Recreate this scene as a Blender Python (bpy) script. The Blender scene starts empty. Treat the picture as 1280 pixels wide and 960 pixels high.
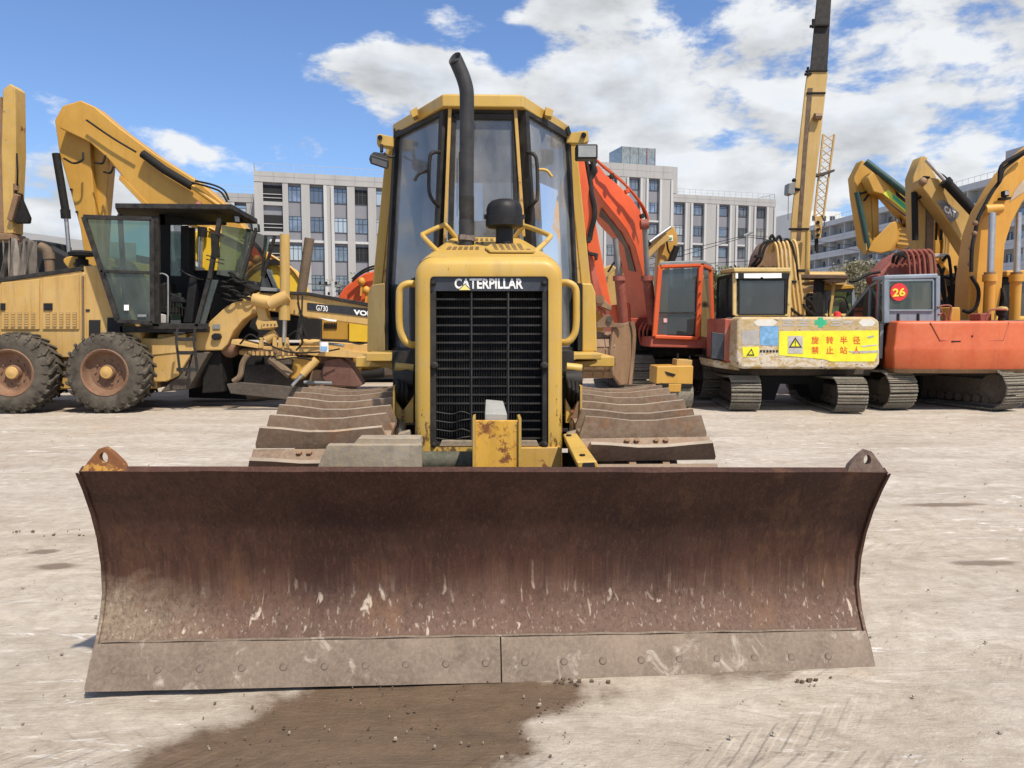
import bpy, bmesh, math, random
from mathutils import Vector, Matrix
random.seed(7)
R = math.radians
S = bpy.context.scene
C = S.collection

# ------------------------------------------------------------------ camera
W0, H0 = 1280.0, 960.0
FPX = 940.0
CAM = Vector((0.0, 0.0, 1.48))
YAW, PITCH = R(2.15), R(4.75)
cd = bpy.data.cameras.new('camera'); cam = bpy.data.objects.new('camera', cd); C.objects.link(cam)
cd.sensor_width = 36.0; cd.lens = FPX / W0 * 36.0
cd.clip_start = 0.05; cd.clip_end = 5000
cam.location = CAM
cam.rotation_euler = (R(90) - PITCH, 0, -YAW)
S.camera = cam
ROT = cam.rotation_euler.to_matrix()

# ------------------------------------------------------------------ sun, sky
SUN_EL, SUN_AZ = R(57), R(146)        # azimuth clockwise from +Y: behind the camera, to the right
sd = bpy.data.lights.new('sun', 'SUN'); so = bpy.data.objects.new('sun', sd); C.objects.link(so)
sd.energy = 4.1; sd.angle = R(1.6); sd.color = (1.0, 0.90, 0.76)
sdir = Vector((math.sin(SUN_AZ) * math.cos(SUN_EL), math.cos(SUN_AZ) * math.cos(SUN_EL), math.sin(SUN_EL)))
so.rotation_euler = sdir.to_track_quat('Z', 'Y').to_euler()
so.location = (0, 0, 30)
S.view_settings.view_transform = 'Standard'; S.view_settings.look = 'None'
S.view_settings.gamma = 1.0; S.view_settings.use_curve_mapping = False
S.view_settings.exposure = 0.42


class NT:
    """small helper for writing node trees"""
    def __init__(s, tree):
        s.t = tree; s.n = tree.nodes; s.l = tree.links
    def new(s, typ, ins=None, **kw):
        nd = s.n.new(typ)
        for k, v in kw.items(): setattr(nd, k, v)
        for k, v in (ins or {}).items(): s.set(nd, k, v)
        return nd
    def set(s, nd, k, v):
        sock = nd.inputs[k]
        if isinstance(v, bpy.types.NodeSocket): s.l.new(v, sock)
        else:
            try: sock.default_value = v
            except Exception:
                sock.default_value = (*v, 1.0) if len(v) == 3 else v
    def math(s, op, a, b=0.0, c=None, clamp=False):
        nd = s.new('ShaderNodeMath', operation=op); nd.use_clamp = clamp
        s.set(nd, 0, a); s.set(nd, 1, b)
        if c is not None: s.set(nd, 2, c)
        return nd.outputs[0]
    def vmath(s, op, a, b=None):
        nd = s.new('ShaderNodeVectorMath', operation=op)
        s.set(nd, 0, a)
        if b is not None: s.set(nd, 1, b)
        return nd.outputs['Value' if op in ('LENGTH', 'DOT_PRODUCT', 'DISTANCE') else 'Vector']
    def mapr(s, v, a, b, c=0.0, d=1.0, smooth=False):
        nd = s.new('ShaderNodeMapRange'); nd.clamp = True
        if smooth: nd.interpolation_type = 'SMOOTHSTEP'
        for i, x in enumerate((v, a, b, c, d)): s.set(nd, i, x)
        return nd.outputs[0]
    def noise(s, vec, scale, detail=4.0, rough=0.55, dist=0.0, dim='3D'):
        nd = s.new('ShaderNodeTexNoise'); nd.noise_dimensions = dim
        s.set(nd, 'Vector', vec); s.set(nd, 'Scale', scale); s.set(nd, 'Detail', detail)
        s.set(nd, 'Roughness', rough); s.set(nd, 'Distortion', dist)
        return nd.outputs[0]
    def mapping(s, vec, scale=(1, 1, 1), loc=(0, 0, 0), rot=(0, 0, 0)):
        nd = s.new('ShaderNodeMapping')
        s.set(nd, 'Vector', vec); s.set(nd, 'Scale', scale); s.set(nd, 'Location', loc); s.set(nd, 'Rotation', rot)
        return nd.outputs[0]
    def mix(s, f, a, b, mode='MIX'):
        nd = s.new('ShaderNodeMix'); nd.data_type = 'RGBA'; nd.blend_type = mode
        s.set(nd, 0, f)
        for i, v in ((6, a), (7, b)):
            if isinstance(v, bpy.types.NodeSocket): s.l.new(v, nd.inputs[i])
            else: nd.inputs[i].default_value = (*v[:3], 1.0)
        return nd.outputs[2]


# ---- world: Nishita sky with a layer of broken cumulus
wd = bpy.data.worlds.new('World'); S.world = wd; wd.use_nodes = True
wn = NT(wd.node_tree); wn.n.clear()
sky = wn.new('ShaderNodeTexSky', sky_type='NISHITA', sun_disc=False)
sky.sun_elevation = SUN_EL; sky.sun_rotation = SUN_AZ
sky.altitude = 0; sky.air_density = 1.0; sky.dust_density = 0.6; sky.ozone_density = 2.5
tc = wn.new('ShaderNodeTexCoord').outputs['Generated']
dirn = wn.vmath('NORMALIZE', tc)
sep = wn.new('ShaderNodeSeparateXYZ', {0: dirn})
zc = wn.math('MAXIMUM', sep.outputs[2], 0.0)
den = wn.math('ADD', zc, 0.13)
px = wn.math('DIVIDE', sep.outputs[0], den); py = wn.math('DIVIDE', sep.outputs[1], den)
cp = wn.new('ShaderNodeCombineXYZ', {0: px, 1: py, 2: 0.0}).outputs[0]


def skydir(x, y):
    v = ROT @ Vector(((x - 640) / FPX, -(y - 480) / FPX, -1)); return v.normalized()


def density(vec, warp_vec, off):
    big = wn.noise(wn.vmath('ADD', vec, off), 2.2, 2.0, 0.5)
    mid = wn.noise(wn.vmath('ADD', vec, off), 5.5, 10.0, 0.60, 0.1)
    d = wn.math('ADD', wn.math('MULTIPLY', big, 0.55), wn.math('MULTIPLY', mid, 1.40))
    # broad banks of cloud and clear gaps, where they stand in the sky
    for (x, y, rx, k) in CLOUDS:
        c = skydir(x, y)
        dd = wn.vmath('DISTANCE', warp_vec, tuple(Vector((c.x, c.y, c.z * 2.2))))
        g = wn.mapr(dd, 0.0, rx, k * .85, 0.0, True)
        d = wn.math('ADD', d, g)
    # towards and behind the viewer the cover is about as broken as over the right of the yard
    return wn.math('ADD', d, wn.mapr(wn.new('ShaderNodeSeparateXYZ', {0: warp_vec}).outputs[1], .25, -.25, 0.0, .07, True))


CLOUDS = [(430, 85, .15, .26), (520, 105, .13, .22), (600, 105, .12, .20), (700, 115, .18, .17), (850, 100, .20, .15), (960, 120, .22, .14), (700, 5, .15, .20),
          (1000, 10, .2, .14), (1150, 70, .35, .10), (30, 265, .20, .28), (110, 215, .12, .12), (235, 190, .10, .27), (375, 182, .09, .33), (150, 260, .1, .15), (470, 150, .07, .14),
          (830, 190, .2, .17), (960, 250, .2, .17), (1100, 240, .25, .20), (1230, 160, .2, .12),
          (120, 40, .50, -.22), (330, 30, .22, -.16), (300, 120, .12, -.12), (480, 20, .12, -.08), (640, 62, .08, -.16), (520, 20, .08, -.08), (900, 50, .07, -.10), (1010, 190, .1, -.06), (400, 230, .15, -.10)]
warp = wn.mapping(dirn, (1, 1, 2.2))
d0 = density(warp, warp, (3.1, 7.7, 0.0))
up = wn.mapping(dirn, (1, 1, 1), (0, 0, 0.0))
# the same noise read a little nearer the sun gives the lit rims and grey bellies
mid2 = wn.noise(wn.vmath('ADD', warp, (3.1 + 0.02, 7.7, 0.055)), 5.5, 5.0, 0.56, 0.1)
mid1 = wn.noise(wn.vmath('ADD', warp, (3.1, 7.7, 0.0)), 5.5, 5.0, 0.56, 0.1)
relief = wn.math('SUBTRACT', mid1, mid2)
mask = wn.mapr(d0, 1.00, 1.15, 0.0, 1.0, True)
thick = wn.mapr(d0, 1.08, 1.45, 0.0, 1.0, True)
lum = wn.math('ADD', wn.mapr(thick, 0, 1, 1.04, 0.84), wn.math('MULTIPLY', relief, 1.9))
lum = wn.math('MINIMUM', wn.math('MAXIMUM', lum, 0.50), 1.15)
ccol = wn.mix(thick, (0.96, 0.98, 1.0), (0.87, 0.93, 1.02))
cloudc = wn.vmath('MULTIPLY', ccol, wn.new('ShaderNodeCombineXYZ', {0: lum, 1: lum, 2: lum}).outputs[0])
cloudc = wn.vmath('SCALE', cloudc); wn.n[-1].inputs['Scale'].default_value = 6.6
hz = wn.mapr(sep.outputs[2], 0.0, 0.16, 0.40, 0.0, True)           # a little horizon haze
base = wn.vmath('MULTIPLY', sky.outputs[0], (0.98, 1.12, 1.36))
base = wn.mix(hz, base, (6.3, 6.9, 7.8))
final = wn.mix(mask, base, cloudc)
bg = wn.new('ShaderNodeBackground', {'Color': final, 'Strength': 0.092})
wo = wn.new('ShaderNodeOutputWorld'); wn.l.new(bg.outputs[0], wo.inputs[0])


# ------------------------------------------------------------------ geometry helpers
def P(x, y, Y):
    """the place in the yard, at distance Y, that the camera sees at photo pixel x, y"""
    d = ROT @ Vector(((x - 640) / FPX, -(y - 480) / FPX, -1))
    return CAM + d * (Y / d.y)


def G(x, y):
    d = ROT @ Vector(((x - 640) / FPX, -(y - 480) / FPX, -1))
    return CAM + d * (-CAM.z / d.z)


def link(o, parent=None, base=None):
    C.objects.link(o)
    if parent: o.parent = parent
    return o


ORG = {}


def tag(o, label=None, cat=None, group=None, kind=None):
    if label: o['label'] = label
    if cat: o['category'] = cat
    if group: o['group'] = group
    if kind: o['kind'] = kind
    return o


def thing(name, label, cat, base, group=None):
    o = bpy.data.objects.new(name, None); C.objects.link(o)
    o.empty_display_size = 0.3
    o.location = Vector(base); ORG[o.name] = Vector(base)
    return tag(o, label, cat, group)


def org(o):
    return ORG.get(o.name, Vector((0, 0, 0))) if o else Vector((0, 0, 0))


class MB:
    def __init__(s): s.v = []; s.f = []
    def add(s, vs, fs):
        b = len(s.v); s.v += [Vector(v) for v in vs]; s.f += [tuple(i + b for i in f) for f in fs]; return s
    def box(s, x0, x1, y0, y1, z0, z1, M=None):
        vs = [Vector((x, y, z)) for z in (z0, z1) for y in (y0, y1) for x in (x0, x1)]
        if M is not None: vs = [M @ v for v in vs]
        return s.add(vs, [(0, 1, 3, 2), (4, 6, 7, 5), (0, 4, 5, 1), (2, 3, 7, 6), (0, 2, 6, 4), (1, 5, 7, 3)])
    def prism(s, pts, vec):
        n = len(pts); vec = Vector(vec); pts = [Vector(p) for p in pts]
        vs = pts + [p + vec for p in pts]
        fs = [tuple(range(n)), tuple(range(2 * n - 1, n - 1, -1))]
        fs += [(i, i + n, (i + 1) % n + n, (i + 1) % n) for i in range(n)]
        return s.add(vs, fs)
    def poly(s, px, Y, T):
        """outline at distance Y given as photo pixels, T metres thick going away"""
        return s.prism([P(x, y, Y) for x, y in px], (0, T, 0))
    def rect(s, x0, y0, x1, y1, Y, T): return s.poly([(x0, y0), (x1, y0), (x1, y1), (x0, y1)], Y, T)
    def quad(s, pts, t):
        """thin plate through four points, t thick along its normal"""
        pts = [Vector(p) for p in pts]
        n = (pts[1] - pts[0]).cross(pts[2] - pts[0]).normalized()
        return s.prism(pts, n * t)
    def bar(s, p0, p1, w, h=None, up=(0, 0, 1)):
        h = h or w; p0 = Vector(p0); p1 = Vector(p1); d = (p1 - p0).normalized(); u = Vector(up)
        if abs(d.dot(u)) > .95: u = Vector((0, 1, 0))
        a = d.cross(u).normalized(); b = a.cross(d).normalized()
        c = [a * w / 2 + b * h / 2, -a * w / 2 + b * h / 2, -a * w / 2 - b * h / 2, a * w / 2 - b * h / 2]
        return s.prism([p0 + q for q in c], p1 - p0)
    def loft(s, secs, cap=True):
        n = len(secs[0]); vs = []; fs = []
        for q in secs: vs += [Vector(p) for p in q]
        for k in range(len(secs) - 1):
            for i in range(n):
                j = (i + 1) % n
                fs.append((k * n + i, k * n + j, (k + 1) * n + j, (k + 1) * n + i))
        if cap: fs += [tuple(range(n - 1, -1, -1)), tuple(range((len(secs) - 1) * n, len(secs) * n))]
        return s.add(vs, fs)
    def tube(s, path, r, n=8, cap=True):
        path = [Vector(p) for p in path]; m = len(path)
        rs = r if isinstance(r, (list, tuple)) else [r] * m
        secs = []; pa = None
        for i, p in enumerate(path):
            d = (path[min(i + 1, m - 1)] - path[max(i - 1, 0)]).normalized()
            if pa is None:
                u = Vector((0, 0, 1)) if abs(d.z) < .9 else Vector((0, 1, 0))
                a = d.cross(u).normalized()
            else:
                a = (pa - d * pa.dot(d)).normalized()
            pa = a; b = d.cross(a)
            secs.append([p + (a * math.cos(t) + b * math.sin(t)) * rs[i] for t in (2 * math.pi * k / n for k in range(n))])
        return s.loft(secs, cap)
    def cyl(s, p0, p1, r, n=16, r1=None):
        return s.tube([p0, p1], [r, r if r1 is None else r1], n)
    def revolve(s, prof, o, axis='Y', n=24, closed=False):
        """prof: list of (radius, height along the axis)"""
        o = Vector(o); secs = []
        for r, h in prof:
            ring = []
            for k in range(n):
                t = 2 * math.pi * k / n; c, q = r * math.cos(t), r * math.sin(t)
                ring.append(o + (Vector((c, h, q)) if axis == 'Y' else Vector((c, q, h)) if axis == 'Z' else Vector((h, c, q))))
            secs.append(ring)
        return s.loft(secs, not closed)
    def ball(s, c, rx, ry, rz, n=12, m=8):
        prof = [(math.sin(math.pi * i / m), -math.cos(math.pi * i / m)) for i in range(m + 1)]
        secs = [[Vector(c) + Vector((max(r, .01) * rx * math.cos(t), max(r, .01) * ry * math.sin(t), h * rz)) for t in (2 * math.pi * k / n for k in range(n))] for r, h in prof]
        return s.loft(secs)
    def mesh(s, name, o=(0, 0, 0), sharp=38):
        me = bpy.data.meshes.new(name); o = Vector(o)
        me.from_pydata([v - o for v in s.v], [], s.f)
        bm = bmesh.new(); bm.from_mesh(me)
        bmesh.ops.recalc_face_normals(bm, faces=bm.faces)
        bm.to_mesh(me); bm.free()
        me.polygons.foreach_set('use_smooth', [True] * len(me.polygons))
        me.set_sharp_from_angle(angle=R(sharp))
        return me
    def build(s, name, mat, parent=None, bevel=0.0, seg=1, label=None, kind=None, sharp=38, stuff=False):
        b = org(parent)
        me = s.mesh(name, b, sharp); me.materials.append(mat)
        o = bpy.data.objects.new(name, me); link(o, parent); ORG[o.name] = b.copy()
        if bevel:
            md = o.modifiers.new('bevel', 'BEVEL'); md.width = bevel; md.segments = seg
            md.limit_method = 'ANGLE'; md.angle_limit = R(35); md.harden_normals = True
        if label: o['label'] = label
        if kind: o['kind'] = kind
        if stuff: o['kind'] = 'stuff'
        return o


def inst(mesh, name, parent, M):
    """another object on shared mesh data, placed by the world matrix M"""
    o = bpy.data.objects.new(name, mesh); link(o, parent)
    o.matrix_basis = Matrix.Translation(-org(parent)) @ M
    ORG[o.name] = Vector((0, 0, 0))
    return o


def smooth(pts, k=5):
    pts = [Vector(p) for p in pts]; out = []
    q = [pts[0] * 2 - pts[1]] + pts + [pts[-1] * 2 - pts[-2]]
    for i in range(1, len(q) - 2):
        a, b, c, d = q[i - 1:i + 3]
        for j in range(k):
            t = j / k
            out.append(.5 * ((2 * b) + (c - a) * t + (2 * a - 5 * b + 4 * c - d) * t * t + (3 * b - a - 3 * c + d) * t ** 3))
    out.append(pts[-1]); return out


def hose(name, pts, r, mat, parent, k=5, n=6, label=None):
    """pts: (px, py, Y)"""
    return MB().tube(smooth([P(*p) for p in pts], k), r, n).build(name, mat, parent, label=label)


_tx = bpy.data.objects


def text(s, cx, cy, Y, wpx, hpx, mat, parent, off=0.0, name='lettering', slope=0.0, thick=.003, label=None, align=None, shear=0.0):
    """lettering on an upright face at distance Y, centred on a photo pixel"""
    cu = bpy.data.curves.new(name, 'FONT'); cu.body = s; cu.bevel_depth = off; cu.bevel_resolution = 0; cu.extrude = 0.01; cu.resolution_u = 3; cu.shear = shear
    to = bpy.data.objects.new(name, cu); C.objects.link(to)
    dg = bpy.context.evaluated_depsgraph_get(); dg.update()
    me = bpy.data.meshes.new_from_object(to.evaluated_get(dg))
    C.objects.unlink(to); bpy.data.objects.remove(to)
    xs = [v.co.x for v in me.vertices]; ys = [v.co.y for v in me.vertices]
    if not xs: return None
    x0, x1, y0, y1 = min(xs), max(xs), min(ys), max(ys)
    a = P(cx - wpx / 2, cy - slope * wpx / 2, Y); b = P(cx + wpx / 2, cy + slope * wpx / 2, Y)
    t = P(cx, cy - hpx / 2, Y); u = P(cx, cy + hpx / 2, Y)
    ox = b - a; oz = t - u; c = (a + b) / 2; og = org(parent)
    for v in me.vertices:
        v.co = c + ox * ((v.co.x - x0) / (x1 - x0) - .5) + oz * ((v.co.y - y0) / (y1 - y0) - .5) - og + Vector((0, -v.co.z * .03, 0))
    me.materials.clear(); me.materials.append(mat)
    o = bpy.data.objects.new(name, me); link(o, parent); ORG[o.name] = og.copy()
    if label: o['label'] = label
    return o


# ------------------------------------------------------------------ materials
MATS = {}


def newmat(name):
    m = bpy.data.materials.new(name); m.use_nodes = True
    t = NT(m.node_tree); t.n.clear()
    t.out = t.new('ShaderNodeOutputMaterial')
    MATS[name] = m
    return m, t


def surf(t, col, rough, metal=0.0, bump=None, bstr=0.2, bdist=0.01, spec=0.5, coat=0.0):
    b = t.new('ShaderNodeBsdfPrincipled')
    t.set(b, 'Base Color', col if isinstance(col, bpy.types.NodeSocket) else (*col, 1)); t.set(b, 'Roughness', rough); t.set(b, 'Metallic', metal)
    t.set(b, 'Specular IOR Level', spec)
    if coat: t.set(b, 'Coat Weight', coat); t.set(b, 'Coat Roughness', .25)
    if bump is not None:
        bn = t.new('ShaderNodeBump', {'Height': bump, 'Strength': bstr, 'Distance': bdist})
        t.l.new(bn.outputs[0], b.inputs['Normal'])
    t.l.new(b.outputs[0], t.out.inputs[0])
    return b


def paint(name, col, fade=None, rust=0.25, dust=0.35, rough=0.45, rustc=(.10, .035, .014), dustc=(.36, .29, .20), sc=1.0, streak=0.4, coat=0.0, chip=1.0):
    """weathered machine paint: faded areas, run-down streaks, rust chips, settled dust"""
    m, t = newmat(name)
    fade = fade or tuple(min(1, c * 1.18 + .03) for c in col)
    co = t.new('ShaderNodeTexCoord').outputs['Object']
    oi = t.new('ShaderNodeObjectInfo').outputs['Random']
    ofs = t.new('ShaderNodeCombineXYZ', {0: t.math('MULTIPLY', oi, 7.0), 1: t.math('MULTIPLY', oi, 3.0), 2: 0.0}).outputs[0]
    co = t.vmath('ADD', co, ofs)
    n1 = t.noise(co, 1.7 * sc, 5, .6)
    c = t.mix(t.mapr(n1, .35, .68), col, fade)
    n2 = t.noise(t.mapping(co, (9 * sc, 9 * sc, .7 * sc)), 1.0, 5, .65)
    c = t.mix(t.math('MULTIPLY', t.mapr(n2, .52, .78), streak), c, tuple(x * .42 for x in col))
    n3 = t.noise(co, 14 * sc, 6, .7)
    c = t.mix(t.math('MULTIPLY', t.mapr(n3, .45, .75), dust), c, dustc)
    n4 = t.noise(co, 4.2 * sc, 9, .74)
    rm = t.mapr(n4, .69 - .19 * rust, .74 - .19 * rust)
    rm = t.math('MULTIPLY', rm, 0.95 if rust > 0 else 0.0)
    n5 = t.noise(co, 30 * sc, 4, .7)
    rc = t.mix(n5, rustc, tuple(x * 2.4 for x in rustc))
    c = t.mix(rm, c, rc)
    ro = t.math('ADD', rough, t.math('MULTIPLY', rm, .35)); ro = t.math('ADD', ro, t.math('MULTIPLY', n3, .14))
    # small dark scuffs and edges rubbed down to primer and steel
    n6 = t.noise(t.mapping(co, (22 * sc, 22 * sc, 5 * sc), rot=(.3, .2, 0)), 1.0, 4, .75)
    c = t.mix(t.math('MULTIPLY', t.mapr(n6, .62, .74), .45 * chip), c, tuple(x * .35 for x in col))
    bv = t.new('ShaderNodeBevel', samples=2); t.set(bv, 'Radius', .014 * chip)
    gn = t.new('ShaderNodeNewGeometry').outputs['Normal']
    ed = t.mapr(t.vmath('DOT_PRODUCT', bv.outputs[0], gn), .97, .80)
    ed = t.math('MULTIPLY', ed, t.mapr(n4, .44, .56))
    c = t.mix(t.math('MULTIPLY', ed, .75), c, t.mix(n5, tuple(x * .45 for x in col), (.16, .12, .09)))
    h = t.math('ADD', t.math('MULTIPLY', rm, -.6), t.math('MULTIPLY', n5, .25))
    surf(t, c, ro, 0.0, h, .25, .006, coat=coat)
    return m


def rusty(name, a, b, dustc=(.30, .24, .19), dust=.5, rough=.75, sc=1.0, metal=0.0, vert=True, bs=.35):
    m, t = newmat(name)
    co = t.new('ShaderNodeTexCoord').outputs['Object']
    oi = t.new('ShaderNodeObjectInfo').outputs['Random']
    co = t.vmath('ADD', co, t.new('ShaderNodeCombineXYZ', {0: t.math('MULTIPLY', oi, 9.0), 1: t.math('MULTIPLY', oi, 5.0), 2: 0.0}).outputs[0])
    n1 = t.noise(co, 3 * sc, 7, .65); n2 = t.noise(t.mapping(co, (14 * sc, 14 * sc, (1.2 if vert else 14) * sc)), 1.0, 6, .7)
    n3 = t.noise(co, 38 * sc, 5, .75)
    c = t.mix(t.mapr(n1, .35, .65), a, b)
    c = t.mix(t.math('MULTIPLY', oi, .45), c, tuple(x * .55 for x in a))
    n7 = t.noise(co, 7 * sc, 6, .7)
    c = t.mix(t.math('MULTIPLY', t.mapr(n7, .58, .66), .6), c, (b[0] * 1.15, b[1] * .72, b[2] * .42))
    c = t.mix(t.math('MULTIPLY', t.mapr(n2, .45, .75), .5), c, tuple(x * .45 for x in a))
    c = t.mix(t.math('MULTIPLY', t.mapr(n3, .42, .72), dust), c, dustc)
    surf(t, c, t.mapr(n3, .3, .7, rough - .12, rough + .12), metal, t.math('ADD', n3, t.math('MULTIPLY', n1, .6)), bs, .006)
    return m


def plain(name, col, rough=.6, metal=0.0, var=.25, sc=6.0, bump=.08, spec=.5):
    m, t = newmat(name)
    co = t.new('ShaderNodeTexCoord').outputs['Object']
    n = t.noise(co, sc, 6, .65)
    c = t.mix(t.mapr(n, .3, .7), tuple(x * (1 - var) for x in col), tuple(min(1, x * (1 + var)) for x in col))
    surf(t, c, t.mapr(n, .3, .7, max(.04, rough - .1), min(1, rough + .1)), metal, n if bump else None, bump, .004, spec)
    return m


def glass(name, tint, clear=.6, dust=.12, dustc=(.42, .42, .40), rough=.03):
    """dusty window glass: see-through, mirror-like towards grazing angles"""
    m, t = newmat(name)
    co = t.new('ShaderNodeTexCoord').outputs['Object']
    n = t.noise(t.mapping(co, (2, 2, .9)), 1.6, 6, .65)
    tr = t.new('ShaderNodeBsdfTransparent', {'Color': (*tint, 1)})
    dk = t.new('ShaderNodeBsdfPrincipled', {'Base Color': tuple(x * .12 for x in tint) + (1,), 'Roughness': rough, 'IOR': 1.5})
    df = t.new('ShaderNodeBsdfDiffuse', {'Color': (*dustc, 1)})
    gl = t.new('ShaderNodeBsdfGlossy', {'Color': (.95, .97, 1, 1), 'Roughness': rough})
    fr = t.new('ShaderNodeFresnel', {'IOR': 1.55}).outputs[0]
    m1 = t.new('ShaderNodeMixShader', {0: clear}); t.l.new(dk.outputs[0], m1.inputs[1]); t.l.new(tr.outputs[0], m1.inputs[2])
    m2 = t.new('ShaderNodeMixShader'); t.l.new(fr, m2.inputs[0]); t.l.new(m1.outputs[0], m2.inputs[1]); t.l.new(gl.outputs[0], m2.inputs[2])
    m3 = t.new('ShaderNodeMixShader'); t.set(m3, 0, t.mapr(n, .35, .75, dust * .3, dust * 2.0)); t.l.new(m2.outputs[0], m3.inputs[1]); t.l.new(df.outputs[0], m3.inputs[2])
    t.l.new(m3.outputs[0], t.out.inputs[0])
    return m


DOZ = paint('faded_dozer_yellow', (.49, .30, .048), (.55, .365, .085), rust=.22, dust=.32, rough=.42, streak=.40)
DOZRUST = paint('chipped_dozer_yellow', (.50, .30, .06), (.57, .36, .10), rust=.62, dust=.25, rough=.5, streak=.5, sc=2.2)
GRAD = paint('pale_grader_yellow', (.49, .295, .08), (.55, .36, .125), rust=.20, dust=.38, rough=.6, streak=.55)
EXY = paint('deep_excavator_yellow', (.47, .25, .035), (.53, .30, .05), rust=-.1, dust=.10, rough=.45, streak=.25)
EXBR = paint('bright_yellow', (.72, .46, .02), (.78, .52, .04), rust=-.1, dust=.10, rough=.42, streak=.2)
EXPALE = paint('dusty_excavator_yellow', (.42, .26, .065), (.48, .315, .10), rust=.05, dust=.28, rough=.6, streak=.4)
EXAMB = paint('amber_excavator_yellow', (.54, .255, .025), (.60, .31, .045), rust=.0, dust=.10, rough=.42, streak=.25)
ORNG = paint('sun_faded_orange', (.58, .072, .012), (.64, .105, .02), rust=.02, dust=.05, rough=.42, streak=.22, dustc=(.5, .3, .2))
ORRED = paint('orange_red_counterweight', (.50, .088, .024), (.56, .13, .042), rust=-.05, dust=.15, rough=.42, streak=.35, dustc=(.5, .3, .22))
MAROON = paint('dull_red_paint', (.22, .045, .03), (.30, .08, .055), rust=.15, dust=.3, rough=.6)
CRANE = paint('crane_yellow', (.44, .285, .08), (.50, .34, .13), rust=.0, dust=.25, rough=.5, streak=.5)
CABGREY = paint('blue_grey_cab_paint', (.17, .21, .26), (.24, .29, .34), rust=.05, dust=.2, rough=.45, dustc=(.3, .3, .3))
BLK = plain('black_plastic', (.013, .013, .014), .55, var=.4, sc=20, spec=.3)
BLKD = plain('dusty_black_steel', (.026, .024, .022), .65, var=.7, sc=9, spec=.3)
SOOT = plain('soot_grey_exhaust', (.034, .034, .036), .6, .0, var=.5, sc=8, spec=.3)
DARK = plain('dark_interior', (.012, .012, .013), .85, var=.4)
RUB = plain('dusty_rubber', (.088, .076, .060), .92, var=.5, sc=5, bump=.3, spec=.2)
RUBB = plain('black_rubber', (.014, .013, .012), .75, var=.5, sc=12, spec=.25)
CHROME = plain('chromed_rod', (.50, .49, .47), .42, 1.0, var=.08, bump=0)
STEELG = plain('grey_painted_steel', (.20, .21, .21), .55, var=.2)
PLATE = rusty('worn_grey_plate', (.24, .20, .155), (.36, .32, .26), dustc=(.46, .33, .16), dust=.55, rough=.6, vert=False)
SHOE = rusty('rust_brown_shoe', (.19, .12, .075), (.31, .215, .14), dustc=(.38, .30, .21), dust=.45, rough=.62, vert=False)
SHOEG = rusty('grey_mud_shoe', (.13, .115, .09), (.24, .21, .16), dustc=(.38, .34, .26), dust=.6, rough=.8, vert=False)
BUCK = rusty('rusty_bucket_steel', (.18, .10, .05), (.28, .165, .085), dustc=(.34, .24, .15), dust=.35, rough=.65)
MUD = rusty('caked_dark_mud', (.05, .04, .032), (.11, .09, .07), dustc=(.22, .18, .14), dust=.4, rough=.9, vert=False)
WOODB = rusty('brown_weathered_post', (.14, .095, .055), (.22, .15, .09), dust=.2)
RIM = rusty('rusty_rim', (.17, .075, .035), (.27, .15, .08), dust=.4)
WHITE = plain('white_lettering', (.82, .82, .80), .5, var=.05, bump=0)
DECAL = plain('black_decal', (.02, .021, .026), .42, var=.35, sc=12, bump=.02)
DECALG = plain('dark_blue_grey_band', (.035, .04, .05), .45, var=.35, sc=12, bump=.02)
TARP = plain('grey_brown_tarp', (.20, .175, .15), .9, var=.3, sc=5)
LAMPG = plain('lamp_lens', (.30, .31, .30), .15, 0.0, var=.15, sc=30)
GLD = glass('cab_glass', (.90, .93, .95), .95, .24, (.48, .49, .49))  # pale film holds dust and a painted-in grey sky reflection
GLT = glass('green_tinted_glass', (.45, .62, .55), .82, .09, (.34, .38, .35))
GLK = glass('dark_cab_glass', (.42, .48, .50), .55, .05, (.20, .21, .22))
RED = plain('red_sticker', (.65, .03, .03), .45, var=.1)
YELT = plain('yellow_lettering', (.80, .62, .05), .45, var=.05)
SIGNY = plain('yellow_warning_sticker', (.74, .70, .03), .5, var=.12, sc=8)
SIGNR = plain('red_sign_lettering', (.72, .10, .02), .5, var=.1)
GREEN = plain('green_decal', (.03, .40, .20), .5, var=.2)
BLUEP = plain('faded_blue_patch', (.16, .34, .55), .6, var=.3, sc=14)
GREYST = rusty('worn_white_sticker', (.45, .44, .42), (.62, .60, .56), dustc=(.30, .24, .18), dust=.5, rough=.6, vert=False)
HOSEG = plain('dark_green_cylinder', (.02, .06, .05), .5)
PIPEY = paint('yellow_pipe', (.48, .31, .10), rust=.2, dust=.3, rough=.55, sc=2)

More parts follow.
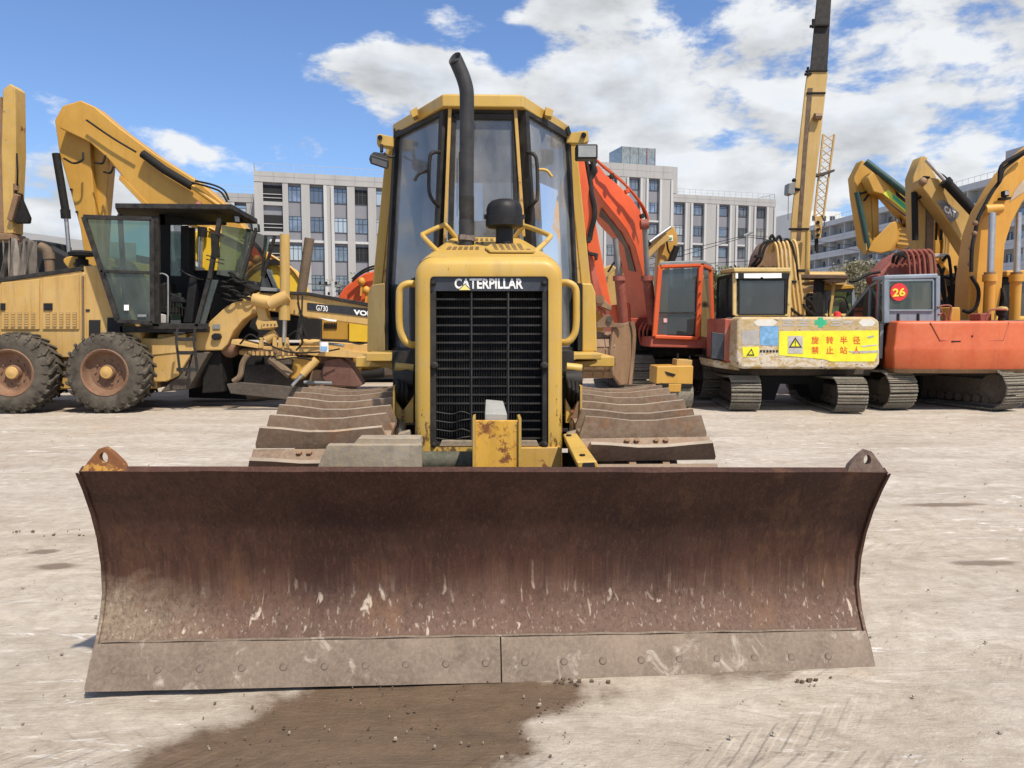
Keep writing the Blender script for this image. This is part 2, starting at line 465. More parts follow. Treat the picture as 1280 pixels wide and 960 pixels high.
# ------------------------------------------------------------------ ground
def ground_material():
    m, t = newmat('pale_yard_ground')
    co = t.new('ShaderNodeTexCoord').outputs['Object']
    sp = t.new('ShaderNodeSeparateXYZ', {0: co})
    big = t.noise(co, .22, 4, .6)
    mid = t.noise(t.mapping(co, (.55, 1.5, 1), rot=(0, 0, .10)), 1.1, 9, .66, .5)       # wheel-smeared streaks
    fine = t.noise(co, 9, 8, .72)
    grit = t.noise(co, 60, 4, .75)
    tr = t.noise(t.mapping(co, (.8, 4.2, 1), rot=(0, 0, .22)), 1.8, 8, .72, .9)          # dragged ridges
    c = t.mix(t.mapr(mid, .32, .68), (.35, .305, .25), (.575, .53, .465))
    c = t.mix(t.math('MULTIPLY', t.mapr(big, .40, .65), .55), c, (.43, .36, .27))
    c = t.mix(t.math('MULTIPLY', t.mapr(tr, .60, .76), .55), c, (.80, .79, .76))          # white smears of lime
    c = t.mix(t.math('MULTIPLY', t.mapr(tr, .40, .28), .50), c, (.22, .165, .115))
    c = t.mix(t.math('MULTIPLY', t.mapr(fine, .38, .66), .50), c, (.235, .185, .14))
    f2 = t.noise(t.mapping(co, (5, 22, 1), rot=(0, 0, .5)), 1.0, 7, .75, 1.2)
    c = t.mix(t.math('MULTIPLY', t.mapr(f2, .56, .70), .45), c, (.20, .145, .10))
    c = t.mix(t.math('MULTIPLY', t.mapr(f2, .42, .30), .40), c, (.72, .68, .61))
    c = t.mix(t.math('MULTIPLY', t.mapr(grit, .55, .75), .30), c, (.62, .58, .52))
    rust = t.noise(co, .8, 6, .7)
    c = t.mix(t.math('MULTIPLY', t.mapr(rust, .60, .74), .40), c, (.45, .27, .13))
    # wet soil patch, and further darker, smoother spots
    wob = t.math('MULTIPLY', t.math('SUBTRACT', t.noise(co, 2.2, 6, .62, .3), .5), 1.55)
    wob2 = t.math('MULTIPLY', t.math('SUBTRACT', t.noise(co, 7, 6, .7), .5), 1.3)
    spots = None
    def spot(cx, cy, rx, ry, rot=0.0, w=wob, k=1.0, soft=.2):
        nonlocal spots
        v = t.mapping(t.vmath('SUBTRACT', co, (cx, cy, 0)), (1, 1, 0), rot=(0, 0, rot))
        v = t.mapping(v, (1 / rx, 1 / ry, 0))
        d = t.math('ADD', t.math('ADD', t.vmath('LENGTH', v), w), t.math('MULTIPLY', t.math('SUBTRACT', fine, .5), .5))
        s = t.math('MULTIPLY', t.mapr(d, 1.0 + soft, 1.0 - soft, 0, 1, True), k)
        spots = s if spots is None else t.math('MAXIMUM', spots, s)
    spot(-.42, 2.66, .60, .45, -.15); spot(-.10, 2.88, .52, .22, 0); spot(-.72, 2.40, .50, .40)
    spot(1.10, 3.14, .30, .16, 0, wob2, .75, .3); spot(-1.15, 3.1, .35, .13, 0, wob2, .5, .3)
    for x, y, rx, ry in ((72, 706, .12, .07), (52, 688, .10, .05), (248, 507, 1.3, .3), (115, 512, 1.2, .2), (880, 505, 2.0, .35), (690, 875, .05, .02), (1230, 700, .20, .05), (1180, 630, .3, .06)):
        g = G(x, y); spot(g.x, g.y, rx, ry, 0, wob2, .75, .35)
    spotc = t.mix(t.mapr(fine, .3, .7), (.088, .056, .034), (.145, .098, .062))
    c = t.mix(t.math('MULTIPLY', spots, .94), c, spotc)
    # chalky scuffs dragged across the dry surface
    ch = t.noise(t.mapping(co, (2.2, 9, 1), rot=(0, 0, -.35)), 1.0, 8, .72, 1.6)
    chm = t.math('MULTIPLY', t.mapr(ch, .57, .66), t.mapr(t.noise(co, .9, 3, .5), .46, .60))
    chm = t.math('MULTIPLY', chm, t.math('SUBTRACT', 1.0, spots))
    c = t.mix(t.math('MULTIPLY', chm, .75), c, (.80, .79, .76))
    rough = t.mapr(spots, 0, 1, .92, .42)
    # old tyre prints: bands of slanted lug marks
    pr = None
    for (a, b_, k_, ph_) in ((2.55, .10, .8, .4), (3.6, -.16, .6, 1.7), (4.9, .08, .5, .2), (6.6, -.05, .35, 2.2), (2.2, .32, .9, 3.0)):
        yy = t.math('ADD', sp.outputs[1], t.math('ADD', t.math('MULTIPLY', sp.outputs[0], -b_), t.math('MULTIPLY', t.math('SINE', t.math('MULTIPLY', t.math('ADD', sp.outputs[0], ph_), k_)), .22)))
        dd_ = t.math('ABSOLUTE', t.math('SUBTRACT', yy, a))
        band = t.mapr(t.math('ADD', dd_, t.math('MULTIPLY', t.math('SUBTRACT', fine, .5), .12)), .21, .15)
        lug = t.math('SINE', t.math('MULTIPLY', t.math('ADD', sp.outputs[0], t.math('MULTIPLY', dd_, 1.1)), 52))
        q = t.math('MULTIPLY', band, t.mapr(lug, -.2, .6, -.9, 0.25)); q = t.math('MULTIPLY', q, t.mapr(t.noise(co, 1.3, 3, .5), .42, .60))
        pr = q if pr is None else t.math('ADD', pr, q)
    h = t.math('ADD', t.math('MULTIPLY', fine, .6), t.math('MULTIPLY', grit, .25))
    h = t.math('ADD', h, t.math('MULTIPLY', pr, .22)); h = t.math('ADD', h, t.math('MULTIPLY', mid, 1.2)); h = t.math('ADD', h, t.math('MULTIPLY', tr, .9))
    surf(t, c, rough, 0, h, .85, .022, .25)
    return m


GM = ground_material()
mb = MB()
# one sheet to the horizon, finely divided near the camera where tyre ridges and ruts stand up
xs = [-900, -300, -120, -60, -30, -16] + [-10 + i * .5 for i in range(11)] + [-4.5 + i * .06 for i in range(1, 150)] + [5 + i * .5 for i in range(11)] + [16, 30, 60, 120, 300, 900]
ys = [-60, -20, -5, 0, 1.2] + [1.8 + i * .05 for i in range(75)] + [5.6 + i * .2 for i in range(33)] + [13, 16, 20, 30, 50, 80, 120, 200, 500, 1500]
from mathutils import noise as mn
for y in ys:
    for x in xs:
        a = min(1, max(0, (14 - y) / 4)) * (1 if abs(x) < 10 else 0)
        h = (mn.fractal(Vector((x * .9, y * 2.4, 0)), .9, 2.1, 5) * .012 + mn.fractal(Vector((x * 3.5, y * 5, 4)), .9, 2.1, 4) * .006) * a
        mb.v.append(Vector((x, y, min(.008, h - .012))))
n = len(xs)
for j in range(len(ys) - 1):
    for i in range(n - 1):
        mb.f.append((j * n + i, j * n + i + 1, (j + 1) * n + i + 1, (j + 1) * n + i))
gr = mb.build('ground', GM, kind='structure', sharp=180)

# loose stones and clods
peb = MB(); clod = MB()
rnd = random.Random(3)
def stone(m, x, y, r):
    vs = []; 
    for k in range(8):
        vs.append(Vector((x + rnd.uniform(.6, 1) * r * (1 if k & 1 else -1), y + rnd.uniform(.5, 1) * r * (1 if k & 2 else -1), (rnd.uniform(.3, .9) * r if k & 4 else -.004))))
    m.add(vs, [(0, 1, 3, 2), (4, 6, 7, 5), (0, 4, 5, 1), (2, 3, 7, 6), (0, 2, 6, 4), (1, 5, 7, 3)])
for i in range(600):
    y = 2.0 + 11 * rnd.random() ** 1.6
    x = rnd.uniform(-.75, .85) * y
    stone(peb, x, y, rnd.choice((.002, .002, .002, .003, .004, .006)) * (1 + y * .05))
tag(peb.build('loose_pebbles', plain('pebble_stone', (.34, .29, .23), .9, var=.6, sc=3), sharp=10), 'loose grey and tan pebbles scattered over the pale yard ground', 'pebbles', kind='stuff')
for i in range(120):
    a = rnd.random() * 6.28; q = rnd.random() ** .5
    stone(clod, -.35 + math.cos(a) * q * .8, 2.66 + math.sin(a) * q * .42, rnd.choice((.0015, .002, .003, .005)))
for x, y, k in ((720, 852, 12), (1015, 852, 6), (55, 668, 4), (90, 667, 4), (25, 665, 3)):
    for i in range(k):
        g = G(x + rnd.gauss(0, 20), y + rnd.gauss(0, 2)); stone(clod, g.x, g.y, rnd.uniform(.003, .011))
tag(clod.build('soil_clods', plain('damp_soil', (.12, .085, .055), .95, var=.5, sc=9), sharp=10), 'dark soil crumbs on the wet patch below the blade', 'soil', kind='stuff')

# ------------------------------------------------------------------ bulldozer
doz = thing('bulldozer', 'large faded yellow bulldozer facing the camera with wide rusty blade and exhaust stack', 'bulldozer', (0, 4.6, 0))


def blade_material():
    m, t = newmat('brown_rusted_blade')
    co = t.new('ShaderNodeTexCoord').outputs['Object']
    sp = t.new('ShaderNodeSeparateXYZ', {0: co}); z = sp.outputs[2]; x = sp.outputs[0]
    n1 = t.noise(co, 2.2, 6, .62); n2 = t.noise(t.mapping(co, (26, 26, 1.3)), 1.0, 6, .7); n3 = t.noise(co, 46, 5, .75)
    n4 = t.noise(t.mapping(co, (5, 5, 3)), 1.0, 8, .7, .5)
    c = t.mix(t.mapr(n1, .35, .65), (.045, .021, .016), (.088, .042, .028))
    c = t.mix(t.math('MULTIPLY', t.mapr(n2, .45, .72), .55), c, (.026, .015, .013))
    # dried mud, and the lit lower zone painted paler, with a ragged upper limit
    zz = t.math('ADD', z, t.math('MULTIPLY', t.math('SUBTRACT', n4, .5), .42))
    dust = t.math('MULTIPLY', t.mapr(zz, .46, .14, 0, 1, True), t.mapr(n3, .25, .6, .50, 1.0))
    c = t.mix(t.math('MULTIPLY', dust, .62), c, t.mix(n3, (.13, .080, .060), (.27, .185, .14)))
    # left corner is greyer with clay smears
    lx = t.mapr(x, -1.05, -1.55, 0, 1)
    c = t.mix(t.math('MULTIPLY', t.math('MULTIPLY', lx, t.mapr(zz, .44, .30)), t.mapr(n3, .35, .6, .2, .7)), c, (.34, .28, .20))
    och = t.noise(t.mapping(co, (2.2, 2.2, 1.0), (7, 2, 1)), 1.0, 6, .7)
    c = t.mix(t.math('MULTIPLY', t.mapr(och, .56, .72), .45), c, (.24, .125, .055))
    # pale scrapes
    sc = t.noise(t.mapping(co, (16, 16, 3.2), rot=(0, .35, 0)), 1.0, 3, .55, .8)
    sm = t.math('MULTIPLY', t.mapr(sc, .645, .70), t.mapr(zz, .42, .28))
    c = t.mix(t.math('MULTIPLY', sm, .8), c, (.55, .47, .38))
    fs = t.noise(t.mapping(co, (90, 90, 2.5), rot=(0, .06, 0)), 1.0, 4, .7)
    c = t.mix(t.math('MULTIPLY', t.mapr(fs, .54, .68), .35), c, (.15, .08, .055))
    c = t.mix(t.math('MULTIPLY', t.mapr(fs, .46, .34), .45), c, (.03, .016, .012))
    s2 = t.noise(t.mapping(co, (60, 60, 5), rot=(0, .5, 0)), 1.0, 3, .6, .3)
    c = t.mix(t.math('MULTIPLY', t.math('MULTIPLY', t.mapr(s2, .60, .70), t.mapr(zz, .40, .2)), .55), c, (.50, .43, .36))
    spk = t.noise(co, 130, 2, .6)
    c = t.mix(t.math('MULTIPLY', t.mapr(spk, .60, .72), .20), c, (.19, .13, .10))
    dk = t.noise(t.mapping(co, (2, 2, 3), (5, 1, 8)), 1.5, 7, .7, .5)
    c = t.mix(t.math('MULTIPLY', t.mapr(dk, .55, .70), .5), c, (.05, .03, .024))
    surf(t, c, t.mapr(n3, .3, .7, .55, .75), .0, t.math('ADD', t.math('MULTIPLY', n3, .5), t.math('MULTIPLY', n2, .5)), .4, .004, .2)
    return m


def edge_material():
    m, t = newmat('worn_cutting_edge')
    co = t.new('ShaderNodeTexCoord').outputs['Object']
    n1 = t.noise(co, 3.5, 7, .66, .4); n3 = t.noise(co, 55, 5, .75); n2 = t.noise(t.mapping(co, (8, 8, 4)), 1.0, 7, .7, 1.0)
    c = t.mix(t.mapr(n1, .33, .66), (.10, .073, .052), (.19, .145, .11))
    c = t.mix(t.math('MULTIPLY', t.mapr(n3, .4, .7), .40), c, (.32, .25, .19))
    c = t.mix(t.math('MULTIPLY', t.mapr(n2, .58, .70), .6), c, (.50, .45, .38))
    c = t.mix(t.math('MULTIPLY', t.mapr(n2, .40, .30), .5), c, (.10, .07, .055))
    surf(t, c, .68, .1, t.math('ADD', t.math('MULTIPLY', n3, .6), n2), .4, .004, .4)
    return m


BLM, EDM = blade_material(), edge_material()
BX = .054
BYY = 3.00
MBL = Matrix.Translation((BX, BYY, 0.0)) @ Matrix.Rotation(R(1.0), 4, 'Y') @ Matrix.Rotation(R(2.5), 4, 'Z')
HW = 1.70 * .963
prof = []     # (y, z) of the front face from top to bottom, y relative to blade top
for py_, dy in ((590, .0), (612, .055), (640, .115), (668, .160), (700, .190), (735, .195), (765, .165), (792, .12), (815, .075), (850, .02)):
    prof.append((dy, P(605, py_, BYY + dy).z))
prof[0] = (0, prof[0][1])
NX = 48


def sheet(prof, x0, x1, th, nx, dy=0.0):
    m = MB(); cols = []
    pf = [Vector((0, y + dy, z)) for y, z in prof]
    nr = []
    for i in range(len(pf)):
        d = (pf[min(i + 1, len(pf) - 1)] - pf[max(i - 1, 0)]).normalized(); nr.append(Vector((0, -d.z, d.y)))
    sec = []
    for k in range(nx + 1):
        x = x0 + (x1 - x0) * k / nx
        ring = []
        for i, p in enumerate(pf):
            w = .0035 * mn.noise(Vector((x * 2.2, p.z * 3, 1.3))) + .0012 * mn.noise(Vector((x * 9, p.z * 9, 4)))
            q = p + Vector((x, w, 0)) 
            if i == 0: q.z += .004 * mn.noise(Vector((x * 4, 0, 2)))
            ring.append(q)
        back = [Vector((x, 0, 0)) + pf[i] + Vector((0, abs(nr[i].y) * th + .004, nr[i].z * th * (-1 if nr[i].y < 0 else 1))) for i in range(len(pf) - 1, -1, -1)]
        sec.append([MBL @ v for v in ring + back])
    return m.loft(sec)


mold = sheet(prof, -HW, HW, .028, NX).build('blade', BLM, doz, sharp=30)
zt = prof[0][1]
# cutting edge: two bolted plates
ep = prof[-3:]; ep = [(ep[0][0] + .004, ep[0][1] - .006), ep[1], (ep[2][0], ep[2][1] - .0)]
for a, b in ((-HW, .012), (.018, HW)):
    e = sheet(ep, a, b, .02, 20, -.026).build('cutting_edge', EDM, mold, sharp=30)
bm_ = MB(); bm_.revolve([(.001, -.006), (.012, -.006), (.0165, -.002), (.0165, .012)], (0, 0, 0), 'Y', 14)
bmesh_bolt = bm_.mesh('bolt_head'); bmesh_bolt.materials.append(plain('worn_bolt', (.17, .13, .10), .6, .3, var=.4, sc=30))
ring_ = MB().revolve([(.0168, 0), (.0168, .001), (.0205, .001), (.0205, 0)], (0, 0, 0), 'Y', 14).mesh('bolt_seat')
for k in range(-9, 10):
    x = k * .165 - .05 
    py_, pz = ep[1][0] - .028, ep[1][1] - .03
    M = MBL @ Matrix.Translation((x, py_ - .013, pz)) @ Matrix.Rotation(R(-25), 4, 'X')
    inst(bmesh_bolt, 'bolt_head', mold, M)
# welded seam line above the edge
sm = MB(); sm.tube([MBL @ Vector((-HW + .02 + i * .0765, ep[0][0] - .020 + .002 * math.sin(i * 2.1), ep[0][1] + .004 + .002 * math.sin(i * 1.7))) for i in range(43)], .0065, 6)
sm.build('weld_seam', EDM, mold)
# end plates and lifting ears
EARM = paint('chipped_ear_paint', (.50, .25, .03), rust=1.25, dust=.3, sc=3)
EARR = rusty('rusty_ear', (.10, .06, .05), (.20, .13, .10))
for sx in (-1, 1):
    m = MB()
    pf = [MBL @ Vector((sx * (HW - .006), y - .012, z - .002)) for y, z in prof]
    pb = [MBL @ Vector((sx * (HW - .006), .30, z)) for z in (prof[-1][1] + .02, zt - .22)]
    m.prism(pf + pb, MBL.to_3x3() @ Vector((sx * .016, 0, 0)))
    m.build('blade_end_plate', BLM, mold, bevel=.003)
    # ear: plate with a round hole, standing on the top edge
    out = [(0, .0), (.045, .055), (.075, .092), (.098, .098), (.128, .075), (.166, .035), (.178, 0)]
    cx, cz, rr = .092, .056, .0165
    N = 22; hole = [(cx + rr * math.cos(2 * math.pi * i / N), cz + 1.35 * rr * math.sin(2 * math.pi * i / N)) for i in range(N)]
    def cast(i):
        a = 2 * math.pi * i / N; d = (math.cos(a), math.sin(a)); best = None
        for j in range(len(out)):
            (x1, z1), (x2, z2) = out[j], out[(j + 1) % len(out)]
            ex, ez = x2 - x1, z2 - z1; dt = d[0] * ez - d[1] * ex
            if abs(dt) < 1e-9: continue
            t_ = ((x1 - cx) * ez - (z1 - cz) * ex) / dt; u_ = ((x1 - cx) * d[1] - (z1 - cz) * d[0]) / dt
            if t_ > 0 and -1e-6 <= u_ <= 1 + 1e-6 and (best is None or t_ < best): best = t_
        return (cx + d[0] * best, cz + d[1] * best)
    outer = [cast(i) for i in range(N)]
    m = MB(); fr = []
    for yy in (0.0, .03):
        for lst in (outer, hole):
            fr.append([MBL @ Vector((sx * (-HW + x) * -1 if False else sx * (HW - x), yy + .004, zt - .004 + z)) for x, z in lst])
    vs = fr[0] + fr[1] + fr[2] + fr[3]
    fs = []
    for i in range(N):
        j = (i + 1) % N
        fs += [(i, j, N + j, N + i), (2 * N + i, 3 * N + i, 3 * N + j, 2 * N + j), (i, 2 * N + i, 2 * N + j, j), (N + i, N + j, 3 * N + j, 3 * N + i)]
    m.add(vs, fs)
    m.build('lifting_ear', EARM if sx < 0 else EARR, mold, sharp=30)

# things just behind the blade
YB = 3.50
grey = MB()
grey.poly([(395, 588), (409, 556), (527, 556), (527, 588)], 3.44, .05).poly([(441, 556), (448, 547.5), (525, 547.5), (527, 556)], 3.47, .10)
grey.build('push_frame_plate', PLATE, doz, bevel=.004)
MB().tube([P(528, 577, 3.75), P(596, 577, 3.75)], .052, 18).build('trunnion_tube', rusty('dark_greenish_tube', (.05, .055, .035), (.14, .14, .09), dust=.3), doz)
br = MB(); br.poly([(594, 526), (648, 526), (648, 592), (594, 592)], 3.56, .03)
bk = br.build('centre_bracket', paint('rust_eaten_yellow', (.62, .31, .03), (.66, .38, .05), rust=.8, dust=.25, sc=2.0, streak=.5, rough=.55), doz, bevel=.003)
for x in (590.5, 648):
    MB().poly([(x, 524), (x + 3.8, 522.5), (x + 3.8, 592), (x, 592)], 3.545, .16).build('bracket_side_plate', DOZ, bk, bevel=.002)
mb = MB(); mb.loft([[P(606, 517, 3.60), P(634, 517.5, 3.60), P(634, 527, 3.60), P(606, 527, 3.60)], [P(607, 499, 3.80), P(629, 501, 3.80), P(629, 515, 3.80), P(607, 515, 3.80)]])
mb.build('hose_cover_block', plain('pale_grey_cast', (.30, .30, .28), .6, var=.2), doz, bevel=.004)
MB().poly([(648, 560), (702, 559.5), (702, 592), (648, 592)], 3.92, .12).build('front_cross_plate', DOZRUST, doz, bevel=.004)
MB().poly([(528, 556), (702, 556), (702, 592), (528, 592)], 4.02, .10).build('radiator_guard_base', BLKD, doz)
tb = MB(); tb.loft([[P(x, y, 3.40) for x, y in ((720, 577), (746, 576), (750, 588), (724, 590))], [P(x, y, 3.90) for x, y in ((703.5, 542), (721, 541), (724, 552), (706, 553))]])
tb = tb.build('lift_arm_tube', DOZ, doz, bevel=.008, seg=2)
mb = MB(); mb.poly([(729, 579), (743, 578.5), (745, 588), (731, 589)], 3.392, .03); mb.build('tube_mouth', DARK, tb)
for (x, y) in ((711, 546), (728, 571)):
    MB().cyl(P(x, y, 3.85 if y < 560 else 3.49) + Vector((0, 0, -.01)), P(x, y, 3.85 if y < 560 else 3.49) + Vector((0, 0, .012)), .014, 8).build('bolt_head', BLKD, tb)

# ---- radiator guard and hood
def guard_material():
    m = DOZ.copy(); m.name = 'guard_yellow_chipped_low'; t = NT(m.node_tree)
    b = [n_ for n_ in t.n if n_.type == 'BSDF_PRINCIPLED'][0]; src = b.inputs['Base Color'].links[0].from_socket
    co = t.new('ShaderNodeTexCoord').outputs['Object']; z = t.new('ShaderNodeSeparateXYZ', {0: co}).outputs[2]
    n_ = t.noise(t.mapping(co, (30, 30, 11)), 1.0, 6, .72)
    k = t.math('MULTIPLY', t.mapr(t.math('ADD', n_, t.mapr(z, 1.25, .78, 0, .16)), .66, .70), .9)
    t.l.new(t.mix(k, src, (.09, .045, .022)), b.inputs['Base Color'])
    return m
DOZG = guard_material()
YF = 3.95
def rr_rect(x0, y0, x1, y1, r, Y, n=6, bot=True):
    """rounded rectangle in photo pixels (top corners always, bottom corners if bot)"""
    pts = []
    for cx, cy, a0 in ((x1 - r, y0 + r, 270), (x1 - r, y1 - r, 0), (x0 + r, y1 - r, 90), (x0 + r, y0 + r, 180)):
        if not bot and a0 in (0, 90):
            pts += [(x1, y1)] * (n + 1) if a0 == 0 else [(x0, y1)] * (n + 1); continue
        for k in range(n + 1):
            a = R(a0 + 90 * k / n); pts.append((cx + r * math.cos(a), cy + r * math.sin(a)))
    return [P(x, y, Y) for x, y in pts]
def shrink(ring, dx, dz, c):
    return ring
hood = MB()
o0 = rr_rect(519, 321, 702.5, 587, 24, YF + .06, bot=False)
o1 = rr_rect(520.5, 324, 701, 587, 23, YF + .012, bot=False)
o2 = rr_rect(526, 331, 696, 587, 19, YF - .006, bot=False)
i0 = rr_rect(537.5, 345.5, 685.5, 559, 5, YF - .004)
i1 = rr_rect(538.5, 346.5, 684.5, 558, 5, YF + .07)
# body behind: tapering, rising towards the cab
def sec(Y, half, ztop, r, zb=.75, cx=.018):
    pts = []
    n = 6
    for cx_, cz_, a0 in ((cx + half - r, ztop - r, 90), (cx + half, zb, None), (cx - half, zb, None), (cx - half + r, ztop - r, 180)):
        if a0 is None: pts += [Vector((cx_, Y, cz_))] * (n + 1)
        else:
            for k in range(n + 1):
                a = R(a0 - 90 * k / n) if a0 == 90 else R(a0 - 90 * k / n)
                pts.append(Vector((cx_ + r * math.cos(a), Y, cz_ + r * math.sin(a))))
    return pts
hx = (P(702.5, 400, YF + .06).x - P(519, 400, YF + .06).x) / 2; hcx = (P(702.5, 400, YF + .06).x + P(519, 400, YF + .06).x) / 2
hz_ = P(610, 321, YF + .06).z
hood.loft([o0, o1, o2, i0, i1], cap=False)
hoodo = hood.build('radiator_guard', DOZG, doz, sharp=50)
bod = MB()
bod.loft([sec(4.005, hx * .985, hz_ - .002, .09, .75, hcx), sec(4.10, hx * .97, hz_ + .018, .085, .75, hcx), sec(4.4, hx * .86, hz_ + .085, .075, .9, hcx - .003), sec(4.95, hx * .63, hz_ + .207, .05, 1.0, hcx - .010)], cap=False)
hood2 = bod.build('hood', DOZ, doz, sharp=45)
# rust bitten lower ends of the guard
# grille
gx0, gx1 = 545, 681
mb = MB(); mb.rect(530, 340, 692, 562, YF + .19, .02); gback = mb.build('radiator_core', DARK, doz)
mb = MB(); mb.rect(537.5, 345.5, 685.5, 364, YF + .012, .02); band = mb.build('name_plate', DECALG, doz, bevel=.002)
text('CATERPILLAR', 611, 354.7, YF + .010, 86, 13.6, WHITE, band, off=.035, name='lettering')
mb = MB(); mb.poly([(572, 363.0), (581, 354.3), (590, 363.0)], YF + .0035, .002).build('emblem_outline', DECAL, band)
mb = MB(); mb.poly([(573.8, 362.5), (581, 355.6), (588.2, 362.5)], YF + .0012, .002).build('emblem_triangle', plain('pale_yellow_print', (.80, .68, .22), .5, var=.05), band)
mb = MB(); mb.poly([(537.5, 364), (545, 364), (545, 551), (552, 557), (537.5, 558)], YF + .008, .03); fl = mb.build('grille_side_frame', BLKD, doz, bevel=.002)
mb = MB(); mb.poly([(678, 364), (685.5, 364), (685.5, 558), (671, 557), (678, 551)], YF + .008, .03); mb.build('grille_side_frame', BLKD, doz, bevel=.002)
mb = MB(); mb.poly([(552, 551), (671, 551), (674, 558), (549, 558)], YF + .004, .04); mb.build('grille_bottom_frame', PLATE, doz, bevel=.003)
gb = MB(); gb.bar(P(gx0, 374, YF + .03), P(678, 374, YF + .03), .006, .010); 
y = 374.0; k = 0
while y < 548:
    m = MB()
    if y > 515:   # the lowest bars on the left are bent
        m.tube(smooth([P(gx0, y, YF + .03), P(565, y + 2.5, YF + .04), P(577, y - .5, YF + .02), P(589, y + (3 if k % 2 else -2), YF + .03)], 4), .0038, 5)
        m.bar(P(589, y, YF + .03), P(678, y, YF + .03), .006, .008)
    else:
        m.bar(P(gx0, y, YF + .03), P(678, y, YF + .03), .0035, .009)
    m.build('grille_bar', BLKD, doz); y += 10.85; k += 1
for x in (589.5, 635.5):
    MB().bar(P(x, 364, YF + .022), P(x, 552, YF + .022), .008, .006).build('grille_upright', SOOT, doz)
fins = MB()
for i in range(44):
    x = 546 + i * 3.1; fins.rect(x, 366, x + .7, 552, YF + .165, .02)
fins.build('radiator_fins', plain('radiator_fin', (.014, .014, .014), .6, var=.6, sc=12), gback)
for x, y, r in ((541.5, 354, .014), (680, 354, .014), (543, 457, .021), (680.5, 457, .021), (542, 556, .015), (681, 556, .018)):
    MB().revolve([(.001, -.020), (r * .6, -.018), (r, -.008), (r, .02)], P(x, y, YF), 'Y', 12).build('bolt_head', BLKD, doz)
# hood louvres: raised brown bars painted as the shade inside slots
def hz_at(Y): return hz_ + .002 + (.018 + (Y - 4.10) * .222 if Y > 4.1 else (Y - 4.0) * .2)
def topslot(px0, px1, Y0, Y1, m):
    a, b = P(px0, 310, Y0).x, P(px1, 310, Y0).x
    z0, z1 = hz_at(Y0) + .003, hz_at(Y1) + .003
    vs = [(a, Y0, z0), (b, Y0, z0), (b * .97, Y1, z1), (a * .97, Y1, z1)]
    m.prism(vs, (0, 0, -.02))
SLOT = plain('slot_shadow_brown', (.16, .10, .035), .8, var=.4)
sl = MB(); MB()
for i in range(6): topslot(558 + i * 7.2, 562.4 + i * 7.2, 4.30, 4.42, sl)
for i in range(6): topslot(566 + i * 7, 569.5 + i * 7, 4.55, 4.66, sl)
for i in range(4): topslot(594 + i * 6.5, 597.5 + i * 6.5, 4.72, 4.84, sl)
sl.build('louvre_slots', SLOT, hood2, stuff=True)
pl = MB(); pl.prism([(P(606, 315, 4.28).x, 4.30, hz_at(4.30) + .002), (P(612, 315, 4.14).x, 4.14, hz_at(4.14) + .004), (P(669, 315, 4.14).x, 4.14, hz_at(4.14) + .004), (P(655, 315, 4.48).x, 4.48, hz_at(4.48) + .002), (P(614, 315, 4.48).x, 4.48, hz_at(4.48) + .002)], (0, 0, .012))
ht = pl.build('hood_hatch', DOZ, hood2, bevel=.003)
sl = MB()
for r_, (Y0, Y1) in enumerate(((4.17, 4.22), (4.24, 4.32), (4.34, 4.45))):
    for i in range(5 if r_ else 6):
        a = P(619 + i * 8 - r_ * 1.5, 312, Y0).x; b = P(623.6 + i * 8 - r_ * 1.5, 312, Y0).x
        sl.prism([(a, Y0, hz_at(Y0) + .017), (b, Y0, hz_at(Y0) + .017), (b * .98, Y1, hz_at(Y1) + .017), (a * .98, Y1, hz_at(Y1) + .017)], (0, 0, -.004))
sl.build('hatch_slots', SLOT, ht, stuff=True)

# exhaust stack
ex = MB(); YE = 4.55
cx = [P(x, y, YE) for x, y in ((583.2, 312), (583.2, 280), (583.2, 240), (583.4, 180), (583.5, 150), (583.6, 128), (583.0, 112), (579.0, 97), (573.2, 83), (569.5, 75))]
pth = smooth(cx, 4); ex.tube(pth, P(592, 200, YE).x - P(583, 200, YE).x, 20, cap=False)
# slanted open mouth with wall thickness
exo = ex.build('exhaust_stack', SOOT, doz, sharp=60)
sm_ = exo.modifiers.new('wall', 'SOLIDIFY'); sm_.thickness = .005; sm_.offset = -1
e0 = pth[-1]; d = (pth[-1] - pth[-2]).normalized(); rad = P(592, 200, YE).x - P(583, 200, YE).x
me = exo.data; ring0 = len(me.vertices) - 20
for i in range(20):
    v = me.vertices[ring0 + i]; w = v.co + org(doz) - e0
    v.co += d * (w.x * .35 + w.y * .8 + .012)
MB().tube([P(583.2, 309, YE), P(583.2, 275, YE)], rad * 1.09, 20).build('exhaust_sleeve', SOOT, exo)
MB().tube([P(583.2, 276, YE), P(583.2, 246, YE)], rad * 1.05, 20).build('exhaust_sleeve', BLKD, exo)
mb = MB().tube([P(583.2, 301, YE), P(583.2, 295, YE)], rad * 1.22, 20); mb.rect(590, 294, 594, 301, YE - .04, .05); mb.rect(575, 293, 582, 299, YE - .055, .02); mb.build('exhaust_clamp', rusty('rusty_clamp', (.12, .07, .05), (.2, .18, .17)), exo)
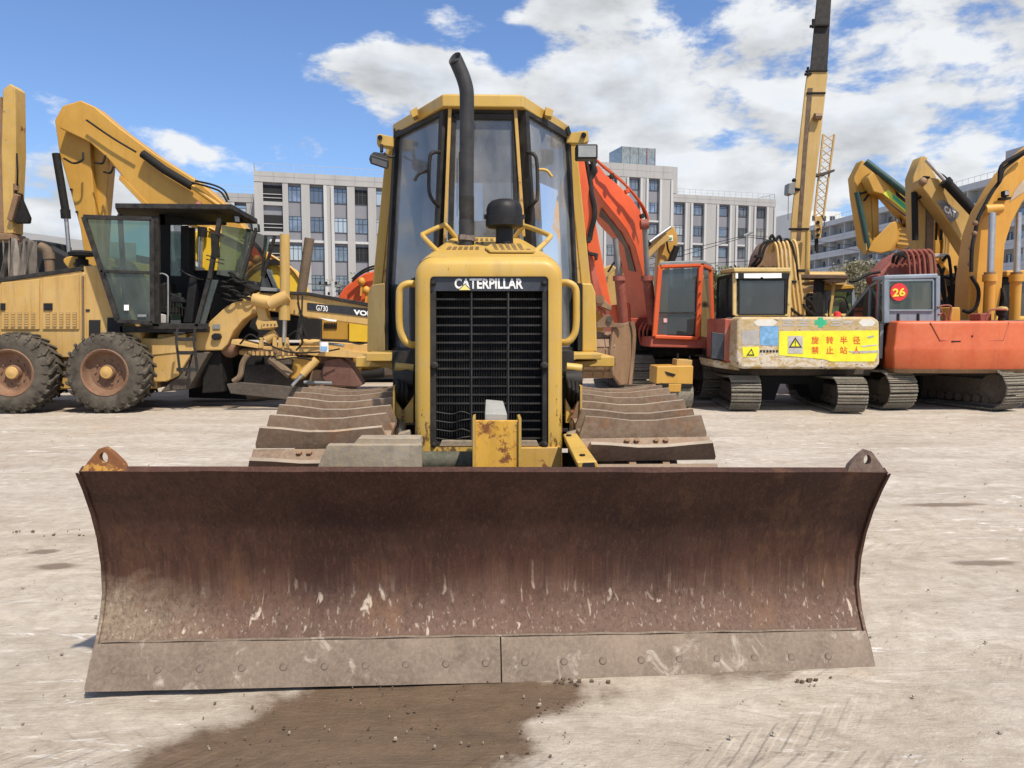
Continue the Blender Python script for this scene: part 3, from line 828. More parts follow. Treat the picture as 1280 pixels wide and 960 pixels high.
# air precleaner
YC = 4.5; c0 = P(630.5, 306, YC)
u = P(631, 280, YC).z
mb = MB(); rz = lambda y: P(630, y, YC).z - c0.z; wx = lambda w: w * YC / FPX / 2
mb.revolve([(wx(22), rz(308)), (wx(21), rz(286)), (wx(26), rz(285)), (wx(40), rz(285)), (wx(46), rz(283)), (wx(46.5), rz(272)), (wx(44.5), rz(271.5)), (wx(44.5), rz(262)), (wx(41), rz(256)), (wx(33), rz(251.8)), (wx(20), rz(249.6)), (.001, rz(249))], c0, 'Z', 28)
pc = mb.build('air_precleaner', BLK, doz, sharp=40)
mb = MB()
for a in (0, math.pi): mb.box(-.012, .012, wx(44), wx(51), -.012, .012, Matrix.Translation(c0 + Vector((0, 0, rz(271)))) @ Matrix.Rotation(a + R(90), 4, 'Z'))
mb.build('precleaner_lug', BLKD, pc)

# hood handrails
def rail(name, pts, r, mat, parent): return MB().tube(pts, r, 10).build(name, mat, parent)
rail('grab_rail', smooth([P(571, 298, 4.9), P(558.5, 283, 4.86), P(553, 282, 4.83), P(532, 291.5, 4.5), P(529.3, 296, 4.42), P(549.5, 317, 4.26)], 4), .015, DOZ, doz)
rail('grab_rail', smooth([P(643, 297, 4.9), P(653, 284.5, 4.86), P(658, 283, 4.83), P(684, 293, 4.5), P(686.5, 298, 4.42), P(668, 316, 4.26)], 4), .015, DOZ, doz)
rail('side_grab_rail', smooth([P(521, 355, 4.08), P(509, 354.8, 4.06), P(500.5, 361, 4.06), P(499, 375, 4.06), P(499.5, 408, 4.06), P(505, 424, 4.06), P(513, 430.5, 4.06), P(521, 431, 4.08)], 4), .0195, DOZ, doz)
rail('side_grab_rail', smooth([P(701, 353.5, 4.08), P(711, 353.8, 4.06), P(719, 360, 4.06), P(720.5, 374, 4.06), P(720, 408, 4.06), P(716, 421, 4.06), P(709, 427.5, 4.06), P(701, 428, 4.08)], 4), .0195, DOZ, doz)

# ---- cab
CB = {}
T = dict(LI=(557, 139, 4.97), LO=(498, 169, 5.60), RI=(654, 139, 4.97), RO=(707, 171, 5.60))
B = dict(LI=(542, 438, 5.02), LO=(483.5, 439, 5.75), RI=(668, 438, 5.02), RO=(720.5, 438, 5.75))
def quadpts(t0, t1, b0, b1): return P(*t0), P(*t1), P(*b1), P(*b0)
GLF = GLD
def door(side):
    a, b, c, d_ = quadpts(T[side + 'O'], T[side + 'I'], B[side + 'O'], B[side + 'I'])
    m = MB(); w = .062
    for p, q in ((a, b), (b, c), (c, d_), (d_, a)): m.bar(p, q, .05, w, up=(b - a).cross(d_ - a))
    dr = m.build('cab_door', BLKD, doz, bevel=.004)
    g = MB().quad([a, b, c, d_], .006).build('door_glass', GLF, dr)
    # mid latch bar and outside handle
    s = 1 if side == 'R' else -1
    return dr, (a, b, c, d_)
dl, ql = door('L'); dr_, qr = door('R')
rail('door_handle', smooth([P(551, 190, 4.96), P(541, 191, 4.9), P(537, 200, 4.9), P(536, 235, 4.9), P(540, 249, 4.9), P(548, 258, 4.96)], 4), .012, BLKD, dl)
rail('door_lever', smooth([P(536, 213, 4.95), P(524, 217, 4.95), P(518, 226, 4.95)], 3), .010, BLKD, dl)
rail('door_handle', smooth([P(658, 190, 4.96), P(667, 193, 4.9), P(671, 203, 4.9), P(672, 243, 4.9), P(669, 252, 4.9), P(661, 259, 4.96)], 4), .012, BLKD, dr_)
rail('door_lever', smooth([P(671, 212, 4.95), P(683, 213, 4.95), P(690, 221, 4.95)], 3), .010, DOZ, dr_)
m = MB(); f = [(567, 146), (643, 147), (646, 300), (563, 300)]
fp = [P(x, y, 4.95) for x, y in f]
for i in range(4): m.bar(fp[i], fp[(i + 1) % 4], .035, .04, up=(0, 1, 0))
ws = m.build('windscreen_frame', BLKD, doz, bevel=.004)
MB().quad(fp, .006).build('windscreen', GLF, ws)
MB().tube([P(574, 190, 4.93), P(574, 262, 4.93)], .004, 5).build('wiper', BLK, ws)
# slim yellow posts each side of the windscreen
for pts in (((562.5, 136), (556, 305)), ((644, 136), (654.5, 296))):
    m = MB(); m.bar(P(*pts[0], 4.93), P(*pts[1], 4.93), .022, .03, up=(0, 1, 0)); m.build('cab_front_post', DOZRUST, doz, bevel=.003)
for pts in (((553, 139), (546, 330)), ((657, 139), (668, 330))):
    m = MB(); m.bar(P(*pts[0], 5.0), P(*pts[1], 5.0), .04, .05, up=(0, 1, 0)); m.build('cab_inner_post', BLKD, doz, bevel=.003)
MB().poly([(557, 133), (652, 133), (652, 147), (557, 147)], 4.97, .04).build('cab_header', DOZ, doz, bevel=.004)
# roof
ro = MB()
def ring(zoff, sh=0.0):
    pt = [(553, 118.5, 4.88), (654, 118.5, 4.88), (712, 158, 5.62), (712, 158, 6.9), (491, 157, 6.9), (491, 157, 5.62)]
    out = []
    for x, y, Y in pt:
        p = P(x, y, Y if Y < 6 else 5.62); p = Vector((p.x, Y, P(604, 118.5, 4.88).z)); out.append(p)
    c = sum(out, Vector()) / 6
    return [Vector((c.x + (p.x - c.x) * (1 - sh), c.y + (p.y - c.y) * (1 - sh), p.z + zoff)) for p in out]
# roof edge: vertical fascia, small overhang, crowned top
ro.loft([ring(-.075, .05), ring(-.075, .0), ring(.0, .0), ring(.035, .12)])
roof = ro.build('cab_roof', DOZ, doz, bevel=.008, seg=2)
MB().loft([ring(-.14, .10), ring(-.076, .06)]).build('roof_lining', BLKD, roof)
for pts in (((512, 139), (521, 133), (522, 144), (516, 147)), ((682, 133), (692, 137), (690, 146), (681, 144))):
    MB().poly(pts, 5.12, .09).build('roof_lifting_lug', DOZ, roof, bevel=.003)
# rear structure of the cab
rz0, rz1 = P(600, 438, 5.75).z, ring(-.08)[0].z
xl, xr = P(498, 170, 5.6).x, P(708, 170, 5.6).x
m = MB()
for x0, x1 in ((xl - .01, xl + .05), (xr - .05, xr + .01)):
    m.box(x0, x1, 6.72, 6.80, 1.5, rz1)
m.box(xl, xr, 6.72, 6.80, 1.42, 1.60); m.box(xl, xr, 6.72, 6.80, rz1 - .12, rz1)
m.box(-.30, -.26, 6.72, 6.80, 1.5, rz1); m.box(.27, .31, 6.72, 6.80, 1.5, rz1)
m.build('cab_rear_frame', BLKD, doz, bevel=.004)
MB().box(xl, xr, 6.75, 6.756, 1.5, rz1 - .1).build('rear_window', GLF, doz)
for s, x in ((-1, xl - .03), (1, xr + .03)):
    m = MB(); m.quad([(x, 5.75, 1.6), (x, 6.7, 1.6), (x, 6.7, rz1 - .05), (x, 5.75, rz1 - .05)], .006); m.build('side_window', GLF, doz)
st = MB(); st.box(-.26, .26, 5.9, 6.35, 1.42, 1.62); st.build('driver_seat', BLK, doz, bevel=.05, seg=3)
m = MB(); m.loft([[Vector((x, y, z)) for x, y in ((-.25, 6.3), (.25, 6.3), (.24, 6.42), (-.24, 6.42))] for z in (1.60, 1.9, 2.15)] + [[Vector((x, y, 2.32)) for x, y in ((-.13, 6.36), (.13, 6.36), (.12, 6.44), (-.12, 6.44))]])
m.build('seat_back', BLK, doz, bevel=.04, seg=3)
m = MB(); m.box(-.50, .50, 5.05, 5.35, 1.2, 1.78); m.build('dashboard', BLK, doz, bevel=.05, seg=2)
for x in (-.42, .44):
    MB().box(x - .1, x + .1, 5.8, 6.5, 1.3, 1.72).build('armrest_console', BLK, doz, bevel=.03, seg=2)
MB().box(xl, xr, 5.05, 6.75, 1.10, 1.28).build('cab_floor', BLKD, doz)
# yellow rear posts leaning outwards down to the fenders
for t_, b_, w in (((491, 176), (466.5, 420), 11), ((712.5, 172), (738, 420), 11)):
    a, b = P(*t_, 5.86), P(*b_, 5.9)
    m = MB(); m.bar(a, b, .075, .11, up=(0, 1, 0)); m.build('rollover_post', DOZ, doz, bevel=.01, seg=2)
    s = 1 if t_[0] > 600 else -1
    m = MB(); m.bar(a + Vector((-s * .052, -.04, .02)), b + Vector((-s * .055, -.04, 0)), .022, .05, up=(0, 1, 0)); m.build('door_seal', DOZRUST, doz)
# work lamps on short arms at the roof corners
LH = plain('lamp_housing', (.015, .015, .016), .5, var=.3)
a1 = MB().poly([(471, 168), (474, 167), (492, 171), (492, 184), (471, 181)], 5.55, .10).build('lamp_arm', DOZ, doz, bevel=.006)
MB().cyl(P(475, 172, 5.56), P(475, 172, 5.52), .018, 8).build('arm_bolt', BLK, a1)
MB().tube([P(477, 181, 5.55), P(477, 190, 5.53)], .012, 6).build('lamp_stem', BLK, a1)
MB().tube(smooth([P(480, 191, 5.5), P(487, 196, 5.5), P(492, 196, 5.52), P(493, 193, 5.56)], 3), .008, 5).build('lamp_cable', BLK, a1)
l1 = MB().loft([[P(x, y, 5.42) for x, y in ((461, 199), (463, 193), (486, 200), (486, 209), (484, 212), (463, 205))], [P(x, y, 5.52) for x, y in ((465, 197), (467, 189.5), (484, 192), (486, 202), (484, 206), (467, 202))]]).build('work_lamp', LH, doz, bevel=.006, seg=2)
MB().poly([(464.5, 196.5), (483.5, 202.5), (483, 209.5), (465, 203.5)], 5.412, .02).build('lamp_lens', plain('dark_lamp_lens', (.10, .095, .09), .2), l1)
a2 = MB().poly([(708, 166), (735, 163), (736.5, 177), (729, 179.5), (708, 178.5)], 5.55, .10).build('lamp_arm', DOZ, doz, bevel=.006)
MB().cyl(P(729.5, 169, 5.56), P(729.5, 169, 5.52), .020, 8).build('arm_bolt', BLK, a2)
MB().poly([(707, 160), (711, 157), (714, 166), (711, 170)], 5.53, .08).build('hinge_bracket', BLK, a2)
l2 = MB().rect(720.5, 179.5, 747.5, 198.5, 5.42, .10).build('work_lamp', LH, doz, bevel=.012, seg=2)
MB().rect(723, 182, 745, 196, 5.412, .02).build('lamp_lens', LAMPG, l2)
MB().poly([(492, 160), (498, 164), (508, 168), (508, 172), (492, 172)], 5.58, .1).build('roof_corner_bracket', BLK, doz)
# fender boxes
FL = paint('fender_yellow', (.44, .30, .09), (.50, .35, .13), rust=-.05, dust=.25, rough=.45)
MB().loft([[P(460, 368, 5.75), P(464, 356, 5.72), P(480.5, 353.5, 5.5), P(480.5, 440, 5.5), P(459, 440, 5.75)], [P(460, 368, 5.75) + Vector((-.05, .8, 0)), P(464, 356, 5.72) + Vector((-.05, .8, 0)), P(480.5, 353.5, 5.5) + Vector((0, .9, 0)), P(480.5, 440, 5.5) + Vector((0, .9, 0)), P(459, 440, 5.75) + Vector((-.05, .8, 0))]]).build('fender_box', DOZ, doz, bevel=.012, seg=2)
MB().rect(481, 354, 485, 440, 5.53, .5).build('fender_seal', BLK, doz)
MB().poly([(727.5, 354), (740, 354), (744.5, 366), (746.5, 440), (727.5, 440)], 5.55, .9).build('fender_box', DOZ, doz, bevel=.012, seg=2)
MB().rect(722.5, 354, 727, 438, 5.53, .5).build('fender_seal', BLK, doz)
MB().poly([(487, 400), (519, 400), (519, 441), (487, 441)], 5.72, .05).build('cab_lower_panel', BLKD, doz)
MB().poly([(700, 425), (724, 425), (724, 441), (700, 441)], 5.7, .05).build('cab_lower_panel', BLKD, doz)
# steps under the cab
MB().poly([(457, 441), (521, 441), (521, 449), (494, 449), (493, 452), (457, 452)], 5.2, .5).build('step_ledge', DOZ, doz, bevel=.008, seg=2)
MB().poly([(462, 452), (492, 451), (521, 450), (521, 462), (502, 465), (496, 464)], 5.3, .3).build('step_bracket', DOZ, doz, bevel=.008)
MB().poly([(700, 442), (752, 442), (752, 449.5), (721, 449.5), (714, 452), (700, 452)], 5.2, .5).build('step_ledge', DOZ, doz, bevel=.008, seg=2)
MB().poly([(702, 451), (716, 452), (748, 450), (746, 454), (716, 463), (702, 458)], 5.3, .3).build('step_bracket', DOZ, doz, bevel=.008)
# lift cylinder yokes
for s, x0, x1 in ((-1, 490, 517), (1, 704, 727)):
    cxm = (x0 + x1) / 2
    MB().poly([(x0 + 2, 466), (x1 - 8, 462), (x1, 468), (x1, 505), (cxm + 2, 512), (cxm - 3, 510), (x0, 488)], 4.32, .25).build('hose_bundle', RUBB, doz, bevel=.03, seg=2)
    MB().tube([P(x0 + 3, 474, 4.28), P(x1, 474, 4.28)], .048, 14).build('lift_pin', BLKD, doz)
    MB().tube([P(x0 + 4, 459, 4.4), P(x1, 461, 4.4)], .028, 10).build('hydraulic_pipe', DOZ, doz)
    yk = MB(); yk.poly([(x0 + 3, 498), (cxm, 514), (x1, 494), (x1, 529), (x0 + 3, 529)], 4.22, .05)
    yk = yk.build('lift_yoke', DOZ, doz, bevel=.004)
    m = MB(); xo = x0 + 1 if s < 0 else x1 - 2
    m.poly([(xo, 482), (xo + 3, 482), (xo + 3, 549), (xo, 549)], 4.18, .2); m.build('yoke_side_plate', DOZ, yk, bevel=.002)
    MB().cyl(P(cxm, 514, 4.215), P(cxm, 514, 4.19), .009, 8).cyl(P(cxm, 521, 4.215), P(cxm, 521, 4.19), .009, 8).build('yoke_bolt', MAROON, yk)
    MB().tube([P(cxm + s * 3, 520, 4.3), P(cxm + s * 1, 552, 4.05)], .028, 12).build('cylinder_rod', CHROME, doz)
    MB().poly([(cxm - 7, 542), (cxm + 9, 538), (cxm + 10, 552), (cxm - 7, 552)], 3.98, .06).build('rod_end', PLATE, doz, bevel=.008)
    for q in range(3):
        hose('hydraulic_hose', [(x0 + 4 + q * 6, 466, 4.35), (x0 + 8 + q * 5, 485 + q * 3, 4.17), (x0 + 7 + q * 6, 508, 4.3)], .012, RUBB, doz)
# belly and inner track frames
MB().box(-.36, .40, 4.2, 6.6, .30, 1.18).build('belly_hull', BLKD, doz, bevel=.03)
MB().box(-.44, .48, 4.3, 6.5, 1.0, 1.16).build('fender_plate', BLKD, doz)
MB().box(-.95, .98, 5.6, 6.9, 1.14, 1.22).build('rear_deck', DOZ, doz, bevel=.01)

# ---- tracks
def shoe_mesh(w, p, th, gh, dip=.5, name='track_shoe', cut=.03):
    """one track shoe: plate with an upright grouser bar, local x = width, y = travel, z = out"""
    m = MB(); h = w / 2
    m.prism([(-h, -p * .48, 0), (h, -p * .48, 0), (h, p * .36, 0), (-h, p * .36, 0)], (0, 0, th))
    xs_ = [-h, -h * .6, -h * .2, h * .2, h * .6, h]
    hs = [gh, gh * (1 - dip * .15), gh * (1 - dip * .5), gh * (1 - dip * .5), gh * (1 - dip * .2), gh]
    secs = []
    for x, g in zip(xs_, hs):
        xx = x * (1 - cut / h) if abs(x) == h else x
        secs.append([Vector((x, -p * .48, th)), Vector((x, -p * .30, th)), Vector((xx, -p * .34, th + g)), Vector((xx, -p * .46, th + g))])
    m.loft(secs)
    me = m.mesh(name, sharp=30); me.materials.append(SHOE); me.materials.append(SHOEW)
    for f in me.polygons:
        if f.center.z > th + gh * .35 and f.normal.z > .8: f.material_index = 1
    return me


def track_loop(yc0, zc0, r0, yc1, zc1, r1, topsag, step, phase=0.0, bottom_flat=True):
    """closed path in (y, z): front wheel (yc0), rear wheel (yc1); returns list of (y, z, outward angle)"""
    pts = []
    for k in range(25):                    # front wheel, bottom to top
        a = R(-90 - 180 * k / 24); pts.append((yc0 + r0 * math.cos(a), zc0 + r0 * math.sin(a)))
    for k in range(1, 16):
        t_ = k / 16; pts.append((yc0 + (yc1 - yc0) * t_, zc0 + r0 + (zc1 + r1 - zc0 - r0) * t_ - topsag * math.sin(math.pi * t_)))
    for k in range(25):
        a = R(90 - 180 * k / 24); pts.append((yc1 + r1 * math.cos(a), zc1 + r1 * math.sin(a)))
    L = [0]
    q = pts + [pts[0]]
    for i in range(len(pts)): L.append(L[-1] + math.hypot(q[i + 1][0] - q[i][0], q[i + 1][1] - q[i][1]))
    tot = L[-1]; n = round(tot / step); step = tot / n; out = []
    for k in range(n):
        s_ = (k * step + phase) % tot
        for i in range(len(pts)):
            if L[i] <= s_ < L[i + 1]: break
        f_ = (s_ - L[i]) / (L[i + 1] - L[i]); a, b = q[i], q[i + 1]
        y_, z_ = a[0] + (b[0] - a[0]) * f_, a[1] + (b[1] - a[1]) * f_
        t_ = math.atan2(b[1] - a[1], b[0] - a[0])
        out.append((y_, z_, t_))
    return out, step, pts


def put_track(parent, frame_mat, shoe, width, loop, pts, M, jitter=.01, rnd=random.Random(1), wheels=True, name='track_frame'):
    """loop lies in the local y-z plane; M places it. Adds the frame as a part with its shoes as sub-parts"""
    inner = MB()
    cy = sum(p[0] for p in pts) / len(pts); cz = sum(p[1] for p in pts) / len(pts)
    ys = [p[0] for p in pts]; zs = [p[1] for p in pts]
    y0, y1, z0, z1 = min(ys), max(ys), min(zs), max(zs); r = (z1 - z0) / 2
    w2 = width * .22
    inner.box(-w2 * .8, w2 * .8, y0 + r * .9, y1 - r * .9, z0 + r * .55, z1 - r * .55, M)
    for wy in (y0 + r, y1 - r):
        rr = r * .80; secs = []
        for x, q in ((-w2 * 1.1, rr * .55), (-w2 * 1.1, rr * .95), (-w2 * .9, rr), (w2 * .9, rr), (w2 * 1.1, rr * .95), (w2 * 1.1, rr * .55)):
            secs.append([M @ Vector((x, wy + q * math.cos(2 * math.pi * k / 20), (z0 + z1) / 2 + q * math.sin(2 * math.pi * k / 20))) for k in range(20)])
        inner.loft(secs)
    nr = max(3, int((y1 - y0 - 2 * r) / (r * .55)))
    for k in range(nr):
        wy = y0 + r * 1.1 + (y1 - y0 - 2.2 * r) * (k + .5) / nr; q = r * .22
        inner.loft([[M @ Vector((x, wy + q * math.cos(2 * math.pi * j / 12), z0 + q + .06 + q * math.sin(2 * math.pi * j / 12))) for j in range(12)] for x in (-w2 * 1.2, w2 * 1.2)])
    fr = inner.build(name, frame_mat, parent)
    for (y_, z_, t_) in loop:
        # local frame: x width, y along travel, z outward
        tv = Vector((0, math.cos(t_), math.sin(t_))); ov = Vector((0, -math.sin(t_), math.cos(t_)))
        if (Vector((0, y_ - cy, z_ - cz))).dot(ov) < 0 and abs(z_ - cz) > 0 or (abs(y_ - cy) > (y1 - y0) / 2 - r * .7 and Vector((0, y_ - cy, z_ - cz)).dot(ov) < 0):
            ov = -ov; tv = -tv
        xv = tv.cross(ov)
        L = Matrix(((xv.x, tv.x, ov.x, 0), (xv.y, tv.y, ov.y, y_), (xv.z, tv.z, ov.z, z_), (0, 0, 0, 1)))
        J = Matrix.Rotation(rnd.uniform(-jitter, jitter), 4, 'X') @ Matrix.Rotation(rnd.uniform(-jitter, jitter) * .6, 4, 'Y')
        inst(shoe, 'track_shoe', fr, M @ L @ J)
    return fr


SW = .665
SHOEW = rusty('worn_lit_shoe_edge', (.30, .235, .17), (.44, .37, .28), dust=.3, rough=.5, vert=False)  # paler grouser tops: wear plus the light they catch, painted in
shoeL = shoe_mesh(SW, .172, .022, .092, .55)
loop, st_, pts = track_loop(3.97, .475, .41, 5.95, .52, .46, -.02, .172, .0)
chain = MB()
for s, cxt in ((-1, -.815), (1, .83)):
    ph = .06 if s < 0 else .13
    loop, st_, pts = track_loop(3.97, .50, .385, 5.70, .46, .34, -.115, .172, ph)
    f = put_track(doz, MUD, shoeL, SW, loop, pts, Matrix.Translation((cxt, 0, 0)), .02, random.Random(4 + s))
    ch = MB()
    for (y_, z_, t_) in loop:
        tv = Vector((0, math.cos(t_), math.sin(t_))); ov = Vector((0, -math.sin(t_), math.cos(t_)))
        if Vector((0, y_ - 4.96, z_ - .49)).dot(ov) < 0: ov = -ov
        for dx in (-.085, .085):
            c_ = Vector((cxt + dx, y_, z_)) - ov * .045
            ch.bar(c_ - tv * .085, c_ + tv * .085, .035, .075, up=ov)
        if y_ < 4.2:
            for dx in (-.10, -.05, .05, .10):
                if True: ch.cyl(Vector((cxt + dx * 1.0, y_, z_)) + ov * .02 + tv * .03, Vector((cxt + dx, y_, z_)) + ov * .04 + tv * .03, .014, 6)
    ch.build('track_chain', BUCK, f, stuff=True)

# ------------------------------------------------------------------ tyre
def lathe_tyre(parent, c, r, w, lugs=24, name='wheel', rim=RIM, hub=None):
    """earthmover wheel with its axle along Y, outer face towards the camera"""
    wh = thing_part = None
    m = MB()
    m.revolve([(r * .56, -.02), (r * .60, -.035), (r * .80, -.045), (r * .93, -.01), (r * .955, w * .25), (r * .955, w * .75), (r * .93, w + .01), (r * .8, w + .04), (r * .58, w)], c, 'Y', 48, closed=True)
    ty = m.build('tyre', RUB, parent, sharp=50)
    lg = MB()
    for i in range(lugs):
        for s in (0, 1):
            a = 2 * math.pi * (i + .5 * s) / lugs
            def q(rr, da, h): return Vector(c) + Vector((rr * math.cos(a + da), h, rr * math.sin(a + da)))
            y0, y1 = (-.035, w * .55) if s == 0 else (w * .45, w + .035)
            sg = 1 if s == 0 else -1
            d0, d1 = (.0, .17) if s == 0 else (.17, .0)
            k = .045
            ins = [q(r * .93, d0 - k, y0), q(r * .93, d0 + k, y0), q(r * .93, d1 + k, y1), q(r * .93, d1 - k, y1)]
            out = [q(r * 1.0, d0 - k * .8, y0 + .02 * (s == 0)), q(r * 1.0, d0 + k * .8, y0 + .02 * (s == 0)), q(r * 1.0, d1 + k * .8, y1 - .02 * (s == 1)), q(r * 1.0, d1 - k * .8, y1 - .02 * (s == 1))]
            lg.loft([ins, out])
            if s == 0:      # shoulder of the lug, seen on the side wall
                lg.loft([[q(r * .93, -k, -.012), q(r * .93, k, -.012), q(r * .99, k * .8, .02), q(r * .99, -k * .8, .02)], [q(r * .80, -k * .5, -.052), q(r * .80, k * .5, -.052), q(r * .86, k * .6, -.052), q(r * .86, -k * .6, -.052)]])
    l_ = lg.build('tread_lugs', RUB, ty, stuff=True)
    m = MB()
    m.revolve([(r * .60, -.03), (r * .57, -.045), (r * .53, -.03), (r * .50, .06), (r * .44, .10), (r * .20, .11), (r * .19, .06), (r * .17, .03), (.001, .03)], c, 'Y', 40, closed=True)
    rm = m.build('rim', rim, parent, sharp=35)
    m = MB(); m.revolve([(r * .17, .08), (r * .155, .03), (r * .14, .015), (r * .09, .012), (r * .07, .005), (.001, .003)], c, 'Y', 20); m.build('hub', GRAD if hub is None else hub, rm)
    for i in range(10):
        a = i * .628; m = MB(); p = Vector(c) + Vector((r * .30 * math.cos(a), .10, r * .30 * math.sin(a))); m.cyl(p, p + Vector((0, -.02, 0)), .015, 6); m.build('wheel_nut', RIM, rm)
    return ty


# ------------------------------------------------------------------ motor grader
Y0 = 12.75
gd = thing('motor_grader', 'pale yellow motor grader in side view with open black cab door and tandem wheels', 'motor grader', (P(180, 500, 13.2).x, 13.2, 0))
# engine hood
MB().poly([(-75, 362), (0, 352), (100, 337), (106, 342), (108, 447), (-75, 447)], Y0 + .08, 1.5).build('engine_hood', GRAD, gd, bevel=.02, seg=2)
MB().poly([(-75, 352), (0, 347), (101, 333.5), (104, 338), (0, 353), (-75, 362)], Y0 + .06, 1.54).build('hood_top_rim', BLKD, gd, bevel=.01)
MB().poly([(104, 333), (125, 331), (146, 412), (175, 415), (175, 440), (108, 447)], Y0 + .10, 1.4).build('rear_bulkhead', GRAD, gd, bevel=.01)
for x0, x1, yt in ((-48, -2, 357), (1, 49, 353), (53, 98.5, 347)):
    d = MB(); d.poly([(x0, yt), (x1, yt - (x1 - x0) * .09), (x1, 412), (x0, 412)], Y0 + .055, .03)
    d = d.build('hood_door', GRAD, gd, bevel=.012, seg=2)
    m = MB(); 
    h = MB().rect(x0 + 1 if x0 > 20 else x0 - 1, 379, (x0 + 12) if x0 > 20 else x0 + 5, 388, Y0 + .035, .03).build('door_handle', BLK, d, bevel=.004)
    for i in range(5):
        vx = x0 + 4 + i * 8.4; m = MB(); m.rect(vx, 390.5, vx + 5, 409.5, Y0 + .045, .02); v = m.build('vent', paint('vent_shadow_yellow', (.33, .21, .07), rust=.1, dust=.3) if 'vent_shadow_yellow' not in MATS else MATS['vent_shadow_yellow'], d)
        m = MB()
        for k in range(6): m.rect(vx + .3, 391.5 + k * 3, vx + 4.7, 393 + k * 3, Y0 + .038, .02)
        m.build('vent_louvres', GRAD, v, stuff=True)
m = MB(); m.rect(111, 400, 125, 420, Y0 + .085, .02); m.build('step_recess', DARK, gd)
m = MB(); m.rect(134, 397, 153, 417, Y0 + .07, .02); m.build('step_recess', DARK, gd)
m = MB(); m.rect(104.5, 386.5, 112, 389.5, Y0 + .09, .012); m.build('data_plate', DECAL, gd)
m = MB(); m.bar(P(103.5, 345, Y0 + .06), P(104, 420, Y0 + .06), .03, .02, up=(0, 1, 0)); m.build('edge_strip', WOODB, gd)
# frame
MB().poly([(-75, 420), (200, 423), (232, 417), (232, 440), (175, 446), (-75, 446)], Y0 + .18, 1.1).build('rear_frame', GRAD, gd, bevel=.015)
MB().poly([(50, 424), (95, 424), (95, 442), (50, 442)], Y0 + .16, .2).build('frame_cover', GRAD, gd, bevel=.01)
MB().poly([(-60, 448), (20, 440), (160, 440), (196, 452), (196, 486), (-60, 488)], Y0 + .28, .30).build('tandem_case', GRAD, gd, bevel=.03, seg=2)
MB().poly([(190, 441), (240, 419), (242, 438), (222, 470), (208, 477), (190, 478)], Y0 + .2, .25).build('frame_gusset', GRAD, gd, bevel=.02, seg=2)
MB().poly([(212, 477), (224, 470), (243, 440), (262, 440), (235, 487), (200, 490)], Y0 + .25, .6).build('belly_guard', MUD, gd, bevel=.02)
for cx_, yo in ((15, 0), (133, 0)):
    c = P(cx_, 464.8, 12.42); r_ = c.z - .0
    lathe_tyre(gd, (c.x, 12.38, .655), .655, .40)
for cx_ in (15, 133):      # wheels on the far side
    c = P(cx_ + 25, 455, 14.0); lathe_tyre(gd, (c.x - .1, 14.15, .655), .655, .40)
MB().box(P(60, 400, 12.9).x, P(200, 400, 12.9).x, 13.2, 14.2, .35, .8).build('axle_housing', MUD, gd)
# air cleaner with flat cap, behind the hood edge
m = MB(); c = P(103, 337, 13.2); m.revolve([(.10, 0), (.10, .2), (.06, .21), (.06, .26)], (c.x, 13.2, c.z - .03), 'Z', 16); ac = m.build('air_cleaner', RUBB, gd)
m = MB(); c = P(102, 318.5, 13.2); m.revolve([(.12, -.01), (.20, .0), (.21, .05), (.16, .085), (.001, .10)], (c.x, 13.2, c.z - .02), 'Z', 20); m.build('air_cleaner_cap', RUBB, ac)
MB().poly([(78, 324), (83, 321), (98, 318), (99, 323), (92, 330), (96, 337), (86, 337), (79, 328)], 13.3, .1).build('yellow_bracket', EXY, gd, bevel=.02)

# cab
YC0, YC1 = 12.82, 14.35
GC = BLKD
cab = MB(); cab.prism([P(144, 260.5, YC0 - .12), P(290, 261.5, YC0 - .12), P(322, 280, YC0 + .35), P(322, 280, YC1) , P(150, 272, YC1 + .1)], (0, 0, .085))
cr = cab.build('cab_roof', BLKD, gd, bevel=.01)
def gp(x, y, far=False):
    """point on the near or far side wall of the cab"""
    p = P(x, y, YC0); return Vector((p.x, YC1 if far else YC0, p.z))
def post(a, b, w, far=False, parent=gd, mat=GC, name='cab_post', yoff=0):
    m = MB(); m.bar(gp(*a, far) + Vector((0, yoff, 0)), gp(*b, far) + Vector((0, yoff, 0)), w, .08, up=(0, 1, 0)); return m.build(name, mat, parent, bevel=.006)
for far in (False, True):
    post((195, 270), (196, 408), .11, far); post((275, 272), (262, 350), .07, far); post((262, 348), (246, 408), .07, far)
    post((150, 268), (158, 405), .06, far); post((316, 283), (300, 340), .045, far, yoff=.2 if not far else -.2)
m = MB(); m.bar(gp(188, 408), gp(260, 408), .10, .08, up=(0, 1, 0)); m.build('cab_sill', GC, gd, bevel=.01)
m = MB()
fl = [gp(150, 408), gp(256, 408), gp(256, 408, True), gp(150, 408, True)]
m.prism(fl, (0, 0, -.10)); m.build('cab_floor', GC, gd)
# sloping front panes
m = MB(); m.quad([gp(259, 349), gp(273, 350), gp(256, 405), gp(243, 405)], .02); m.build('lower_side_pane', GLT, gd)
m = MB(); m.quad([gp(278, 282), gp(278, 282) + Vector((.42, .45, -.02)), gp(294, 348) + Vector((.05, .35, 0)), gp(271, 343)], .01); m.build('front_corner_glass', GLT, gd)
m = MB(); a = gp(300, 286) + Vector((.12, .45, 0)); b = gp(294, 348) + Vector((.05, .35, 0)); m.quad([a, a + Vector((.0, .9, 0)), b + Vector((0, .9, 0)), b], .01); m.build('windscreen', GLT, gd)
m = MB(); m.quad([gp(152, 275, True), gp(187, 275, True), gp(187, 400, True), gp(156, 400, True)], .01); m.build('far_side_glass', GLT, gd)
m = MB(); m.quad([gp(198, 330, True), gp(258, 330, True), gp(247, 400, True), gp(198, 400, True)], .03); m.build('far_lower_panel', DARK, gd)
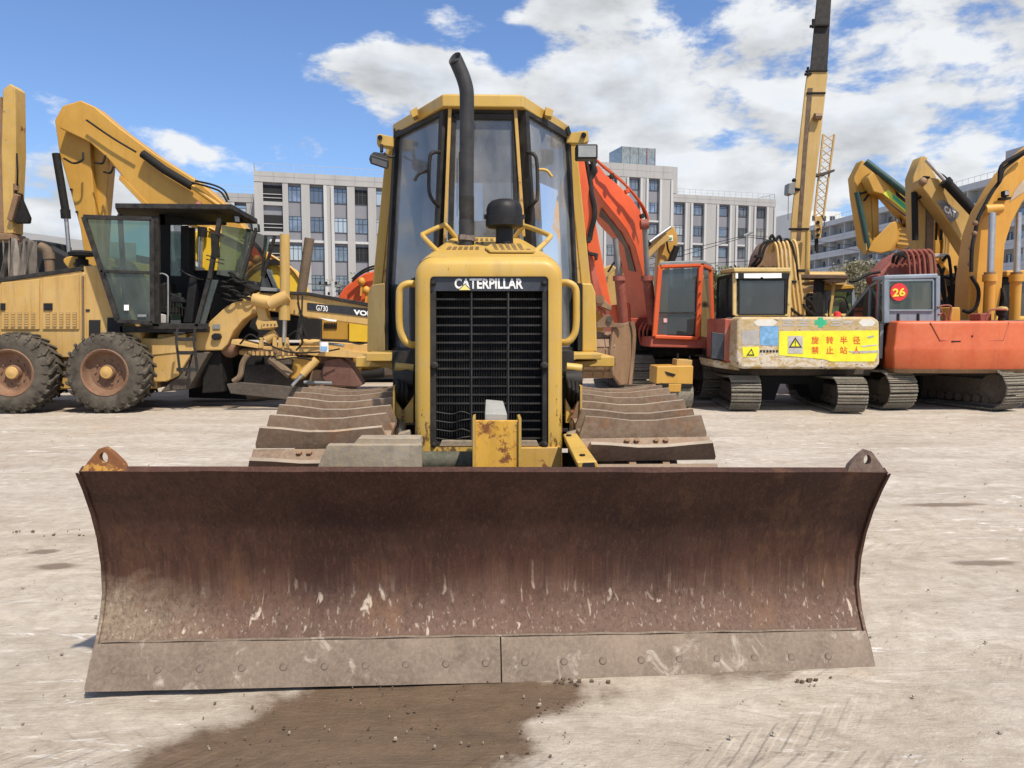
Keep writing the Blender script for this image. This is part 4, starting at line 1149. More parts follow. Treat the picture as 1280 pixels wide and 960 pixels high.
# rear wall with a small window seen through the doorway
m = MB(); x0 = gp(196, 300).x
m.rect(199, 268, 212, 408, YC0 + .9, .04); m.rect(226, 282, 235, 408, YC0 + .9, .04); m.rect(199, 266, 282, 281, YC0 + .9, .05); m.rect(199, 345, 235, 366, YC0 + .905, .04)
m.build('inner_partition', DARK, gd, stuff=True)
m = MB(); m.rect(211, 281, 227, 346, YC0 + .93, .01); m.build('inner_window', GLD, gd)
# open door folded back along the hood
dpt = [(104.5, 271), (190, 274), (191, 404), (147, 401)]
dq = [P(x, y, 12.60) for x, y in dpt]
m = MB()
for i in range(4): m.bar(dq[i], dq[(i + 1) % 4], .07, .05, up=(0, 1, 0))
m.bar(P(126, 339, 12.60), P(188, 341, 12.60), .05, .05, up=(0, 1, 0))
dd = m.build('cab_door', GC, gd, bevel=.006)
m = MB(); m.quad([P(107, 274, 12.61), P(187, 277, 12.61), P(187, 340, 12.61), P(127, 338, 12.61)], .01); m.build('upper_door_glass', GLT, dd)
m = MB(); m.quad([P(127, 340, 12.61), P(187, 342, 12.61), P(188, 401, 12.61), P(149, 399, 12.61)], .01); m.build('lower_door_glass', GLT, dd)
m = MB(); m.rect(155, 381, 161, 388, 12.58, .005); m.build('door_sticker', WHITE, dd)
m = MB(); m.rect(172, 393, 183, 396, 12.58, .005); m.build('door_sticker', STEELG, dd)
# handrail, seat, steering wheel, levers
MB().tube(smooth([gp(197, 343), gp(203, 342), gp(209, 345), gp(210, 352), gp(210, 395)], 3), .014, 6).build('grab_handle', STEELG, gd)
MB().poly([(199, 355), (207, 352), (207, 384), (199, 386)], YC0 + .35, .45).build('seat_back', RUBB, gd, bevel=.04, seg=2)
MB().poly([(200, 382), (224, 384), (224, 392), (200, 392)], YC0 + .35, .45).build('seat_cushion', RUBB, gd, bevel=.03, seg=2)
m = MB(); c = P(240, 344, YC0 + .55)
ax = Vector((.45, 0, .9)).normalized(); e1 = Vector((0, 1, 0)); e2 = ax.cross(e1)
m.tube([c + (e1 * math.cos(t) + e2 * math.sin(t)) * .19 for t in (2 * math.pi * k / 24 for k in range(25))], .016, 6); 
for t in (0, 2.1, 4.2): m.bar(c, c + (e1 * math.cos(t) + e2 * math.sin(t)) * .19, .02, .012)
sw = m.build('steering_wheel', BLK, gd)
MB().poly([(236, 346), (247, 348), (240, 404), (228, 404)], YC0 + .45, .2).build('steering_console', BLK, gd, bevel=.02)
for k in range(5): MB().tube([P(214 + k * 3, 370 - k, YC0 + .3), P(212 + k * 4, 395, YC0 + .35)], .010, 5).build('control_lever', BLKD, gd)
MB().poly([(212, 366), (226, 372), (230, 378), (214, 378)], YC0 + .3, .15).build('control_box', BLK, gd, bevel=.01)
MB().poly([(198, 392), (208, 394), (208, 404), (198, 404)], YC0 + .1, .1).build('floor_box', GREYST, gd, bevel=.01)
# lamps under the roof edge, mirror
for x, y in ((297, 273), (319.5, 284)):
    m = MB(); m.poly([(x - 7, y - 5), (x + 2, y - 5), (x + 3, y + 5), (x - 5, y + 5)], YC0 + .2, .15); l = m.build('work_lamp', BLK, gd, bevel=.01)
    m = MB(); m.poly([(x - 4, y - 4), (x + 2, y - 4), (x + 2.5, y + 4), (x - 3, y + 4)], YC0 + .19, .01); m.build('lamp_lens', LAMPG, l)
MB().poly([(263, 292), (272, 291), (274, 322), (264, 322)], YC0 - .06, .06).build('side_mirror', RUBB, gd, bevel=.01)
for y in (292, 322, 327): MB().tube([gp(258, y - 3), P(280, y + 3, YC0 - .1)], .010, 5).build('mirror_arm', BLKD, gd)
# roof beacon
m = MB(); c = P(248, 259, 13.4); m.revolve([(.07, -.03), (.06, .05), (.03, .09), (.001, .1)], (c.x, 13.4, c.z), 'Z', 12); m.build('roof_beacon', MAROON, gd)
# ladder
for x in (221, 243):
    MB().tube([P(x + 1, 409, 12.62), P(x - 1, 425, 12.58), P(x + 1, 440, 12.58), P(x + 4, 466, 12.6)], .022, 6).build('ladder_rail', BLKD, gd)
for y in (424, 441, 462): MB().bar(P(221, y, 12.6), P(245, y, 12.6), .03, .06).build('ladder_rung', BLKD, gd)
# goose-neck frame
NK = [(196, 418), (240, 416), (250, 413), (281, 384), (300, 373), (324, 365), (384, 368), (460, 382), (530, 394), (530, 424), (460, 407), (384, 397), (345, 390), (330, 388), (317, 392), (304, 400), (292, 414), (285, 430), (277, 438), (240, 439), (196, 441)]
nk = MB(); nk.poly(NK, 13.05, .42); nko = nk.build('main_frame', GRAD, gd, bevel=.025, seg=2)
MB().poly([(324, 362.5), (384, 365), (462, 379), (540, 391), (540, 395), (462, 384), (384, 369), (324, 366)], 13.0, .5).build('frame_top_plate', BLKD, gd, bevel=.01)
MB().poly([(325, 359), (345, 360), (352, 367), (325, 366)], 13.0, .5).build('top_box', STEELG, gd, bevel=.01)
dcl = MB(); dcl.poly([(384, 378.2), (462, 386), (540, 394), (540, 405), (462, 396.5), (384, 387.5)], 13.035, .01); dcl = dcl.build('decal_band', DECAL, gd)
text('G730', 402.5, 385.3, 13.028, 14.5, 7.2, WHITE, dcl, off=.010, slope=.11)
text('VOLVO', 461, 392.2, 13.028, 38, 6.6, WHITE, dcl, off=.045, slope=.105)
MB().rect(266, 405.5, 275, 411, 13.03, .01).build('data_plate', STEELG, gd)
MB().poly([(264, 419), (268, 416.5), (274, 417), (276, 421), (274, 424.5), (268, 425.5), (264, 423)], 12.98, .08).build('side_lamp', BLK, gd, bevel=.01)
MB().poly([(398, 397), (421, 400), (420, 402), (410, 401)], 13.02, .01).build('scuff_mark', WHITE, gd)
# blade lift cylinders, saddle, circle and moldboard
m = MB(); m.tube([P(356, 293, 12.9), P(356, 384, 12.9)], .083, 14); m.tube([P(356, 384, 12.9), P(355.5, 400, 12.9)], .095, 14)
lc = m.build('lift_cylinder', EXPALE, gd); MB().tube([P(356, 398, 12.9), P(355, 428, 12.9)], .036, 10).build('cylinder_rod', CHROME, lc)
m = MB(); m.tube([P(387, 298, 13.6), P(374, 385, 13.6)], .088, 14); lc = m.build('lift_cylinder', WOODB, gd); MB().tube([P(377, 385, 13.6), P(374, 424, 13.6)], .036, 10).build('cylinder_rod', STEELG, lc)
m = MB(); m.tube([P(316, 374, 12.85), P(338, 378, 12.85)], [.10, .11], 14); m.build('saddle_cylinder', GRAD, gd)
m = MB(); m.tube([P(336, 380, 12.83), P(360, 369, 12.85)], [.11, .10], 14); m.build('saddle_arm', GRAD, gd)
m = MB(); m.poly([(318, 380), (332, 379), (334, 396), (342, 404), (340, 412), (322, 412), (319, 404), (322, 396)], 12.9, .2); m.build('saddle_bracket', GRAD, gd, bevel=.015)
m = MB(); m.poly([(327, 402), (345, 401), (347, 409), (327, 411)], 12.85, .05); sp_ = m.build('link_bar', GRAD, gd, bevel=.01)
for i in range(4): MB().cyl(P(330 + i * 4.5, 406, 12.86), P(330 + i * 4.5, 406, 12.84), .013, 8).build('pin_hole', DARK, sp_)
m = MB(); m.poly([(345, 372), (358, 370), (360, 397), (349, 398)], 12.88, .12); m.build('saddle_plate', GRAD, gd, bevel=.02)
m = MB(); m.poly([(290, 424), (330, 433), (400, 434), (470, 442), (470, 449), (395, 445), (330, 437), (288, 430)], 12.9, .5); m.build('draw_bar', GRAD, gd, bevel=.01)
MB().poly([(375, 425), (405, 427), (460, 430), (470, 445), (405, 442), (375, 440)], 13.15, .2).build('draw_bar_side', GRAD, gd, bevel=.02)
c = P(352, 440, 13.4)
m = MB(); m.revolve([(.52, -.05), (.72, -.05), (.72, .04), (.52, .04)], (c.x, 13.55, c.z + .02), 'Z', 48, closed=True); ci = m.build('circle_gear', BUCK, gd)
m = MB()
for i in range(52):
    a = 2 * math.pi * i / 52; q = Vector((math.cos(a), math.sin(a), 0)); p = Vector((c.x, 13.55, c.z)) + q * .70; m.bar(p, p + q * .05, .035, .07)
m.build('gear_teeth', GRAD, ci, stuff=True)
for x in (326, 343, 350, 358):
    MB().poly([(x - 2, 422), (x + 2, 422), (x + 3, 435), (x - 3, 435)], 12.88, .06).build('hinge_plate', GRAD, gd, bevel=.006)
MB().tube([P(333, 425, 13), P(345, 417, 13)], .09, 12).build('swing_cylinder', GRAD, gd)
MB().tube([P(375, 428, 12.9), P(400, 428, 12.9)], .055, 12).build('shift_cylinder', GRAD, gd)
MB().tube([P(400, 428, 12.9), P(430, 432, 12.9)], .025, 8).build('cylinder_rod', STEELG, gd)
m = MB(); c = P(405, 434, 12.75); m.revolve([(.001, -.08), (.075, -.08), (.075, .08), (.001, .08)], (c.x, 12.75, c.z), 'Z', 14); m.build('oil_filter', WHITE, gd)
m = MB(); c = P(405, 434, 12.75); m.rect(401, 433, 409, 438, 12.66, .012); m.build('filter_label', BLUEP, gd)
m = MB(); c = P(288, 435, 13.3); m.ball(c, .17, .17, .17); m.build('draw_bar_ball', RIM, gd)
# moldboard: curved blade beneath the circle
m = MB(); secs = []
for k in range(9):
    a = R(-62 + 124 * k / 8); secs.append((.42 - .42 * math.cos(a) + .0, .36 * math.sin(a) + .40))
ml = []
for x_, yo in ((P(300, 480, 13.0).x, 0.0), (P(440, 480, 13.2).x, .45)):
    ml.append([Vector((x_, 13.2 + yo + a, z)) for a, z in secs] + [Vector((x_, 13.23 + yo + a, z)) for a, z in reversed(secs)])
m.loft(ml); m.build('moldboard', MUD, gd)
m = MB(); m.poly([(283, 480), (288, 492), (400, 504), (395, 486), (300, 478)], 12.7, .08); m.build('moldboard_edge', MUD, gd, bevel=.01)
MB().poly([(406, 450), (425, 447), (438, 456), (452, 482), (446, 484), (410, 482), (400, 470)], 13.0, .5).build('moldboard_end', rusty('dark_red_rust', (.11, .04, .028), (.17, .075, .05), dust=.2), gd, bevel=.02)
MB().tube(smooth([P(309, 444, 12.85), P(303, 455, 12.85), P(300, 470, 12.85), P(292, 477, 12.85)], 4), .05, 8).build('circle_arm', WOODB, gd)
MB().tube([P(338, 448, 12.9), P(363, 469, 12.85)], .075, 8).build('tilt_arm', WOODB, gd)
MB().poly([(366, 447), (395, 446), (398, 455), (375, 476), (362, 474), (364, 460)], 13.0, .3).build('arm_casting', EXY, gd, bevel=.03)
m = MB(); m.tube([P(396, 449, 12.7), P(378, 468, 12.65)], .065, 12); tc_ = m.build('tilt_cylinder', GRAD, gd); MB().tube([P(379, 467, 12.65), P(365, 482, 12.6)], .03, 8).build('cylinder_rod', CHROME, tc_)
MB().poly([(345, 445), (370, 445), (372, 449), (345, 449)], 12.85, .05).build('clamp_block', GRAD, gd, bevel=.01)
MB().poly([(390, 462), (433, 464), (432, 484), (384, 483)], 13.05, .1).build('moldboard_back', BUCK, gd, bevel=.01)
MB().tube([P(380, 478, 12.95), P(415, 479, 12.95)], .03, 8).build('slide_rod', STEELG, gd)
MB().poly([(255, 438), (276, 438), (280, 490), (252, 492)], 13.2, .6).build('articulation_joint', RUBB, gd, bevel=.02)
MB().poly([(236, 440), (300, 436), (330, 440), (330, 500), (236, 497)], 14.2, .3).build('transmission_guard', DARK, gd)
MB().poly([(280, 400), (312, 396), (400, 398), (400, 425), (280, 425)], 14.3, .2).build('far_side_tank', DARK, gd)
fr_ = random.Random(5)
for i in range(16):
    x0 = fr_.uniform(268, 300); y0 = fr_.uniform(345, 372)
    hose('hydraulic_hose', [(x0, y0, 13.1), (x0 + fr_.uniform(8, 16), y0 + fr_.uniform(-10, 6), 12.95), (x0 + fr_.uniform(20, 34), y0 + fr_.uniform(2, 10), 13.1)], .018, RUBB, gd)
MB().poly([(258, 372), (274, 350), (305, 352), (322, 362), (290, 380), (262, 402)], 13.3, .6).build('valve_bank', RUBB, gd, bevel=.02)
for pts in (((372, 368, 12.9), (374, 385, 12.85), (381, 405, 12.8), (378, 425, 12.8)), ((378, 370, 12.9), (377, 392, 12.8), (374, 410, 12.8)), ((372, 378, 12.85), (383, 420, 12.75), (395, 423, 12.8), (440, 428, 12.9)),
            ((330, 428, 12.8), (360, 440, 12.75), (400, 440, 12.75), (425, 436, 12.8)), ((360, 420, 12.8), (372, 414, 12.7), (378, 428, 12.75), (370, 438, 12.75)), ((430, 425, 12.9), (450, 430, 12.9), (470, 424, 12.9)), ((240, 440, 12.8), (238, 452, 12.7), (232, 470, 12.7)), ((300, 430, 12.8), (312, 418, 12.75), (325, 425, 12.8)), ((345, 450, 12.7), (370, 447, 12.65), (390, 450, 12.65))):
    hose('hydraulic_hose', pts, .015, RUBB, gd)
# front axle, mostly hidden by the bulldozer
c = P(545, 465, 13.3); lathe_tyre(gd, (c.x, 13.1, .655), .655, .38)
MB().box(c.x - .15, c.x + .15, 13.2, 14.8, .5, .75).build('front_axle', GRAD, gd)
MB().poly([(500, 392), (560, 392), (560, 445), (530, 445)], 13.4, .5).build('front_nose', GRAD, gd, bevel=.03)

# ------------------------------------------------------------------ yellow loader body seen below the neck
ld = thing('wheel_loader', 'bright yellow machine body with small vents, seen beneath the grader neck', 'loader', (P(425, 480, 15.6).x, 15.8, 0))
MB().poly([(383, 392), (462, 398), (520, 402), (520, 428), (383, 424)], 15.4, 1.2).build('engine_cover', EXY, ld, bevel=.03, seg=2)
MB().poly([(436, 400), (530, 408), (530, 430), (436, 427)], 15.34, .05).build('side_panel', EXBR, ld, bevel=.01)
MB().rect(386, 402, 396, 408, 15.36, .05).build('cover_handle', BLK, ld, bevel=.004)
for i in range(8): MB().rect(405 + i * 2.1, 403, 406.2 + i * 2.1, 410.5, 15.37, .04).build('vent_slot', RUBB, ld)
MB().poly([(383, 424), (470, 430), (470, 470), (400, 474), (383, 460)], 15.9, .6).build('undercarriage', RUBB, ld, bevel=.03)
c = P(470, 470, 15.6); m = MB(); m.ball((P(462, 452, 15.2).x, 15.2, P(462, 452, 15.2).z), .35, .3, .22); m.build('fuel_tank', EXAMB, ld)
MB().rect(440, 452, 450, 468, 15.1, .2).build('tie_plate', EXBR, ld, bevel=.01)
m = MB(); m.tube([P(452, 469, 15), P(480, 466, 15)], .10, 12); m.build('drive_shaft', RUBB, ld)
m = MB(); c = P(400, 470, 15.5); lathe_tyre(ld, (P(418, 460, 15.5).x, 15.7, .6), .6, .4)
lathe_tyre(ld, (P(530, 460, 15.5).x, 15.7, .6), .6, .4)

# ------------------------------------------------------------------ deep yellow excavator behind the grader
ea = thing('excavator', 'deep yellow excavator whose tall bent boom rises behind the grader cab', 'excavator', (P(110, 470, 17).x, 17.2, 0), group=None)
Ya = 16.5
m = MB(); m.poly([(74, 192), (68, 150), (78, 132), (98, 126), (112, 136), (113, 192), (119, 262), (125, 330), (118, 345), (107, 330), (100, 285), (88, 240)], Ya, .35); m.build('boom_foot_plate', EXY, ea, bevel=.02)
m = MB(); m.poly([(113, 150), (134, 178), (136.5, 205), (131, 268), (128, 330), (119, 330), (113, 192)], Ya + .15, .30); m.build('boom_side', EXY, ea, bevel=.02)
m = MB(); m.poly([(74, 160), (84, 131), (100, 125), (118, 133), (150, 160), (196, 194), (250, 228), (289, 262), (309, 289), (300, 304), (240, 284), (186, 262), (160, 230), (135, 199), (112, 178)], Ya - .25, .45); bo = m.build('boom', EXY, ea, bevel=.03, seg=2)
MB().poly([(150, 218), (188, 258), (240, 272), (288, 292), (286, 297), (240, 280), (186, 264), (148, 224)], Ya - .28, .5).build('boom_flange', EXY, bo, bevel=.008)
MB().tube([P(70, 192, Ya - .1), P(71, 198, Ya - .1), P(82, 264, Ya - .1)], .078, 14).build('boom_cylinder', RUBB, ea)
MB().tube([P(81.5, 262, Ya - .1), P(82.5, 273, Ya - .1)], .095, 14).build('cylinder_collar', RUBB, ea)
MB().tube([P(82.5, 272, Ya - .1), P(87, 322, Ya - .1)], .042, 12).build('cylinder_rod', CHROME, ea)
MB().tube([P(178, 192, Ya - .4), P(205, 212, Ya - .4), P(240, 233, Ya - .4)], .085, 12).build('arm_cylinder', RUBB, ea)
MB().tube([P(240, 233, Ya - .4), P(275, 258, Ya - .4)], .05, 10).build('cylinder_rod', EXY, ea)
for pts in (((240, 228, 16), (262, 234, 16), (276, 240, 16), (284, 252, 16)), ((244, 226, 16), (266, 231, 16), (280, 238, 16), (286, 250, 16)), ((80, 198, 16.2), (92, 204, 16.1), (103, 200, 16.1), (104, 191, 16.2)), ((118, 203, 16.2), (128, 204, 16.1), (132, 194, 16.1)), ((130, 215, 16.3), (138, 216, 16.2), (142, 208, 16.2)), ((108, 150, 16.1), (140, 172, 16.1), (170, 190, 16.1))):
    hose('hydraulic_hose', pts, .022, RUBB, ea)
for x, y in ((89, 237), (96, 265)): MB().cyl(P(x, y, Ya - .02), P(x, y, Ya - .08), .03, 8).build('bolt_head', BLKD, ea)
m = MB(); m.poly([(84, 322), (140, 322), (160, 345), (160, 430), (84, 430)], Ya + .6, 2.0); m.build('upper_structure', EXY, ea, bevel=.05)
MB().box(P(60, 470, 17).x, P(190, 470, 17).x, 17.0, 19.4, .1, .95).build('undercarriage', MUD, ea, bevel=.1)
# bright yellow excavator
eb = thing('excavator', 'bright yellow excavator with curved boom end and black cab behind the lift cylinders', 'excavator', (P(320, 470, 15.5).x, 15.9, 0))
m = MB(); m.poly([(232, 292), (262, 283), (300, 300), (325, 312), (348, 326), (364, 336), (375, 350), (381, 368), (340, 376), (310, 350), (262, 345), (240, 322)], 15.0, .5); bo = m.build('boom', EXBR, eb, bevel=.04, seg=2)
MB().tube(smooth([P(300, 299, 14.97), P(325, 311, 14.97), P(348, 325, 14.97), P(364, 335, 14.97), P(375, 350, 14.97), P(380, 366, 14.97)], 4), .03, 6).build('boom_edge_pipe', EXY, bo)
MB().tube(smooth([P(262, 285, 14.95), P(300, 303, 14.95), P(345, 330, 14.95), P(362, 342, 14.95)], 4), .04, 6).build('boom_pipe', EXAMB, bo)
m = MB(); m.ball(P(330, 321, 14.95), .11, .1, .1); m.build('pipe_fitting', EXAMB, bo)
MB().tube([P(252, 288, 14.9), P(250, 335, 14.9)], .045, 10).build('cylinder_rod', CHROME, eb)
MB().tube([P(253, 284, 14.9), P(253, 296, 14.9)], .09, 10).build('rod_eye', RUBB, eb)
m = MB(); m.poly([(296, 324), (345, 324), (350, 331), (296, 331)], 14.9, 1.0); m.poly([(298, 331), (303, 331), (303, 372), (298, 372)], 14.9, .08); m.poly([(327, 331), (333, 331), (352, 372), (345, 372)], 14.9, .08)
cb = m.build('cab_frame', RUBB, eb, stuff=True)
m = MB(); m.poly([(300, 331), (328, 331), (344, 372), (300, 372)], 14.95, .02); m.build('cab_glass', GLK, eb)
m = MB(); m.poly([(331, 334), (340, 338), (350, 370), (346, 370)], 14.85, .02); m.build('quarter_glass', GLD, eb)
m = MB(); m.tube(smooth([P(300, 340, 14.7), P(300, 322, 14.6), P(308, 314, 14.6), P(318, 316, 14.6), P(319, 345, 14.6)], 3), .014, 6); mr = m.build('mirror_bracket', BLK, eb)
MB().poly([(311, 316), (317, 316), (317, 337), (311, 337)], 14.55, .05).build('mirror', GLK, eb, bevel=.01)
MB().poly([(230, 345), (380, 365), (385, 420), (230, 420)], 15.4, 1.6).build('upper_structure', RUBB, eb, bevel=.05)
MB().box(P(250, 470, 16).x, P(370, 470, 16).x, 15.6, 17.6, .1, 1.0).build('undercarriage', MUD, eb, bevel=.1)

# ------------------------------------------------------------------ leftmost digger arm with tarpaulin
ec = thing('excavator', 'worn yellow digger arm with dark bucket linkage at the far left edge of the yard', 'excavator', (P(5, 470, 16).x, 16.4, 0))
Yc = 15.5
m = MB(); m.poly([(3, 112), (12, 104), (19, 110), (20, 192), (18, 236), (16, 292), (4, 292), (1, 192)], Yc, .35); ar = m.build('arm', paint('dirty_arm_yellow', (.45, .28, .06), rust=.5, dust=.5, streak=.7, rough=.6), ec, bevel=.02)
m = MB(); m.poly([(-30, 130), (2, 120), (4, 192), (8, 292), (-30, 292)], Yc + .1, .3); m.build('arm_side', BUCK, ec, bevel=.02)
m = MB(); m.poly([(-25, 290), (14, 292), (17, 300), (-25, 300)], Yc - .05, .5); m.build('arm_foot', BUCK, ec, bevel=.02)
MB().bar(P(22, 243, Yc - .05), P(13, 276, Yc - .05), .11, .10, up=(0, 1, 0)).build('link_bar', BUCK, ec, bevel=.02)
MB().poly([(18, 241), (25, 241), (26, 249), (36, 272), (35, 279), (18, 279), (17, 265)], Yc - .02, .12).build('bucket_link', RUBB, ec, bevel=.02)
hose('hydraulic_hose', [(21, 192, Yc), (22, 215, Yc - .1), (21, 235, Yc), (19, 244, Yc)], .018, RUBB, ec)
MB().tube([P(20, 230, Yc), P(20, 238, Yc)], .05, 8).build('hose_clamp', BUCK, ec)
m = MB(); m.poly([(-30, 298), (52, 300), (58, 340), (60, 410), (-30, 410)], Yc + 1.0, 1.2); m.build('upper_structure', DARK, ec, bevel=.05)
tp = MB(); n_ = 30; secs = []
for k in range(n_ + 1):
    x = 2 + 44 * k / n_; yy = .10 * math.sin(k * 1.25) + .06 * math.sin(k * 2.7 + 1)
    top = 300 + 3 * math.sin(k * .5); bot = 348 + 3 * math.sin(k * .9)
    a, b = P(x, top, Yc - .3), P(x + 2 * math.sin(k), bot, Yc - .3); mid = (a + b) / 2 + Vector((.04 * math.sin(k * 1.9), 0, 0))
    o_ = Vector((0, yy, 0)); secs.append([a + o_ * .4, mid + o_, b + o_ * 1.3, b + o_ * 1.3 + Vector((0, .01, 0)), mid + o_ + Vector((0, .01, 0)), a + o_ * .4 + Vector((0, .01, 0))])
tp.loft(secs)
tag(tp.build('tarpaulin', TARP, sharp=60), 'grey brown tarpaulin hanging in folds behind the grader hood', 'tarpaulin')
m = MB(); m.tube(smooth([P(50, 308, 14.6), P(58, 312, 14.6), P(61, 322, 14.6), P(63, 345, 14.6)], 4), .085, 12); m.tube([P(60.5, 316, 14.6), P(61.5, 324, 14.6)], .10, 12)
m.build('exhaust_pipe', WOODB, gd)
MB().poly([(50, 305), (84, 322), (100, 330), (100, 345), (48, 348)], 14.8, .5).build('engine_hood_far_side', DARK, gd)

# orange machine between the grader and the bulldozer
od = thing('excavator', 'orange excavator showing only a rounded boom foot above the grader neck', 'excavator', (P(480, 470, 18).x, 18.3, 0))
m = MB(); m.poly([(422, 372), (430, 360), (442, 350), (455, 342), (470, 338), (500, 336), (540, 345), (545, 385), (422, 380)], 17.8, .6); bo = m.build('boom', ORNG, od, bevel=.04, seg=2)
for dy in (0, 3): hose('hydraulic_hose', [(440, 352 - dy, 17.6), (452, 342 - dy, 17.6), (466, 336 - dy, 17.6), (480, 335 - dy, 17.6)], .025, RUBB, od)
for x, y in ((452, 352), (458, 363)):
    m = MB(); m.ball(P(x, y, 17.6), .09, .09, .10); m.build('amber_fitting', EXAMB, od); MB().tube([P(x, y + 4, 17.6), P(x - 1, y + 18, 17.6)], .03, 6).build('fitting_pipe', EXAMB, od)
MB().poly([(425, 378), (560, 378), (560, 430), (425, 430)], 18.3, 1.5).build('upper_structure', ORNG, od, bevel=.05)
MB().box(P(425, 470, 18).x, P(560, 470, 18).x, 18.4, 20, .1, .95).build('undercarriage', MUD, od, bevel=.1)

# ------------------------------------------------------------------ excavators on the right
def shoe3(w, p):
    """flat shoe with three low grouser bars"""
    m = MB(); h = w / 2
    m.prism([(-h, -p * .49, 0), (h, -p * .49, 0), (h, p * .42, 0), (-h, p * .42, 0)], (0, 0, .012))
    for q in (-.42, -.12, .20):
        m.loft([[Vector((-h, p * q, .012)), Vector((h, p * q, .012)), Vector((h, p * (q + .14), .012)), Vector((-h, p * (q + .14), .012))], [Vector((-h, p * (q + .03), .032)), Vector((h, p * (q + .03), .032)), Vector((h, p * (q + .10), .032)), Vector((-h, p * (q + .10), .032))]])
    return m.mesh('track_shoe', sharp=30)


SH2 = shoe3(.52, .16); SH2.materials.append(SHOEG)
def crawler(parent, near, far, W, H, mat=MUD, shoe=None, step=.16):
    """crawler track from the near ground point to the far one (world x, y)"""
    near = Vector((*near, 0)); far = Vector((*far, 0)); d = far - near; L = d.length; ang = math.atan2(-d.x, d.y)
    r = H / 2 - .035
    loop, st_, pts = track_loop(r, r + .035, r, L - r, r + .035, r, .04, step, .03)
    M = Matrix.Translation(near) @ Matrix.Rotation(ang, 4, 'Z')
    sc = Matrix.Diagonal((W / .52, 1, 1, 1))
    f = put_track(parent, mat, shoe or SH2, W, loop, pts, M, .015, random.Random(int(near.x * 10)))
    for c_ in f.children: c_.matrix_basis = c_.matrix_basis @ sc
    return f


def car_body(parent, mat): pass


def pane_frame(parent, pts, w, mat, gmat, name='window_frame', t=.04, gname='glass'):
    """frame of bars round four points with a pane in it"""
    q = [Vector(p) for p in pts]; m = MB(); nrm = (q[1] - q[0]).cross(q[2] - q[0]).normalized()
    for i in range(4): m.bar(q[i], q[(i + 1) % 4], t, w, up=nrm.cross(q[(i + 1) % 4] - q[i]))
    f = m.build(name, mat, parent, bevel=.004)
    c = sum(q, Vector()) / 4
    g = MB().quad([p + (c - p) * .02 for p in q], .008).build(gname, gmat, f)
    return f


# ---- orange excavator, seen from the front left, bucket curled beside the bulldozer
oe = thing('excavator', 'large orange excavator with curved boom and rusty bucket just right of the bulldozer', 'excavator', (P(840, 480, 14.5).x, 14.6, 0), 'crawler excavators parked on the right')
Yo = 13.4
# boom: four-cornered sections lofted from the foot to the bend near the arm
def B4(o, nn, f, g, Y): return [P(*o, Y + .35), P(*nn, Y), P(*f, Y + 1.0), P(*g, Y + 1.2)]
secs = [B4((812, 400), (811, 400), (786, 400), (790, 400), 14.6), B4((811, 345), (803, 342), (778, 335), (786, 340), 14.3), B4((807, 290), (794, 308), (771, 308), (784, 300), 14.0), B4((801, 264), (783, 287), (763, 296), (780, 284), 13.8), B4((789, 247), (771, 271), (754, 287), (768, 266), 13.6),
        B4((773, 231), (754, 250), (747, 279), (756, 256), 13.45), B4((757, 218), (742, 232), (741, 262), (744, 238), 13.3), B4((748, 206), (737, 212), (736, 234), (738, 220), 13.2)]
m = MB(); m.loft(secs); boom = m.build('boom', ORNG, oe, bevel=.02, seg=2, sharp=30)
GREASE_SHADE = rusty('grease_and_shade_black', (.03, .014, .010), (.10, .03, .016), dustc=(.10, .05, .03), dust=.3, rough=.5)
for k in range(1, 5):      # greasy strips that also paint shade into the boom's underside
    a0, a1, b0, b1 = secs[k][1], secs[k][2], secs[k + 1][1], secs[k + 1][2]
    nrm = (a1 - a0).cross(b0 - a0).normalized()
    if nrm.dot(CAM - a0) < 0: nrm = -nrm
    pp = [a0.lerp(a1, .30), a0.lerp(a1, .55 + .1 * (k % 2)), b0.lerp(b1, .55 + .1 * ((k + 1) % 2)), b0.lerp(b1, .30)]
    MB().prism([p + nrm * .012 for p in pp], nrm * .004).build('shaded_grease_strip', GREASE_SHADE, boom)
UND = paint('dull_underside_red', (.33, .055, .025), rust=.1, dust=.15, rough=.6)
# pipe run and clips along the top edge
for k in range(3):
    pts = [P(x + k * 2.2, y - 4 + k * 2.4, Y_) for x, y, Y_ in ((741, 199, 13.2), (750, 208, 13.25), (764, 219, 13.4), (780, 233, 13.5), (796, 252, 13.7), (803, 264, 13.85), (806, 275, 13.9))]
    MB().tube(smooth(pts, 3), .022, 6).build('hydraulic_pipe', ORNG if k != 1 else BLKD, boom)
for x, y, Y_ in ((743, 202, 13.15), (765, 220, 13.35), (784, 239, 13.5), (803, 270, 13.8)):
    MB().poly([(x - 3, y - 2), (x + 2, y - 4), (x + 4, y + 1), (x - 1, y + 3)], Y_ - .05, .12).build('pipe_clamp', BLKD if x % 2 else ORNG, boom, bevel=.01)
c = P(804, 281, 13.55); MB().tube([c + Vector((-.05, 0, 0)), c + Vector((.09, 0, .01))], .085, 14).build('cylinder_boss', MAROON, boom)
